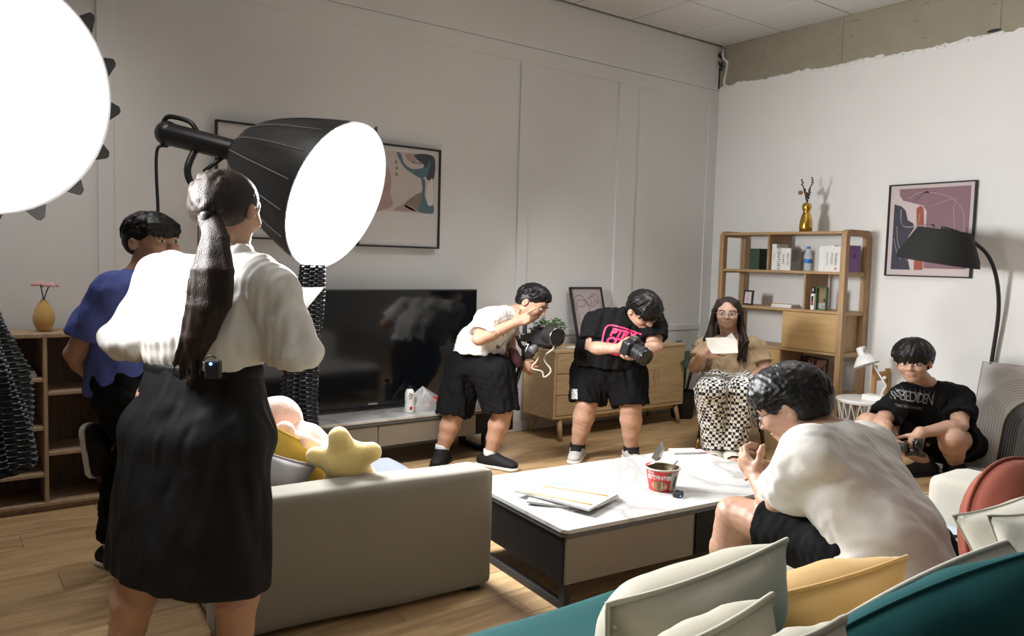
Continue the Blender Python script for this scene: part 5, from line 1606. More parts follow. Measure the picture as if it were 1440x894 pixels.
def B(v):                                        # room point -> body units
    return np.array(v, float) / BS
def b(px, py, d): return B(at(px, py, d))
def unit(v):
    v = np.array(v, float); return v / np.linalg.norm(v)
Rw, Dw, Fw = (np.array(x) for x in (RIGHT, DOWN, FWD))
def dirn(r, d, f):                               # direction from picture right / down / away
    return unit((Rw * r + Dw * d + Fw * f) / BS)
def W3(p): return Vector(np.array(p) * BS)       # body units -> room

class Head:
    def __init__(s, c, fwd, up, size=1.0):
        s.c = np.array(c, float); s.f = unit(fwd); up = np.array(up, float)
        s.r = unit(np.cross(s.f, up)); s.u = unit(np.cross(s.r, s.f)); s.k = size
        s.R = np.stack([s.r, s.f, s.u], 1)       # columns right, forward, up
    def p(s, r, f, u): return s.c + s.k * (s.r * r + s.f * f + s.u * u)
    def ell(s, fl, c, rad, k=.02, cut=False): fl.ell(s.p(*c), np.array(rad) * s.k, s.R, k, cut)

def add_head(fl, H, fem=False, ears=True):
    H.ell(fl, (0, -.012, .035), (.074, .094, .088), .02)
    H.ell(fl, (0, .020, -.035), (.062 if not fem else .058, .068, .078), .04)
    H.ell(fl, (0, .060, -.092), (.026, .026, .022), .035)          # chin
    H.ell(fl, (0, .062, .030), (.052, .026, .022), .03)            # brow
    for s in (1, -1):
        H.ell(fl, (s * .038, .062, -.025), (.024, .024, .02), .025)    # cheek
        H.ell(fl, (s * .031, .096, .006), (.017, .013, .010), .012, True)
        if ears:
            H.ell(fl, (s * .080, -.014, -.006), (.011, .019, .031), .005); H.ell(fl, (s * .092, -.009, -.004), (.009, .010, .019), .004, True)
    k = H.k
    fl.cap(H.p(0, .088, .012), H.p(0, .108, -.024), .008 * k, .012 * k, .014)   # nose
    for s in (1, -1): H.ell(fl, (s * .011, .098, -.027), (.009, .010, .007), .008)
    H.ell(fl, (0, .086, -.056), (.024, .012, .006), .008); H.ell(fl, (0, .084, -.068), (.020, .011, .006), .008)

def face_parts(t, H, brow='hair', fem=False, look=0.0):
    def eb(c, r, name, m, n=8, parent=t):
        q = MB().ball((0, 0, 0), tuple(np.array(r) * H.k), n)
        me = q.me(); mt = Matrix.Translation(Vector(H.p(*c))) @ Matrix(H.R.tolist()).to_4x4()
        me.transform(Matrix.Diagonal((*BS, 1)) @ mt)
        return put(name, me, M[m], parent, True)
    for s in (1, -1):
        e = eb((s * .031, .084, .006), (.0135, .0095, .0062), 'eye', 'eyewhite')
        eb((s * .031 + look, .0905, .0055), (.0062, .004, .0058), 'iris', 'iris', parent=e)
        e2 = MB().tube(catmull([W3(H.p(s * .015, .094, .026)), W3(H.p(s * .032, .0945, .031)), W3(H.p(s * .050, .082, .026))], 4), .0036 * H.k, 6)
        e2.put('eyebrow', M[brow], t, True)
    eb((0, .0905, -.057), (.021, .006, .0044), 'upper_lip', 'lip'); eb((0, .0885, -.066), (.017, .006, .005), 'lower_lip', 'lip')

def spectacles(label, H, m='blackpl', r=.0235):
    c = W3(H.p(0, .1, .004))
    t = thing('spectacles', label, 'glasses', c)
    for s in (1, -1):
        ring = [W3(H.p(s * .033 + r * math.cos(a) * 1.12, .107 - .1 * abs(math.cos(a) * s * .012), .002 + r * .9 * math.sin(a))) for a in np.linspace(0, 2 * PI, 25)[:-1]]
        f = MB().tube(ring, .0017, 6, True).put('rim', M[m], t, True)
        MB().face(ring).put('lens', M['lens'], f)
        MB().tube([W3(H.p(s * .058, .105, .008)), W3(H.p(s * .078, .085, .010)), W3(H.p(s * .083, -.005, .012))], .0017, 6).put('temple', M[m], t, True)
    MB().tube(catmull([W3(H.p(-.010, .108, .004)), W3(H.p(0, .112, .008)), W3(H.p(.010, .108, .004))], 4), .0016, 6).put('bridge', M[m], t, True)
    return t

def add_hand(fl, w, d, n, thumb, curl=(.4, .5, .5), spread=.10, thumb_curl=.3, s=1.0, curls=None, thumb_dir=None):
    """w wrist, d finger direction, n palm normal (fingers bend towards it), thumb +1/-1 for the side of d x n."""
    w = np.array(w, float); d = unit(d); n = unit(np.array(n) - d * (np.array(n) @ d)); sd = np.cross(d, n) * thumb
    R = np.stack([sd, d, n], 1)
    fl.cap(w - d * .02 * s, w + d * .02 * s, .024 * s, .026 * s, .015, wide=(sd, 1.15))
    fl.ell(w + d * .055 * s, np.array((.040, .048, .0155)) * s, R, .015)
    L = (.040, .043, .040, .032)
    for i in range(4):
        o = (.0285 - .019 * i) * s
        root = w + d * (.088 - .004 * abs(i - 1) - .004 * (i == 3)) * s + sd * o
        a0 = (1.5 - i) * spread
        dd = unit(d * math.cos(a0) + sd * math.sin(a0))
        c = curls[i] if curls else curl
        ang = 0; p = root - dd * .012 * s; r = (.0096, .0092, .0092, .0082)[i] * s
        fl.cap(p, root, r * 1.08, r, .008)
        p = root
        for j, f in enumerate((1.0, .68, .55)):
            ang += c[j]
            e = p + (dd * math.cos(ang) + n * math.sin(ang)) * L[i] * f * s
            fl.cap(p, e, r * (1 - .07 * j), r * (.93 - .09 * j), .0045); p = e
    td = unit(thumb_dir) if thumb_dir is not None else unit(d * .62 + sd * .72 + n * .25)
    p = w + d * .022 * s + sd * .022 * s
    e = p + unit(d * .5 + sd * .8 + n * .2) * .034 * s; fl.cap(p, e, .015 * s, .0125 * s, .012)
    e2 = e + td * .034 * s; fl.cap(e, e2, .0115 * s, .0105 * s, .006)
    td2 = unit(td + n * thumb_curl - sd * thumb_curl * .6)
    fl.cap(e2, e2 + td2 * .026 * s, .0105 * s, .0085 * s, .005)

def limb(fl, pts, rads, k=.015): fl.chain(pts, rads, k)

def add_arm(fl, sh, el, wr, s=1.0):
    sh, el, wr = (np.array(x, float) for x in (sh, el, wr))
    m = el + (wr - el) * .28
    fl.chain([sh, sh + (el - sh) * .45, el, m, wr], [.052 * s, .047 * s, .038 * s, .041 * s, .026 * s], .02)

def add_leg(fl, hip, kn, an, s=1.0):
    hip, kn, an = (np.array(x, float) for x in (hip, kn, an))
    back = np.zeros(3)
    c = kn + (an - kn) * .30
    fl.chain([hip, hip + (kn - hip) * .5, kn, c, kn + (an - kn) * .62, an], [.082 * s, .074 * s, .054 * s, .056 * s, .045 * s, .033 * s], .025)

def add_foot(fl, an, toe, s=1.0):
    an, toe = np.array(an, float), np.array(toe, float)
    d = toe - an; d[2] = 0; d = unit(d); heel = an - d * .035; 
    fl.cap(an, (an[0], an[1], .04), .034 * s, .038 * s, .02)
    fl.cap((heel[0], heel[1], .036), (toe[0], toe[1], .026), .034 * s, .024 * s, .02, wide=(np.cross(d, (0, 0, 1)), 1.25))

def shoe(t, an, toe, m_up, m_sole, h=.006, sock=True, collar=.085, extra=None, tilt=None, name='shoe'):
    """Shoe standing flat below the ankle an with its toe at toe (body units)."""
    an, toe = np.array(an, float), np.array(toe, float)
    z0 = toe[2]
    d = toe - an; d[2] = 0; d = unit(d); sd = np.cross(d, (0, 0, 1)); up = np.array((0, 0, 1.0))
    if tilt is not None: d, sd, up = tilt
    base = an - up * ((an - toe) @ up)
    heel = base - d * .052
    tp = toe - d * .03
    fl = Flesh(h)
    fl.cap(heel + up * .045, tp + up * .036, .041, .034, .02, wide=(sd, 1.12))
    fl.cap(base + up * .06, base + up * collar, .043, .041, .03, wide=(d, 1.2))
    fl.cap(base + up * .075 + d * .02, tp + up * .045 - d * .03, .038, .032, .02)
    fl.cyl(base - up * .12, base + up * .010, .35)
    fl.cyl(base + up * (collar + .02), base + up * (collar + .10), .10)
    fl.cyl(base + up * (collar - .025), base + up * (collar + .05), .032)
    s = grown(name, fl, M[m_up], t)
    f2 = Flesh(h)
    f2.cap(heel + up * .016, tp + up * .016, .044, .038, .01, wide=(sd, 1.13))
    f2.cyl(base + up * .026, base + up * .15, .35); f2.cyl(base - up * .15, base, .35)
    grown('sole', f2, M[m_sole], s)
    if sock:
        f3 = Flesh(h); f3.cap(base + up * (collar - .03), base + up * (collar + .045), .043, .043, .01)
        f3.cyl(base + up * (collar + .045), base + up * (collar + .12), .08)
        grown('sock', f3, M[sock if isinstance(sock, str) else 'sock'], s)
    return s, (base, d, sd, up)

def sleeve(fl, sh, end, r0, r1, k=.03, hollow=True):
    sh, end = np.array(sh, float), np.array(end, float); d = unit(end - sh)
    fl.cap(sh, end + d * .02, r0, r1, k)
    return (end, d, r1)
def open_end(fl, e, wall=.012, deep=.012):
    end, d, r = e
    fl.cyl(end, end + d * .14, r + .035); fl.ell(end, (r - wall, r - wall, deep), np.array(frame_of(Vector(d))), .003, True)

def hair_cap(t, H, m='hair', fringe=0.0, seed=1, vol=1.0, locks=150, llen=.9, h=.005, sweep=.25, lr=.0075, nape=-.45, lift=1.035, rough=(.0006, 90), jit=.009):
    """Short hair: a close cap combed from the crown in overlapping locks; the face is left free."""
    fl = Flesh(h); r = random.Random(seed); k = H.k
    c = np.array((0, -.018, .045)); R_ = np.array((.082, .102, .091)) * vol
    H.ell(fl, c, R_, .01)
    H.ell(fl, (0, -.048, .005), np.array((.077, .066, .072)) * vol, .03)
    H.ell(fl, (0, .118, -.045), (.080, .078, .108), .012, True)
    H.ell(fl, (0, .06, -.12), (.12, .12, .085), .012, True)
    for s in (1, -1): H.ell(fl, (s * .088, .004, -.022), (.03, .026, .038), .01, True)
    H.ell(fl, (0, -.03, -.125), (.12, .14, .075), .012, True)
    def on(a, e, q): return H.p(*(c + R_ * q * np.array((math.cos(e) * math.sin(a), math.cos(e) * math.cos(a), math.sin(e)))))
    for j in range(locks):
        a = r.uniform(-PI, PI); e = PI / 2 - abs(r.gauss(.55, .45)) - .05
        low = .34 if abs(a) < .9 else (.05 if abs(a) < 1.9 else nape)
        if abs(a) < .9 and fringe: low = .20
        e = max(e, low + .2)
        L = llen * r.uniform(.6, 1.1); da = sweep * r.uniform(.2, 1.3)
        pts = []
        for i in range(5):
            u = i / 4
            ee = max(e - L * u, low - .06 * r.random())
            pts.append(on(a + da * u, ee, lift + .018 * math.sin(PI * min(u * 1.1, 1)) + r.uniform(-jit, jit)))
        fl.chain(pts, [lr * k * .8, lr * k * 1.1, lr * k * 1.1, lr * k * .9, lr * k * .3], .004)
    if fringe:
        for j in range(30):
            x = -.070 + .140 * j / 29 + r.uniform(-.004, .004)
            y = .078 * math.sqrt(max(0, 1 - (x / .092) ** 2)) + .006
            L = fringe * r.uniform(.75, 1.15) * (1 - .25 * abs(x) / .07)
            fl.chain([H.p(x * .8, y * .75, .108), H.p(x * .95, y + .004, .082), H.p(x + sweep * .02, y + .012, .055), H.p(x + sweep * .05 + r.uniform(-.006, .006), y + .012, .060 - L)], [lr * k, lr * k * 1.1, lr * k, lr * .3 * k], .005)
    return grown('hair', fl, M[m], t, rough[0], rough[1], seed, smooth=1)

# ------------------------------------------------------------------ the seven people
def person(label, foot, group=None):
    return thing('person', label, 'person', (foot[0], foot[1], foot[2] if len(foot) > 2 else 0))
def mid(a, c, t=.5): return np.array(a) * (1 - t) + np.array(c) * t

def torso_flesh(fl, pelvis, chest, neck, sL, sR, H, r=(.088, .086, .09), f=1.38):
    lat = unit(np.array(sR) - np.array(sL))
    fl.chain([pelvis, mid(pelvis, chest), chest], r, .04, wide=(lat, f))
    fl.chain([chest, neck], [r[2] * .85, .058], .02, wide=(lat, 1.2))
    for s in (sL, sR): fl.cap(mid(chest, neck, .65), s, .050, .048, .02)
    fl.cap(neck, H.p(0, -.02, -.05), .058, .053, .02)

def tee(t, name, m, hem, waist, chest, neck, sL, sR, eL, eR, cutL=.62, cutR=.62, H=None, rad=(.12, .115, .115), f=(1.45), h=.0065, wr=.005, seed=1, sl=(.064, .074), hem_dir=None, collar=.064, freq=34, extra=None):
    lat = unit(np.array(sR) - np.array(sL))
    fl = Flesh(h); ends = []
    for s, e, c in ((sL, eL, cutL), (sR, eR, cutR)):
        if s is None: continue
        ends.append(sleeve(fl, s, mid(s, e, c), sl[0], sl[1]))
    for e in ends: open_end(fl, e)
    up = unit(np.array(waist) - np.array(hem)) if hem_dir is None else unit(hem_dir)
    fl2 = fl
    hem = np.array(hem)
    fl.chain([hem - up * .02, waist, chest], rad, .03, wide=(lat, f))
    fl.chain([chest, neck], [rad[2] * .88, .062], .035, wide=(lat, 1.2))
    for s in (sL, sR): fl.cap(mid(chest, neck, .7), s, .062, sl[0] * .96, .03)
    lw = np.array(waist, float)
    for s in (sL, sR):
        q = mid(neck, s, .80); sg = 1 if (np.array(s) - np.array(neck)) @ lat > 0 else -1
        fl.cap(q, lw + lat * sg * rad[1] * (f - 1) * .8, sl[0] * .95, rad[1] * .85, .05)
    fl.cap(mid(neck, sL, .75), mid(neck, sR, .75), sl[0] * .98, sl[0] * .98, .04)
    if extra: extra(fl)
    fl.cyl(hem - up * .24, hem, .34)
    dl = unit(lat - up * (lat @ up)); fl.ell(hem, ((rad[0] - .018) * f, rad[0] - .018, .014), np.stack([dl, np.cross(up, dl), up], 1), .003, True)
    if H is not None:
        nd = unit(H.p(0, -.02, -.05) - np.array(neck))
        fl.cap(np.array(neck) + nd * .022, np.array(neck) + nd * .2, collar, collar * 1.1, .008, True)
    return grown(name, fl, M[m], t, wr, freq, seed, 1, fold=(1, 1, .5))

def shorts(t, name, m, pelvis, waist, hips, knees, hems, lat, rw=.125, f=1.4, r0=.115, r1=.105, h=.0065, wr=.006, seed=3, freq=40, top=None, k=.03):
    fl = Flesh(h); ends = []
    for hp, kn, c in zip(hips, knees, hems):
        ends.append(sleeve(fl, hp, mid(hp, kn, c), r0, r1, .02))
    for e in ends: open_end(fl, e)
    fl.chain([pelvis, waist], [rw, rw * .92], .05, wide=(lat, f))
    return grown(name, fl, M[m], t, wr, freq, seed, 1, fold=(1, 1, .4))

# ---------------------------------------------------------------- 1  standing woman seen from behind
d = 2.5
H = Head(b(321, 297, d), dirn(.24, .05, .96), (0, 0, 1.0))
hip = b(280, 545, d); chest = b(297, 432, d); neck = b(318, 362, d)
sL, sR = b(222, 392, d + .08), b(385, 402, d - .06)
eL, eR = b(182, 478, d + .02), b(409, 496, d - .05)
wL, wR = b(262, 462, d + .33), b(396, 432, d + .26)
fwd = dirn(.55, 0, .83); latw = unit(sR - sL)
foot0 = at(300, 990, d); foot0.z = 0
t = person('standing woman seen from behind, long brown ponytail, white shirt, black midi skirt', foot0)
fl = Flesh(.0052)
torso_flesh(fl, hip, chest, neck, sL, sR, H)
add_head(fl, H, True)
add_arm(fl, sL, eL, wL); add_arm(fl, sR, eR, wR)
add_hand(fl, wL, dirn(.45, -.15, .88), dirn(.3, -.9, .2), -1, (.3, .35, .3))
add_hand(fl, wR, dirn(.30, -.30, .90), dirn(-.9, -.1, .3), 1, (.3, .5, .5))
for s, (hx, kx, ax, tx) in enumerate((((238, 560), (196, 800), (170, 955), (172, 985)), ((318, 560), (334, 800), (330, 960), (345, 985)))):
    hp, kn = b(*hx, d), b(*kx, d - .02 + .03 * s)
    an = b(*ax, d + .02); an[2] = .085
    add_leg(fl, hp, kn, an, 1.06)
    toe = an + dirn(.2, 0, .95) * .16; toe[2] = .03
    add_foot(fl, an, toe)
    if s == 0: toes = [(an, toe)]
    else: toes.append((an, toe))
grown('body', fl, M['skin'], t, .001, 60, 2)
for an, toe in toes:
    shoe(t, an, np.array((*(toe + unit(toe - an) * .04)[:2], 0)), 'shoe_black', 'sole', .007, False, .06)
# skirt
fl = Flesh(.007)
w0, w1 = b(287, 512, d), b(262, 803, d)
fl.cap(w0 + np.array((0, 0, -.03)), mid(w0, w1, .33), .118, .150, .03, wide=(latw, 1.42))
fl.cap(mid(w0, w1, .33), w1 - np.array((0, 0, .06)), .150, .170, .03, wide=(latw, 1.44))
ax_ = unit(w0 - w1)
nh = unit(np.array((0, 0, 1.0)) + latw * .12)
fl.cyl(w1 - nh * .34, w1, .5)
fl.cap(w1 - nh * .10, w1 + nh * .03, .150, .135, .004, True, wide=(latw, 1.40))
fl.cyl(w0, w0 + np.array((0, 0, .2)), .3)
sk_ = grown('skirt', fl, M['skirt'], t, .006, 34, 5, fold=(1, 1, .12))
fl = Flesh(.007); fl.cap(w0 + np.array((0, 0, -.012)), w0 + np.array((0, 0, -.010)), .124, .124, .01, wide=(latw, 1.42)); fl.cyl(w0 + np.array((0, 0, .012)), w0 + np.array((0, 0, .2)), .3); fl.cyl(w0 - np.array((0, 0, .25)), w0 - np.array((0, 0, .036)), .3)
grown('waistband', fl, M['skirt'], sk_, .001, 30, 3)
# shirt with full sleeves
fl = Flesh(.0062)
for s, e, w in ((sL, eL, wL), (sR, eR, wR)):
    m_ = mid(s, e, .55)
    fl.chain([s, m_, e], [.060, .070, .076], .03)
    fl.chain([e, mid(e, w, .55), w], [.076, .068, .036], .03)
    dd = unit(w - e); fl.cyl(w, w + dd * .12, .09)
hb = w0 + np.array((0, 0, .012))
fl.chain([hb + np.array((0, 0, .03)), mid(hb, chest, .45), chest], [.118, .132, .108], .03, wide=(latw, 1.42))
fl.chain([chest, neck], [.098, .06], .035, wide=(latw, 1.3))
for s in (sL, sR): fl.cap(mid(chest, neck, .65), s, .066, .060, .035)
for s in (sL, sR):
    sg = 1 if (s - neck) @ latw > 0 else -1
    fl.cap(mid(neck, s, .8), mid(hb, chest, .35) + latw * sg * .045, .060, .108, .05)
fl.cap(mid(neck, sL, .75), mid(neck, sR, .75), .062, .062, .04)
fl.cyl(hb - np.array((0, 0, .25)), hb - np.array((0, 0, .012)), .5)
nd = unit(H.p(0, -.02, -.05) - neck)
fl.cap(neck - nd * .02, neck + nd * .042, .070, .064, .02)
fl.cyl(neck + nd * .045, neck + nd * .14, .12)
fl.cap(neck + nd * .02, neck + nd * .2, .057, .057, .006, True)
grown('shirt', fl, M['shirt_white'], t, .0062, 32, 8, fold=(1, 1, .35))
# hair
fl = Flesh(.0052)
H.ell(fl, (0, -.020, .040), (.083, .102, .094), .01); H.ell(fl, (0, -.055, -.005), (.076, .066, .07), .03)
H.ell(fl, (0, .118, -.025), (.086, .088, .130), .012, True); H.ell(fl, (0, .06, -.12), (.12, .11, .082), .012, True)
for s in (1, -1): H.ell(fl, (s * .092, .012, -.025), (.034, .026, .040), .01, True)
H.ell(fl, (0, -.02, -.128), (.12, .12, .07), .012, True)
r = random.Random(4)
tie = H.p(.022, -.116, -.042)
for j in range(90):
    a = r.uniform(0, 2 * PI); rr = r.uniform(.25, 1)
    x, z = math.sin(a) * rr, math.cos(a) * rr
    if z < -.55: continue
    y = math.sqrt(max(0, 1 - rr * rr))
    p0 = H.p(x * .081, -.02 + .055 * max(z, 0), .045 + z * .094) if rr > .8 else H.p(x * .083, -.02 - .102 * y, .040 + z * .094)
    m_ = mid(p0, tie, .5); m_ = m_ + unit(m_ - H.p(0, 0, .0)) * .016
    fl.chain([p0, m_, tie], [.008, .0078, .007], .006)
grown('hair', fl, M['hair_brown'], t)
fl = Flesh(.0055)
pt = [tie, b(302, 335, 2.335), b(299, 380, 2.31), b(292, 430, 2.31), b(278, 475, 2.32), b(262, 512, 2.335)]
rad = [.020, .027, .044, .048, .038, .010]
fl.chain(pt, [x * .8 for x in rad], .03, wide=(Rw, 1.15))
for j in range(46):
    a = r.uniform(0, 2 * PI); q = []
    k0 = r.uniform(.5, 1.12)
    for i, p in enumerate(pt):
        o = rad[i] * k0
        a2 = a + .25 * i
        q.append(p + Rw / BS * math.cos(a2) * o * 1.15 + Fw * math.sin(a2) * o * .6 + np.array((0, 0, -.05 * r.random() if i == len(pt) - 1 else 0)))
    q[-1] = q[-1] + Rw * r.uniform(-.03, .035) + np.array((0, 0, r.uniform(-.03, .05)))
    fl.chain(q, [.008, .009, .010, .010, .008, .003], .005)
grown('ponytail', fl, M['hair_brown'], t, .002, 40, 6)
fl = Flesh(.004); fl.chain([tie + np.array((0, 0, .004)), tie - np.array((0, 0, .012))], [.023, .023], .01); grown('hair_tie', fl, M['hair'], t)
face_parts(t, H, 'hair_brown')
# microphone pack at the waist
mp_ = at(300, 519, 2.245)
tm_ = thing('microphone_pack', 'small black microphone pack with a blue light clipped to the back of the skirt waist', 'microphone', mp_)
MB().box(mp_, (.043, .03, .052), rotz(-.55).to_3x3(), .005).put('body', M['blackpl'], tm_)
MB().ball(mp_ - Vector(Fw) * .02 + Vector((0, 0, .016)), .0042, 6).put('light', M['led_blue'], tm_, True)
MB().tube(catmull([mp_ + Vector((.01, 0, .026)), at(306, 505, 2.27), at(296, 500, 2.27), at(286, 508, 2.28), at(292, 514, 2.26)], 6), .0022, 6).put('wire', M['blackpl'], tm_, True)
# the sheet in her right hand
pa = [at(392, 405, 2.80), at(456.5, 403.5, 2.83), at(421, 446, 2.72), at(372, 446, 2.70)]
solo('paper_sheet', MB().prism(pa, Vector(Fw) * .0012).me(), M['paper'], 'white paper sheet held out by the woman in the white shirt', 'paper')

# ---------------------------------------------------------------- 2  man in the blue T-shirt
d = 3.45
H = Head(b(215, 342, d), dirn(.86, .02, -.42), (0, 0, 1.0))
neck = b(200, 388, d); chest = b(188, 448, d); hip = b(182, 545, d)
sR, sL = b(155, 412, d - .16), b(232, 405, d + .14)
eR, wR = b(108, 497, d - .12), b(140, 540, d + .06)
eL, wL = b(245, 480, d + .2), b(215, 535, d + .15)
fl_ = at(160, 812, d); 
t = person('young man in a blue T-shirt and black trousers behind the ponytailed woman', (fl_.x, fl_.y, 0))
fl = Flesh(.006)
torso_flesh(fl, hip, chest, neck, sL, sR, H); add_head(fl, H)
add_arm(fl, sR, eR, wR, 1.12); add_arm(fl, sL, eL, wL, 1.08)
add_hand(fl, wR, dirn(.75, .5, .4), dirn(.3, -.3, .9), 1, (.3, .4, .4)); add_hand(fl, wL, dirn(-.75, .5, -.2), dirn(-.1, -.3, -.9), -1, (.3, .4, .4))
hR, hL = b(178, 568, d - .1), b(196, 568, d + .1)
kR, aR = b(232, 655, d - .12), b(168, 632, d - .04)
kL = b(176, 690, d + .06); aL = b(163, 800, d + .08); aL[2] = .09
add_leg(fl, hR, kR, aR); add_leg(fl, hL, kL, aL)
grown('body', fl, M['skin'], t, .001, 60, 3)
tee(t, 'shirt', 'tee_blue', b(176, 553, d), b(182, 500, d), chest, neck, sL, sR, eL, eR, .74, .70, H, (.125, .118, .112), 1.35, .007, .0042, 21, (.068, .084), unit(np.array((.05, 0, 1))), freq=34)
lat2 = unit(sR - sL)
fl = Flesh(.0075)
for hp, kn, an in ((hR, kR, aR), (hL, kL, aL)):
    dd = unit(an - kn)
    fl.chain([hp, mid(hp, kn), kn, mid(kn, an, .6), an - dd * .02], [.108, .100, .080, .078, .072], .03)
    fl.cyl(an - dd * .025, an + dd * .12, .10)
fl.chain([hip, b(181, 520, d)], [.125, .115], .04, wide=(lat2, 1.3))
grown('trousers', fl, M['short_black'], t, .006, 34, 4, fold=(1, 1, .5))
# raised shoe: sole turned to the back
bk_ = dirn(-1, .08, .15); dn_ = unit(dirn(.12, 1, 0))
base = aR + 0
shoe(t, b(152, 622, d - .05), b(152, 622, d - .05) + bk_ * .085 + dn_ * .15, 'shoe_black', 'sole', .0065, False, .085, tilt=(dn_, unit(np.cross(dn_, -bk_)), -bk_))
tL = aL + dirn(.8, 0, -.4) * .17; tL[2] = 0
shoe(t, aL, tL, 'shoe_black', 'sole', .0065, 'sock')
hair_cap(t, H, 'hair', .045, 7, 1.02)
face_parts(t, H, look=.002)

# ---------------------------------------------------------------- 3  cameraman bending over the gimbal
d = 5.5
H = Head(b(748, 427, d), dirn(.82, .52, -.36), dirn(.48, -.85, -.08))
neck = b(722, 441, d); chest = b(697, 458, d); hip = b(668, 512, d)
sR, sL = b(686, 450, d - .19), b(712, 446, d + .19)
eR, wR = b(674, 477, d - .30), b(724, 454, d - .22)
eL, wL = b(716, 492, d + .10), b(728, 511, d - .02)
f0 = onZ(660, 640, 0)
t = person('cameraman in white T-shirt and black shorts bending over a gimbal before the television', (f0.x, f0.y, 0))
fl = Flesh(.0055)
torso_flesh(fl, hip, chest, neck, sL, sR, H, (.092, .092, .094)); add_head(fl, H)
add_arm(fl, sR, eR, wR, 1.12); add_arm(fl, sL, eL, wL, 1.08)
add_hand(fl, wR, dirn(.85, -.38, .05), dirn(.25, .25, .9), 1, curls=[(.15, .2, .2), (1.1, 1.3, .9), (1.2, 1.4, .9), (1.3, 1.4, .9)], thumb_curl=.5)
add_hand(fl, wL, dirn(.75, .15, -.55), dirn(.45, -.35, .75), -1, (.9, 1.1, .8), s=1.05)
hA, hB = b(652, 522, d + .06), b(694, 522, d - .12)
kA, kB = b(637, 585, d - .02), b(706, 580, d - .14)
aA, aB = b(622, 631, d - .02), b(690, 630, d - .12)
aA[2] = aB[2] = .09
add_leg(fl, hA, kA, aA, 1.12); add_leg(fl, hB, kB, aB, 1.12)
grown('body', fl, M['skin'], t, .001, 60, 3)
tw = tee(t, 'shirt', 'tee_white', b(671, 497, d), b(678, 482, d), chest, neck, sL, sR, eL, eR, .55, .72, H, (.150, .142, .122), 1.25, .0065, .006, 31, (.070, .082), dirn(.16, -1, .0), freq=37)
lat3 = unit(sR - sL)
shorts(t, 'shorts', 'short_black', b(670, 515, d), b(668, 500, d), (hA, hB), (kA, kB), (1.0, .98), unit(hB - hA), .145, 1.2, .128, .108, freq=36, wr=.008)
toA = aA + dirn(-.15, 0, -1) * .175; toA[2] = 0
toB = aB + dirn(.85, 0, -.52) * .185; toB[2] = 0
shoe(t, aA, toA, 'shoe_black', 'shoe_black', .0065); shoe(t, aB, toB, 'shoe_black', 'sole', .0065)
hair_cap(t, H, 'hair', .0, 9, 1.0, 150, .5, sweep=.3)
face_parts(t, H)
# bear-like line print on the shirt front: plain outline
M['shirt_line'] = mat('printed_brown_line', (.10, .065, .055), .8)
pc = at(715, 472, 5.3); mt = plane_mtx(pc, RIGHT * .8 - FWD * .6, -DOWN)
for pts in ([(-.10, .0), (-.11, .05), (-.07, .08), (-.05, .07), (-.03, .10), (.02, .08), (.06, .10), (.10, .05), (.09, .0)], [(-.12, -.09), (-.08, -.075), (-.03, -.085), (.02, -.06), (.08, -.03)]):
    drape('print_line', stroke(pts, 0, .008), mt, tw, FWD * .8 + RIGHT * -.5, M['shirt_line'], tw)
for c in ((-.01, .005), (-.11, -.07), (-.075, -.08)):
    drape('print_spot', shape([(c[0] - .018, c[1]), (c[0], c[1] + .010), (c[0] + .02, c[1] + .002), (c[0], c[1] - .012)], 0, .0005, 3), mt, tw, FWD * .8 + RIGHT * -.5, M['shirt_line'], tw)

# gimbal with camera
gp = at(736, 512, 5.44)
t = thing('camera_gimbal', 'black video camera on a handheld gimbal gripped by the bending cameraman', 'camera', gp)
gx = Vector(dirn(.95, .0, -.3)); gz = Vector((0, 0, 1)); gy = gz.cross(gx).normalized(); gx = gy.cross(gz)
GR = Matrix((gx, gy, gz)).transposed()
MB().cyl(at(722, 548, 5.44), at(737, 500, 5.44), .017, .018, 14).put('grip', M['blackpl'], t, True)
MB().ball(at(743, 495, 5.43), (.05, .045, .05), 10).put('motor', M['blackpl'], t, True)
MB().cyl(at(748, 492, 5.36), at(752, 490, 5.30), .032, .03, 16).put('motor_cap', M['grey_rim'], t, True)
MB().tube([at(741, 497, 5.44), at(731, 484, 5.45), at(727, 472, 5.45)], .014, 8).put('arm', M['blackpl'], t, True)
MB().tube([at(741, 490, 5.44), at(742, 482, 5.44), at(760, 486, 5.42), at(782, 484, 5.40)], .012, 8).put('cradle', M['blackpl'], t, True)
cb = at(763, 474, 5.42)
MB().box(cb, (.15, .10, .105), GR, .012).put('camera_body', M['blackpl'], t)
MB().box(cb + Vector((0, 0, .068)), (.07, .06, .035), GR, .01).put('viewfinder_hump', M['blackpl'], t)
ln = at(775, 472, 5.34); la = Vector(dirn(.55, .12, -.82))
L_ = auto(MB().cyl(ln - la * .04, ln + la * .07, .058, .06, 24).put('lens', M['blackpl'], t))
MB().lathe([(.061, 0), (.062, .012), (.052, .014), (.045, .002), (0, -.004)], ln + la * .062, la, 28, cap=False).put('lens_ring', M['blackgloss'], L_, True)
MB().tube([ln + la * .068 + (frame_of(la) @ Vector((math.cos(a) * .060, math.sin(a) * .060, 0))) for a in np.linspace(0, 2 * PI, 29)[:-1]], .003, 6, True).put('silver_ring', M['steel'], L_, True)
MB().box(at(741, 474, 5.43), (.085, .06, .06), GR, .012).put('pan_motor', M['blackpl'], t)
MB().box(at(738, 461, 5.43), (.028, .03, .12), GR, .006).put('top_post', M['blackpl'], t)
MB().box(at(762, 461, 5.42), (.12, .04, .016), GR, .004).put('top_plate', M['blackpl'], t)
mk = text_mesh('7', .06); print_on('number', mk, plane_mtx(at(741, 488, 5.36), RIGHT - FWD * .2, -DOWN), M['white'], t)
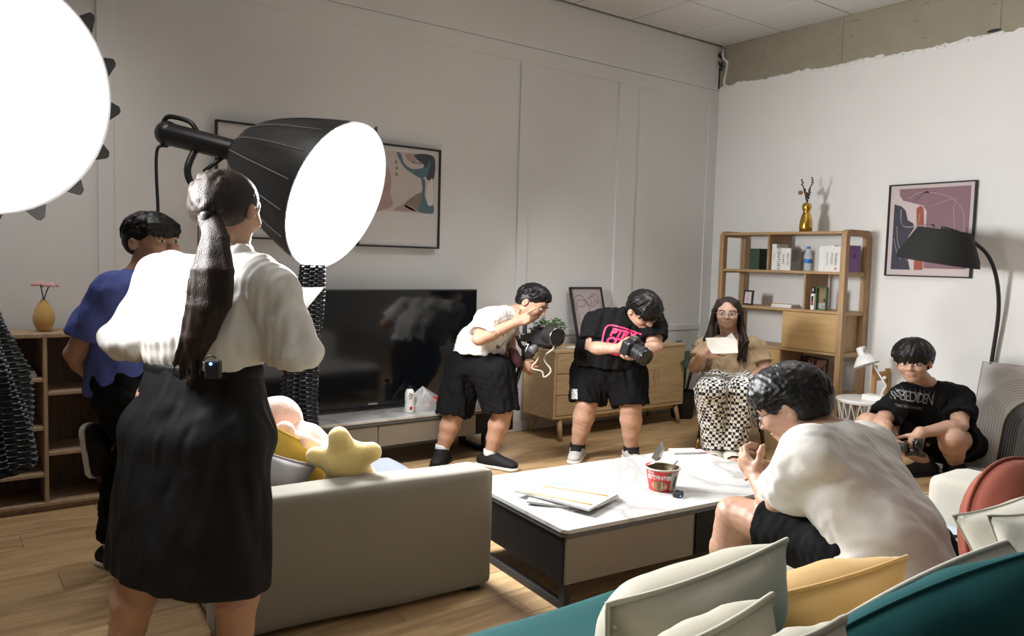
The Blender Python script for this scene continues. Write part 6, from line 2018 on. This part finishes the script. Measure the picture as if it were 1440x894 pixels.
MB().tube(catmull([at(755, 488, 5.40), at(757, 503, 5.38), at(748, 517, 5.38), at(762, 522, 5.38), at(765, 530, 5.38), at(773, 525, 5.38), at(774, 518, 5.38), at(766, 507, 5.38), at(768, 498, 5.38), at(778, 490, 5.36), at(779, 478, 5.36)], 8), .006, 6).put('white_cable', M['cushion_cream'], t, True)
MB().tube([at(716, 490, 5.40), at(722, 497, 5.40), at(727, 507, 5.40), at(730, 516, 5.40)], .03, 10, rads=[.018, .036, .038, .022]).put('strap_pouch', [mat('dark_maroon', (.05, .012, .015), .7)], t, True)

# ---------------------------------------------------------------- 4  photographer in black
d = 5.6
H = Head(b(904, 438, d - .15), dirn(.42, .66, -.62), dirn(.28, -.66, -.66), 1.04)
neck = b(884, 443, d); chest = b(866, 463, d); hip = b(856, 515, d + .05)
sR, sL = b(840, 452, d - .02), b(917, 452, d - .06)
eR, wR = b(833, 489, d - .10), b(866, 490, d - .26)
eL, wL = b(921, 487, d - .16), b(905, 496, d - .30)
f0 = onZ(850, 640, 0)
t = person('photographer in black T-shirt with pink lettering looking down at his camera', (f0.x, f0.y, 0))
fl = Flesh(.0055)
torso_flesh(fl, hip, chest, neck, sL, sR, H, (.105, .105, .10)); add_head(fl, H)
add_arm(fl, sR, eR, wR, 1.2); add_arm(fl, sL, eL, wL, 1.2)
add_hand(fl, wR, dirn(.92, -.05, -.25), dirn(.1, .30, .9), 1, (.45, .6, .5), spread=.16)
add_hand(fl, wL, dirn(-.80, .30, -.45), dirn(.0, -.95, -.1), -1, (.25, .4, .4))
hA, hB = b(832, 525, d + .08), b(880, 525, d + .02)
kA, kB = b(825, 568, d + .02), b(887, 572, d - .05)
aA, aB = b(812, 627, d + .10), b(888, 624, d + .06)
aA[2] = aB[2] = .09
add_leg(fl, hA, kA, aA, 1.22); add_leg(fl, hB, kB, aB, 1.22)
grown('body', fl, M['skin2'], t, .001, 60, 4)
tb_ = tee(t, 'shirt', 'tee_black', b(853, 516, d + .02), b(856, 492, d), chest, neck, sL, sR, eL, eR, .70, .72, H, (.158, .155, .135), 1.32, .0065, .006, 41, (.080, .094), dirn(.1, -1, .0), freq=35)
shorts(t, 'shorts', 'short_black', b(856, 522, d + .04), b(855, 505, d + .04), (hA, hB), (kA, kB), (.97, .97), unit(hB - hA), .150, 1.35, .130, .118, freq=36, wr=.007)
toA = aA + dirn(-.22, 0, -1) * .185; toA[2] = 0
toB = aB + dirn(.10, 0, -1) * .185; toB[2] = 0
for an, to in ((aA, toA), (aB, toB)):
    s_, fr = shoe(t, an, to, 'shoe_grey', 'sole', .0065, 'shoe_black', .085)
    base, dd, sd, up = fr
    f2 = Flesh(.0065); f2.cap(base + up * .072 + dd * .03, base + up * .058 + dd * .095, .041, .034, .01); f2.cap(base + up * .08, base + up * .112, .050, .049, .01); f2.cyl(base + up * .112, base + up * .2, .1); grown('tongue', f2, M['shoe_black'], s_)
hair_cap(t, H, 'hair', .06, 12, 1.05)
face_parts(t, H)
spectacles('thin spectacles worn by the photographer in black', H)
# pink lettering
pc = at(877, 480, 5.3); mt = plane_mtx(pc, RIGHT + DOWN * .22, -DOWN + RIGHT * .12)
for k, s in enumerate(('PTRY', 'CITIW', 'ZINE')):
    me = text_mesh(s, .075, spacing=.95, offset=.004, shear=.25); me.transform(Matrix.Translation((0, .045 - k * .062, 0)))
    drape('pink_lettering', me, mt, tb_, FWD, M['pink_ink'], tb_)
drape('pink_border', stroke([(-.125, -.06), (-.115, .075), (-.02, .092), (.125, .075)], 0, .010), mt, tb_, FWD, M['pink_ink'], tb_)
tag_c = at(813, 557, 5.5)
drape('white_tag', MB().prism([(-.02, -.035, 0), (.02, -.035, 0), (.02, .035, 0), (-.02, .035, 0)], (0, 0, .0005)).me(), plane_mtx(at(812, 559, 5.3), RIGHT, -DOWN), bpy.data.objects['shorts.001'], FWD, M['white'], bpy.data.objects['shorts.001'])
# stills camera
cc = at(889, 489, 5.24)
t = thing('stills_camera', 'black stills camera held in both hands by the photographer in black', 'camera', cc)
cf = Vector(dirn(.55, .38, -.74)); CR = frame_of(cf, -DOWN)
MB().box(cc, (.10, .16, .07), CR, .014).put('body', M['blackpl'], t)
MB().box(cc + CR @ Vector((.06, 0, 0)), (.035, .06, .06), CR, .01).put('prism_hump', M['blackpl'], t)
l_ = auto(MB().cyl(cc + cf * .03, cc + cf * .14, .052, .055, 24).put('lens', M['blackpl'], t))
MB().lathe([(.055, 0), (.057, .010), (.048, .012), (.04, -.002), (0, -.006)], cc + cf * .135, cf, 28, cap=False).put('lens_ring', M['blackgloss'], l_, True)
MB().tube([cc + cf * .10 + CR @ Vector((math.cos(a) * .056, math.sin(a) * .056, 0)) for a in np.linspace(0, 2 * PI, 25)[:-1]], .003, 6, True).put('grip_ring', M['grey_rim'], l_, True)
MB().box(cc + CR @ Vector((.082, 0, 0)), (.006, .03, .03), CR, .001).put('hot_shoe', M['steel'], t)

# ---------------------------------------------------------------- 5  seated woman with glasses
d = 6.0
H = Head(b(1023, 441, d), dirn(-.30, .06, -.95), (0, 0, 1.0))
neck = b(1026, 477, d + .05); chest = b(1030, 503, d + .08); hip = b(1030, 538, d + .12)
sR, sL = b(992, 489, d + .05), b(1063, 488, d + .08)
eR, wR = b(978, 516, d - .10), b(988, 499, d - .30)
eL, wL = b(1076, 524, d - .02), b(1051, 534, d - .20)
f0 = onZ(1015, 632, 0)
t = person('seated long-haired woman in glasses, tan T-shirt and checked trousers holding a sheet', (f0.x, f0.y, 0))
fl = Flesh(.0055)
torso_flesh(fl, hip, chest, neck, sL, sR, H, (.105, .10, .092), 1.35); add_head(fl, H, True)
add_arm(fl, sR, eR, wR, 1.15); add_arm(fl, sL, eL, wL, 1.2)
add_hand(fl, wR, dirn(.78, -.2, -.4), dirn(.25, .1, .95), 1, (.3, .4, .4))
add_hand(fl, wL, dirn(-.93, .15, -.25), dirn(.1, -.9, -.2), -1, (.25, .4, .35))
hA, hB = b(1010, 540, d + .05), b(1050, 540, d + .08)
kA, kB = b(1000, 549, d - .38), b(1044, 549, d - .36)
aA, aB = b(1006, 620, d - .20), b(1026, 622, d - .22)
aA[2] = aB[2] = .085
add_leg(fl, hA, kA, aA); add_leg(fl, hB, kB, aB)
tA = aA + dirn(-.35, 0, -1) * .15; tB = aB + dirn(-.05, 0, -1) * .15
add_foot(fl, aA, tA); add_foot(fl, aB, tB)
for tt_ in (tA, tB):
    for j in range(5): fl.ell((tt_[0] + Rw[0] * (j - 2) * .016, tt_[1] + Rw[1] * (j - 2) * .016, .034), (.010, .010, .010), None, .005)
grown('body', fl, M['skin2'], t, .001, 60, 4)
tee(t, 'shirt', 'tee_tan', b(1030, 540, d + .10), b(1030, 522, d + .09), chest, neck, sL, sR, eL, eR, .62, .60, H, (.160, .145, .118), 1.35, .0065, .007, 51, (.064, .076), (0, 0, 1), freq=36)
fl = Flesh(.0065)
for hp, kn, an in ((hA, kA, aA), (hB, kB, aB)):
    dd = unit(an - kn)
    fl.chain([hp, mid(hp, kn), kn, mid(kn, an, .5), an - dd * .0], [.125, .118, .100, .088, .098], .03)
    fl.cyl(an - dd * .02, an + dd * .14, .14)
fl.chain([b(1010, 540, d + .14), b(1050, 540, d + .14)], [.13, .13], .04)
grown('trousers', fl, M['check'], t, .006, 30, 7, fold=(1, 1, .35))
for an, to in ((aA, tA), (aB, tB)):
    dd = unit((to - an) * np.array((1, 1, 0))); sd = np.cross(dd, (0, 0, 1)); base = np.array((an[0], an[1], 0))
    f2 = Flesh(.006)
    f2.cap(base - dd * .05 + (0, 0, .02), base + dd * .19 + (0, 0, .02), .042, .050, .01, wide=(sd, 1.1)); f2.cyl(base + (0, 0, .030), base + (0, 0, .2), .4); f2.cyl(base - (0, 0, .2), base + (0, 0, .0), .4)
    s_ = grown('slide_sandal', f2, M['slide'], t)
    f3 = Flesh(.006); f3.cap(base + dd * .03 + (0, 0, .034), base + dd * .115 + (0, 0, .030), .058, .052, .01, wide=(sd, 1.12)); f3.cap(base + dd * .0 + (0, 0, .030), base + dd * .16 + (0, 0, .026), .042, .040, .003, True, wide=(sd, 1.12)); f3.cyl(base - (0, 0, .3), base + (0, 0, .022), .4)
    grown('strap', f3, M['slide'], s_)
# long hair
fl = Flesh(.0055); r = random.Random(8)
H.ell(fl, (0, -.022, .040), (.086, .104, .096), .01); H.ell(fl, (0, -.05, -.02), (.088, .070, .09), .03)
H.ell(fl, (0, .120, -.020), (.066, .088, .122), .012, True); H.ell(fl, (0, .07, -.12), (.075, .11, .09), .012, True); H.ell(fl, (.006, .105, .075), (.036, .05, .045), .02, True)
for s in (1, -1):
    for j in range(34):
        u_ = .25 + .75 * r.random()
        x0 = s * r.uniform(.005, .02); y0 = .07 - .13 * u_
        q = [H.p(x0, y0, .128 - .02 * u_), H.p(s * (.055 + .012 * r.random()), y0 * .9 + .008, .098), H.p(s * (.082 + .012 * r.random()), y0 * .85 - .005, .02), H.p(s * (.088 + .022 * r.random()), y0 * .5 - .01, -.10),
             H.p(s * (.088 + .055 * r.random()), y0 * .5 + .02 + .03 * r.random(), -.21), H.p(s * (.07 + .07 * r.random()), y0 * .4 + .05 + .04 * r.random(), -.30 - .09 * r.random())]
        fl.chain(q, [.008, .0095, .010, .010, .009, .003], .006)
for j in range(26):
    x = r.uniform(-.08, .08)
    fl.chain([H.p(x * .8, -.11, .05), H.p(x * 1.1, -.13, -.05), H.p(x * 1.5, -.12, -.20), H.p(x * 1.6, -.12, -.30)], [.010, .011, .010, .004], .006)
grown('hair', fl, M['hair_brown'], t)
face_parts(t, H, 'hair_brown')
spectacles('round thin-rimmed glasses worn by the seated long-haired woman', H, 'steel', .025)
pa = [at(991, 474, 5.66), at(1024, 473, 5.66), at(1037, 494, 5.66), at(1036, 497, 5.66), at(1000, 496, 5.66), at(993, 490, 5.66)]
solo('paper_sheet', MB().prism([at(992, 475, 5.63), at(1012, 473.5, 5.64), at(1022, 474, 5.65), at(1036.5, 478, 5.66), at(1038, 496, 5.62), at(1010, 497, 5.61), at(1001, 496.5, 5.61), at(995, 487, 5.62)], Vector(Fw) * .002).me(), M['paper_old'], 'creased greyish paper sheet held up by the seated long-haired woman', 'paper')
solo('paper_sheet', MB().prism([at(1021, 474, 5.675), at(1029, 468, 5.68), at(1036, 478, 5.68), at(1037.5, 496, 5.67), at(1024, 496, 5.67)], Vector(Fw) * .001).me(), M['paper'], 'white sheet peeking out behind the creased one the seated woman holds', 'paper')
ph = at(1033, 535.5, 5.72)
solo('phone', MB().box(ph, (.15, .07, .009), frame_of((.1, -.3, 1), RIGHT), .003).me(), M['steel'], 'slim phone lying in the left hand of the seated long-haired woman', 'phone')
# her chair
cc = at(1030, 548, 6.08)
ct = thing('dining_chair', 'cream shell chair with black gold-tipped legs under the seated woman', 'chair', (cc.x, cc.y, 0))
sz = .40
cfw = Vector(dirn(-.25, 0, -.97)); cfw.z = 0; cfw.normalize(); cr = Vector((-cfw.y, cfw.x, 0))
M['chair_cream'] = mat('cream_leatherette', (.52, .48, .38), .5)
def seatf(u, v):
    a = (u - .5) * 2; q = v
    return Vector((cc.x, cc.y, sz)) + cr * a * .265 * (1 - .12 * abs(2 * q - 1) ** 3) + cfw * (.26 - .52 * q) + Vector((0, 0, .03 * a * a - .035 * (1 - abs(2 * q - 1)) - .02 * (1 - q) ** 4))
b_ = MB(); b_.surf(seatf, 12, 12); b_.surf(lambda u, v: seatf(u, v) + Vector((0, 0, -.045)), 12, 12)
for s in ((0, None), (1, None)): b_.surf(lambda u, v, s=s: seatf(s[0], u) + Vector((0, 0, -.045 * v)), 12, 1)
for s in (0, 1): b_.surf(lambda u, v, s=s: seatf(u, s) + Vector((0, 0, -.045 * v)), 12, 1)
bmesh.ops.remove_doubles(b_.bm, verts=b_.bm.verts, dist=1e-5)
b_.put('seat', M['chair_cream'], ct, True)
def backf(u, v):
    a = (u - .5) * 2
    wdt = .27 * (1 - .25 * v * v)
    return Vector((cc.x, cc.y, sz + .01)) - cfw * (.24 + .06 * v - .10 * a * a * (1 - .3 * v)) + cr * a * wdt + Vector((0, 0, .36 * v * (1 - .12 * a * a)))
b_ = MB(); b_.surf(backf, 12, 10); b_.surf(lambda u, v: backf(u, v) - cfw * .035, 12, 10)
for s in (0, 1): b_.surf(lambda u, v, s=s: backf(s, u) - cfw * .035 * v, 10, 1)
for s in (0, 1): b_.surf(lambda u, v, s=s: backf(u, s) - cfw * .035 * v, 12, 1)
bmesh.ops.remove_doubles(b_.bm, verts=b_.bm.verts, dist=1e-5)
b_.put('backrest', M['chair_cream'], ct, True)
for sx, sy_ in ((-1, 1), (1, 1), (-1, -1), (1, -1)):
    top = Vector((cc.x, cc.y, sz - .04)) + cr * sx * .19 + cfw * sy_ * .17
    bot = Vector((cc.x, cc.y, 0)) + cr * sx * .25 + cfw * sy_ * .23
    k = .3
    l_ = MB().cyl(bot.lerp(top, k), top, .013, .02, 12).put('leg', M['blackpl'], ct, True)
    MB().cyl(bot, bot.lerp(top, k), .010, .0131, 12).put('gold_tip', M['brass'], l_, True)

# ---------------------------------------------------------------- 6  crouching man
d = 5.4
H = Head(b(1284, 510, d - .05), dirn(-.58, .10, -.80), unit(dirn(-.12, -1, -.12)), 1.12)
neck = b(1302, 540, d + .10); chest = b(1312, 568, d + .16); hip = b(1324, 618, d + .32)
sR, sL = b(1268, 560, d + .06), b(1348, 560, d + .12)
eR, wR = b(1240, 592, d - .10), b(1246, 613, d - .26)
eL, wL = b(1350, 598, d - .10), b(1293, 609, d - .22)
f0 = onZ(1310, 655, 0)
t = person('crouching man in black T-shirt with grey gothic lettering beside the leaning board', (f0.x, f0.y, 0))
fl = Flesh(.0055)
torso_flesh(fl, hip, chest, neck, sL, sR, H, (.12, .12, .11)); add_head(fl, H)
add_arm(fl, sR, eR, wR, 1.2); add_arm(fl, sL, eL, wL, 1.2)
add_hand(fl, wR, dirn(.18, .95, -.1), dirn(.35, .05, .9), 1, (.25, .3, .25), s=1.1, spread=.14)
add_hand(fl, wL, dirn(-.45, .85, -.15), dirn(.2, .1, .95), -1, (.35, .4, .35), s=1.1)
hA, hB = b(1300, 622, d + .22), b(1350, 622, d + .26)
kA, kB = b(1222, 594, d - .06), b(1338, 615, d - .16)
aA, aB = b(1302, 646, d + .08), b(1344, 645, d + .10)
aA[2] = .10; aB[2] = .09
add_leg(fl, hA, kA, aA, 1.25); add_leg(fl, hB, kB, aB, 1.32)
grown('body', fl, M['skin2'], t, .001, 60, 4)
tc_ = tee(t, 'shirt', 'tee_black', b(1318, 616, d + .25), b(1316, 596, d + .2), chest, neck, sL, sR, eL, eR, .72, .80, H, (.185, .180, .145), 1.3, .0065, .007, 61, (.082, .098), unit(dirn(0, -1, 0)), freq=35)
fl = Flesh(.0065)
e1 = sleeve(fl, hA, mid(hA, kA, .70), .125, .115, .02); e2 = sleeve(fl, hB, mid(hB, kB, .62), .130, .122, .02)
open_end(fl, e1); open_end(fl, e2)
fl.chain([b(1300, 622, d + .26), b(1350, 622, d + .30)], [.145, .145], .04)
grown('shorts', fl, M['short_black'], t, .006, 34, 9, fold=(1, 1, .6))
toA = aA + dirn(-.95, 0, -.35) * .19; toB = aB + dirn(-.05, 0, -1) * .19
toA[2] = toB[2] = 0
shoe(t, aA, toA, 'shoe_black', 'shoe_black', .0065, 'shoe_black', .10); shoe(t, aB, toB, 'shoe_black', 'shoe_black', .0065, 'shoe_black', .09)
hair_cap(t, H, 'hair', .055, 15, 1.12, 190, .9, lift=1.05, lr=.0085)
face_parts(t, H, look=-.003)
# grey gothic lettering
pc = at(1311, 564, 5.1); mt = plane_mtx(pc, RIGHT + DOWN * .16 - FWD * .05, -DOWN + RIGHT * .05)
me = text_mesh('VABEDIDEN', .10, spacing=.80); me.transform(Matrix.Diagonal((.74, 1.0, 1, 1)))
o_ = drape('gothic_lettering', me, mt, tc_, FWD, M['grey_ink'], tc_)
for k in range(10):
    x = -.155 + .0345 * k
    drape('gothic_spike', MB().prism([(x - .004, .02, 0), (x + .004, .02, 0), (x + (k - 4.5) * .003, .062 + .006 * (k % 2), 0)], (0, 0, .0004)).me(), mt, tc_, FWD, M['grey_ink'], tc_)
me = text_mesh('THE BEST GAMBLERS', .026); me.transform(Matrix.Translation((-.02, -.068, 0)))
drape('small_lettering', me, mt, tc_, FWD, M['grey_ink'], tc_)
# the device in his left hand
dv = at(1276, 634, 5.12)
t = thing('handheld_device', 'black handheld gimbal device held by the crouching man near the floor', 'camera', dv)
DR = frame_of(Vector(dirn(-.6, .1, -.8)), -DOWN)
MB().box(at(1291, 624, 5.14), (.07, .06, .06), DR, .012).put('camera_head', M['blackpl'], t)
MB().cyl(at(1291, 623, 5.10), at(1289, 624, 5.05), .024, .024, 16).put('lens', M['blackgloss'], t, True)
MB().tube([at(1291, 628, 5.14), at(1286, 637, 5.13), at(1274, 638, 5.12)], .016, 8).put('arm', M['blackpl'], t, True)
MB().box(at(1271, 628, 5.12), (.055, .05, .09), DR, .012).put('motor', M['blackpl'], t)
MB().cyl(at(1278, 634, 5.12), at(1300, 640, 5.12), .02, .019, 12).put('grip', M['blackpl'], t, True)

# ---------------------------------------------------------------- 7  man in white seated on the foreground sofa
d = 2.6
H = Head(b(1114, 574, 2.65), dirn(-.74, .40, .54), unit(dirn(-.30, -.90, .18)), 1.03)
neck = b(1170, 612, 2.58); chest = b(1192, 668, 2.54); hip = b(1246, 772, 2.46)
sL, sR = b(1140, 640, 2.44), b(1226, 630, 2.70)
eL, wL = b(1094, 716, 2.66), b(1066, 672, 2.86)
eR, wR = b(1175, 700, 2.98), b(1092, 662, 2.97)
f0 = onZ(1060, 860, 0)
t = person('man in glasses and oversized white T-shirt hunched on the foreground sofa', (2.40, 1.80, 0))
fl = Flesh(.0045)
torso_flesh(fl, hip, chest, neck, sL, sR, H, (.10, .10, .095)); add_head(fl, H)
add_arm(fl, sL, eL, wL, 1.1); add_arm(fl, sR, eR, wR, 1.1)
add_hand(fl, wL, dirn(-.42, -.62, .66), dirn(.55, -.40, .70), -1, curls=[(.5, .8, .6), (.55, .9, .6), (.6, .9, .6), (.5, .7, .5)], thumb_curl=.2, s=.98)
add_hand(fl, wR, dirn(-.85, -.20, -.35), dirn(-.30, .25, -.85), 1, curls=[(.55, .7, .5), (.5, .6, .4), (.45, .5, .4), (.35, .4, .3)], s=.98)
hA, hB = b(1205, 778, 2.46), b(1275, 775, 2.56)
kA, kB = b(1036, 722, 2.82), b(1130, 712, 3.02)
aA, aB = kA + np.array((-.03, .03, 0)), kB + np.array((-.02, .02, 0))
aA[2] = aB[2] = .09
add_leg(fl, hA, kA, aA, 1.14); add_leg(fl, hB, kB, aB, 1.14)
grown('body', fl, M['skin'], t, .001, 60, 4)
tee(t, 'shirt', 'tee_white', b(1262, 832, 2.44), b(1236, 745, 2.48), chest, neck, sL, sR, eL, eR, .66, .66, H, (.166, .148, .122), 1.30, .006, .006, 71, (.074, .092), unit(dirn(-.25, -1, .05)), collar=.062, freq=33)
fl = Flesh(.006)
e1 = sleeve(fl, hA, mid(hA, kA, .70), .112, .105, .02); e2 = sleeve(fl, hB, mid(hB, kB, .72), .115, .108, .02)
open_end(fl, e1); open_end(fl, e2)
fl.chain([hA, hB], [.13, .13], .04); fl.chain([hip, b(1240, 750, 2.48)], [.135, .12], .04, wide=(unit(hB - hA), 1.2))
grown('shorts', fl, M['short_black'], t, .004, 30, 10, fold=(.6, .6, .6))
for an in (aA, aB):
    to = an + dirn(-.55, 0, .83) * .19; to[2] = 0
    shoe(t, an, to, 'shoe_black', 'sole', .0065)
hair_cap(t, H, 'hair', .05, 19, 1.07, 520, 1.0, .004, sweep=.35, lr=.0052, lift=1.05, rough=(.0011, 130), jit=.022)
face_parts(t, H)
spectacles('black framed glasses worn by the man in white on the foreground sofa', H, 'black', .024)

# ================================================================== plush toys on the cream sofa
c = at(412, 612, 3.48)
t = thing('plush_toy', 'pale pink plush toy lying on the yellow cushion of the cream sofa', 'plush toy', (c.x, c.y, .40))
fl = Flesh(.007)
P_ = lambda x, y, dd: np.array(at(x, y, dd))
fl.ell(P_(388, 590, 3.46), (.115, .10, .105), None, .03)
fl.chain([P_(395, 612, 3.46), P_(432, 628, 3.46), P_(462, 650, 3.44)], [.085, .095, .085], .03)
fl.chain([P_(392, 612, 3.34), P_(400, 606, 3.31), P_(402, 616, 3.32)], [.03, .034, .036], .02)
fl.chain([P_(405, 617, 3.33), P_(430, 622, 3.33), P_(448, 634, 3.36)], [.034, .040, .036], .02)
grown('body', fl, M['plush_pink'], t, .005, 20, 3, scale=False)
t = thing('star_cushion', 'plump yellow star shaped plush cushion on the cream sofa beside the pink toy', 'cushion', (*at(490, 640, 3.25).xy, .38))
fl = Flesh(.007)
sc_ = np.array(at(486, 648, 3.24))
su = np.array(unit(RIGHT * 1 + FWD * -.1)); sv = np.array(unit(-DOWN * 1.0 - FWD * .55)); 
R_ = .122
for k in range(5):
    a = PI / 2 + .12 + k * 2 * PI / 5
    tip_ = sc_ + (su * math.cos(a) + sv * math.sin(a)) * R_
    fl.cap(sc_, tip_, .076, .042, .03)
grown('cover', fl, M['plush_yellow'], t, .004, 16, 4, scale=False)
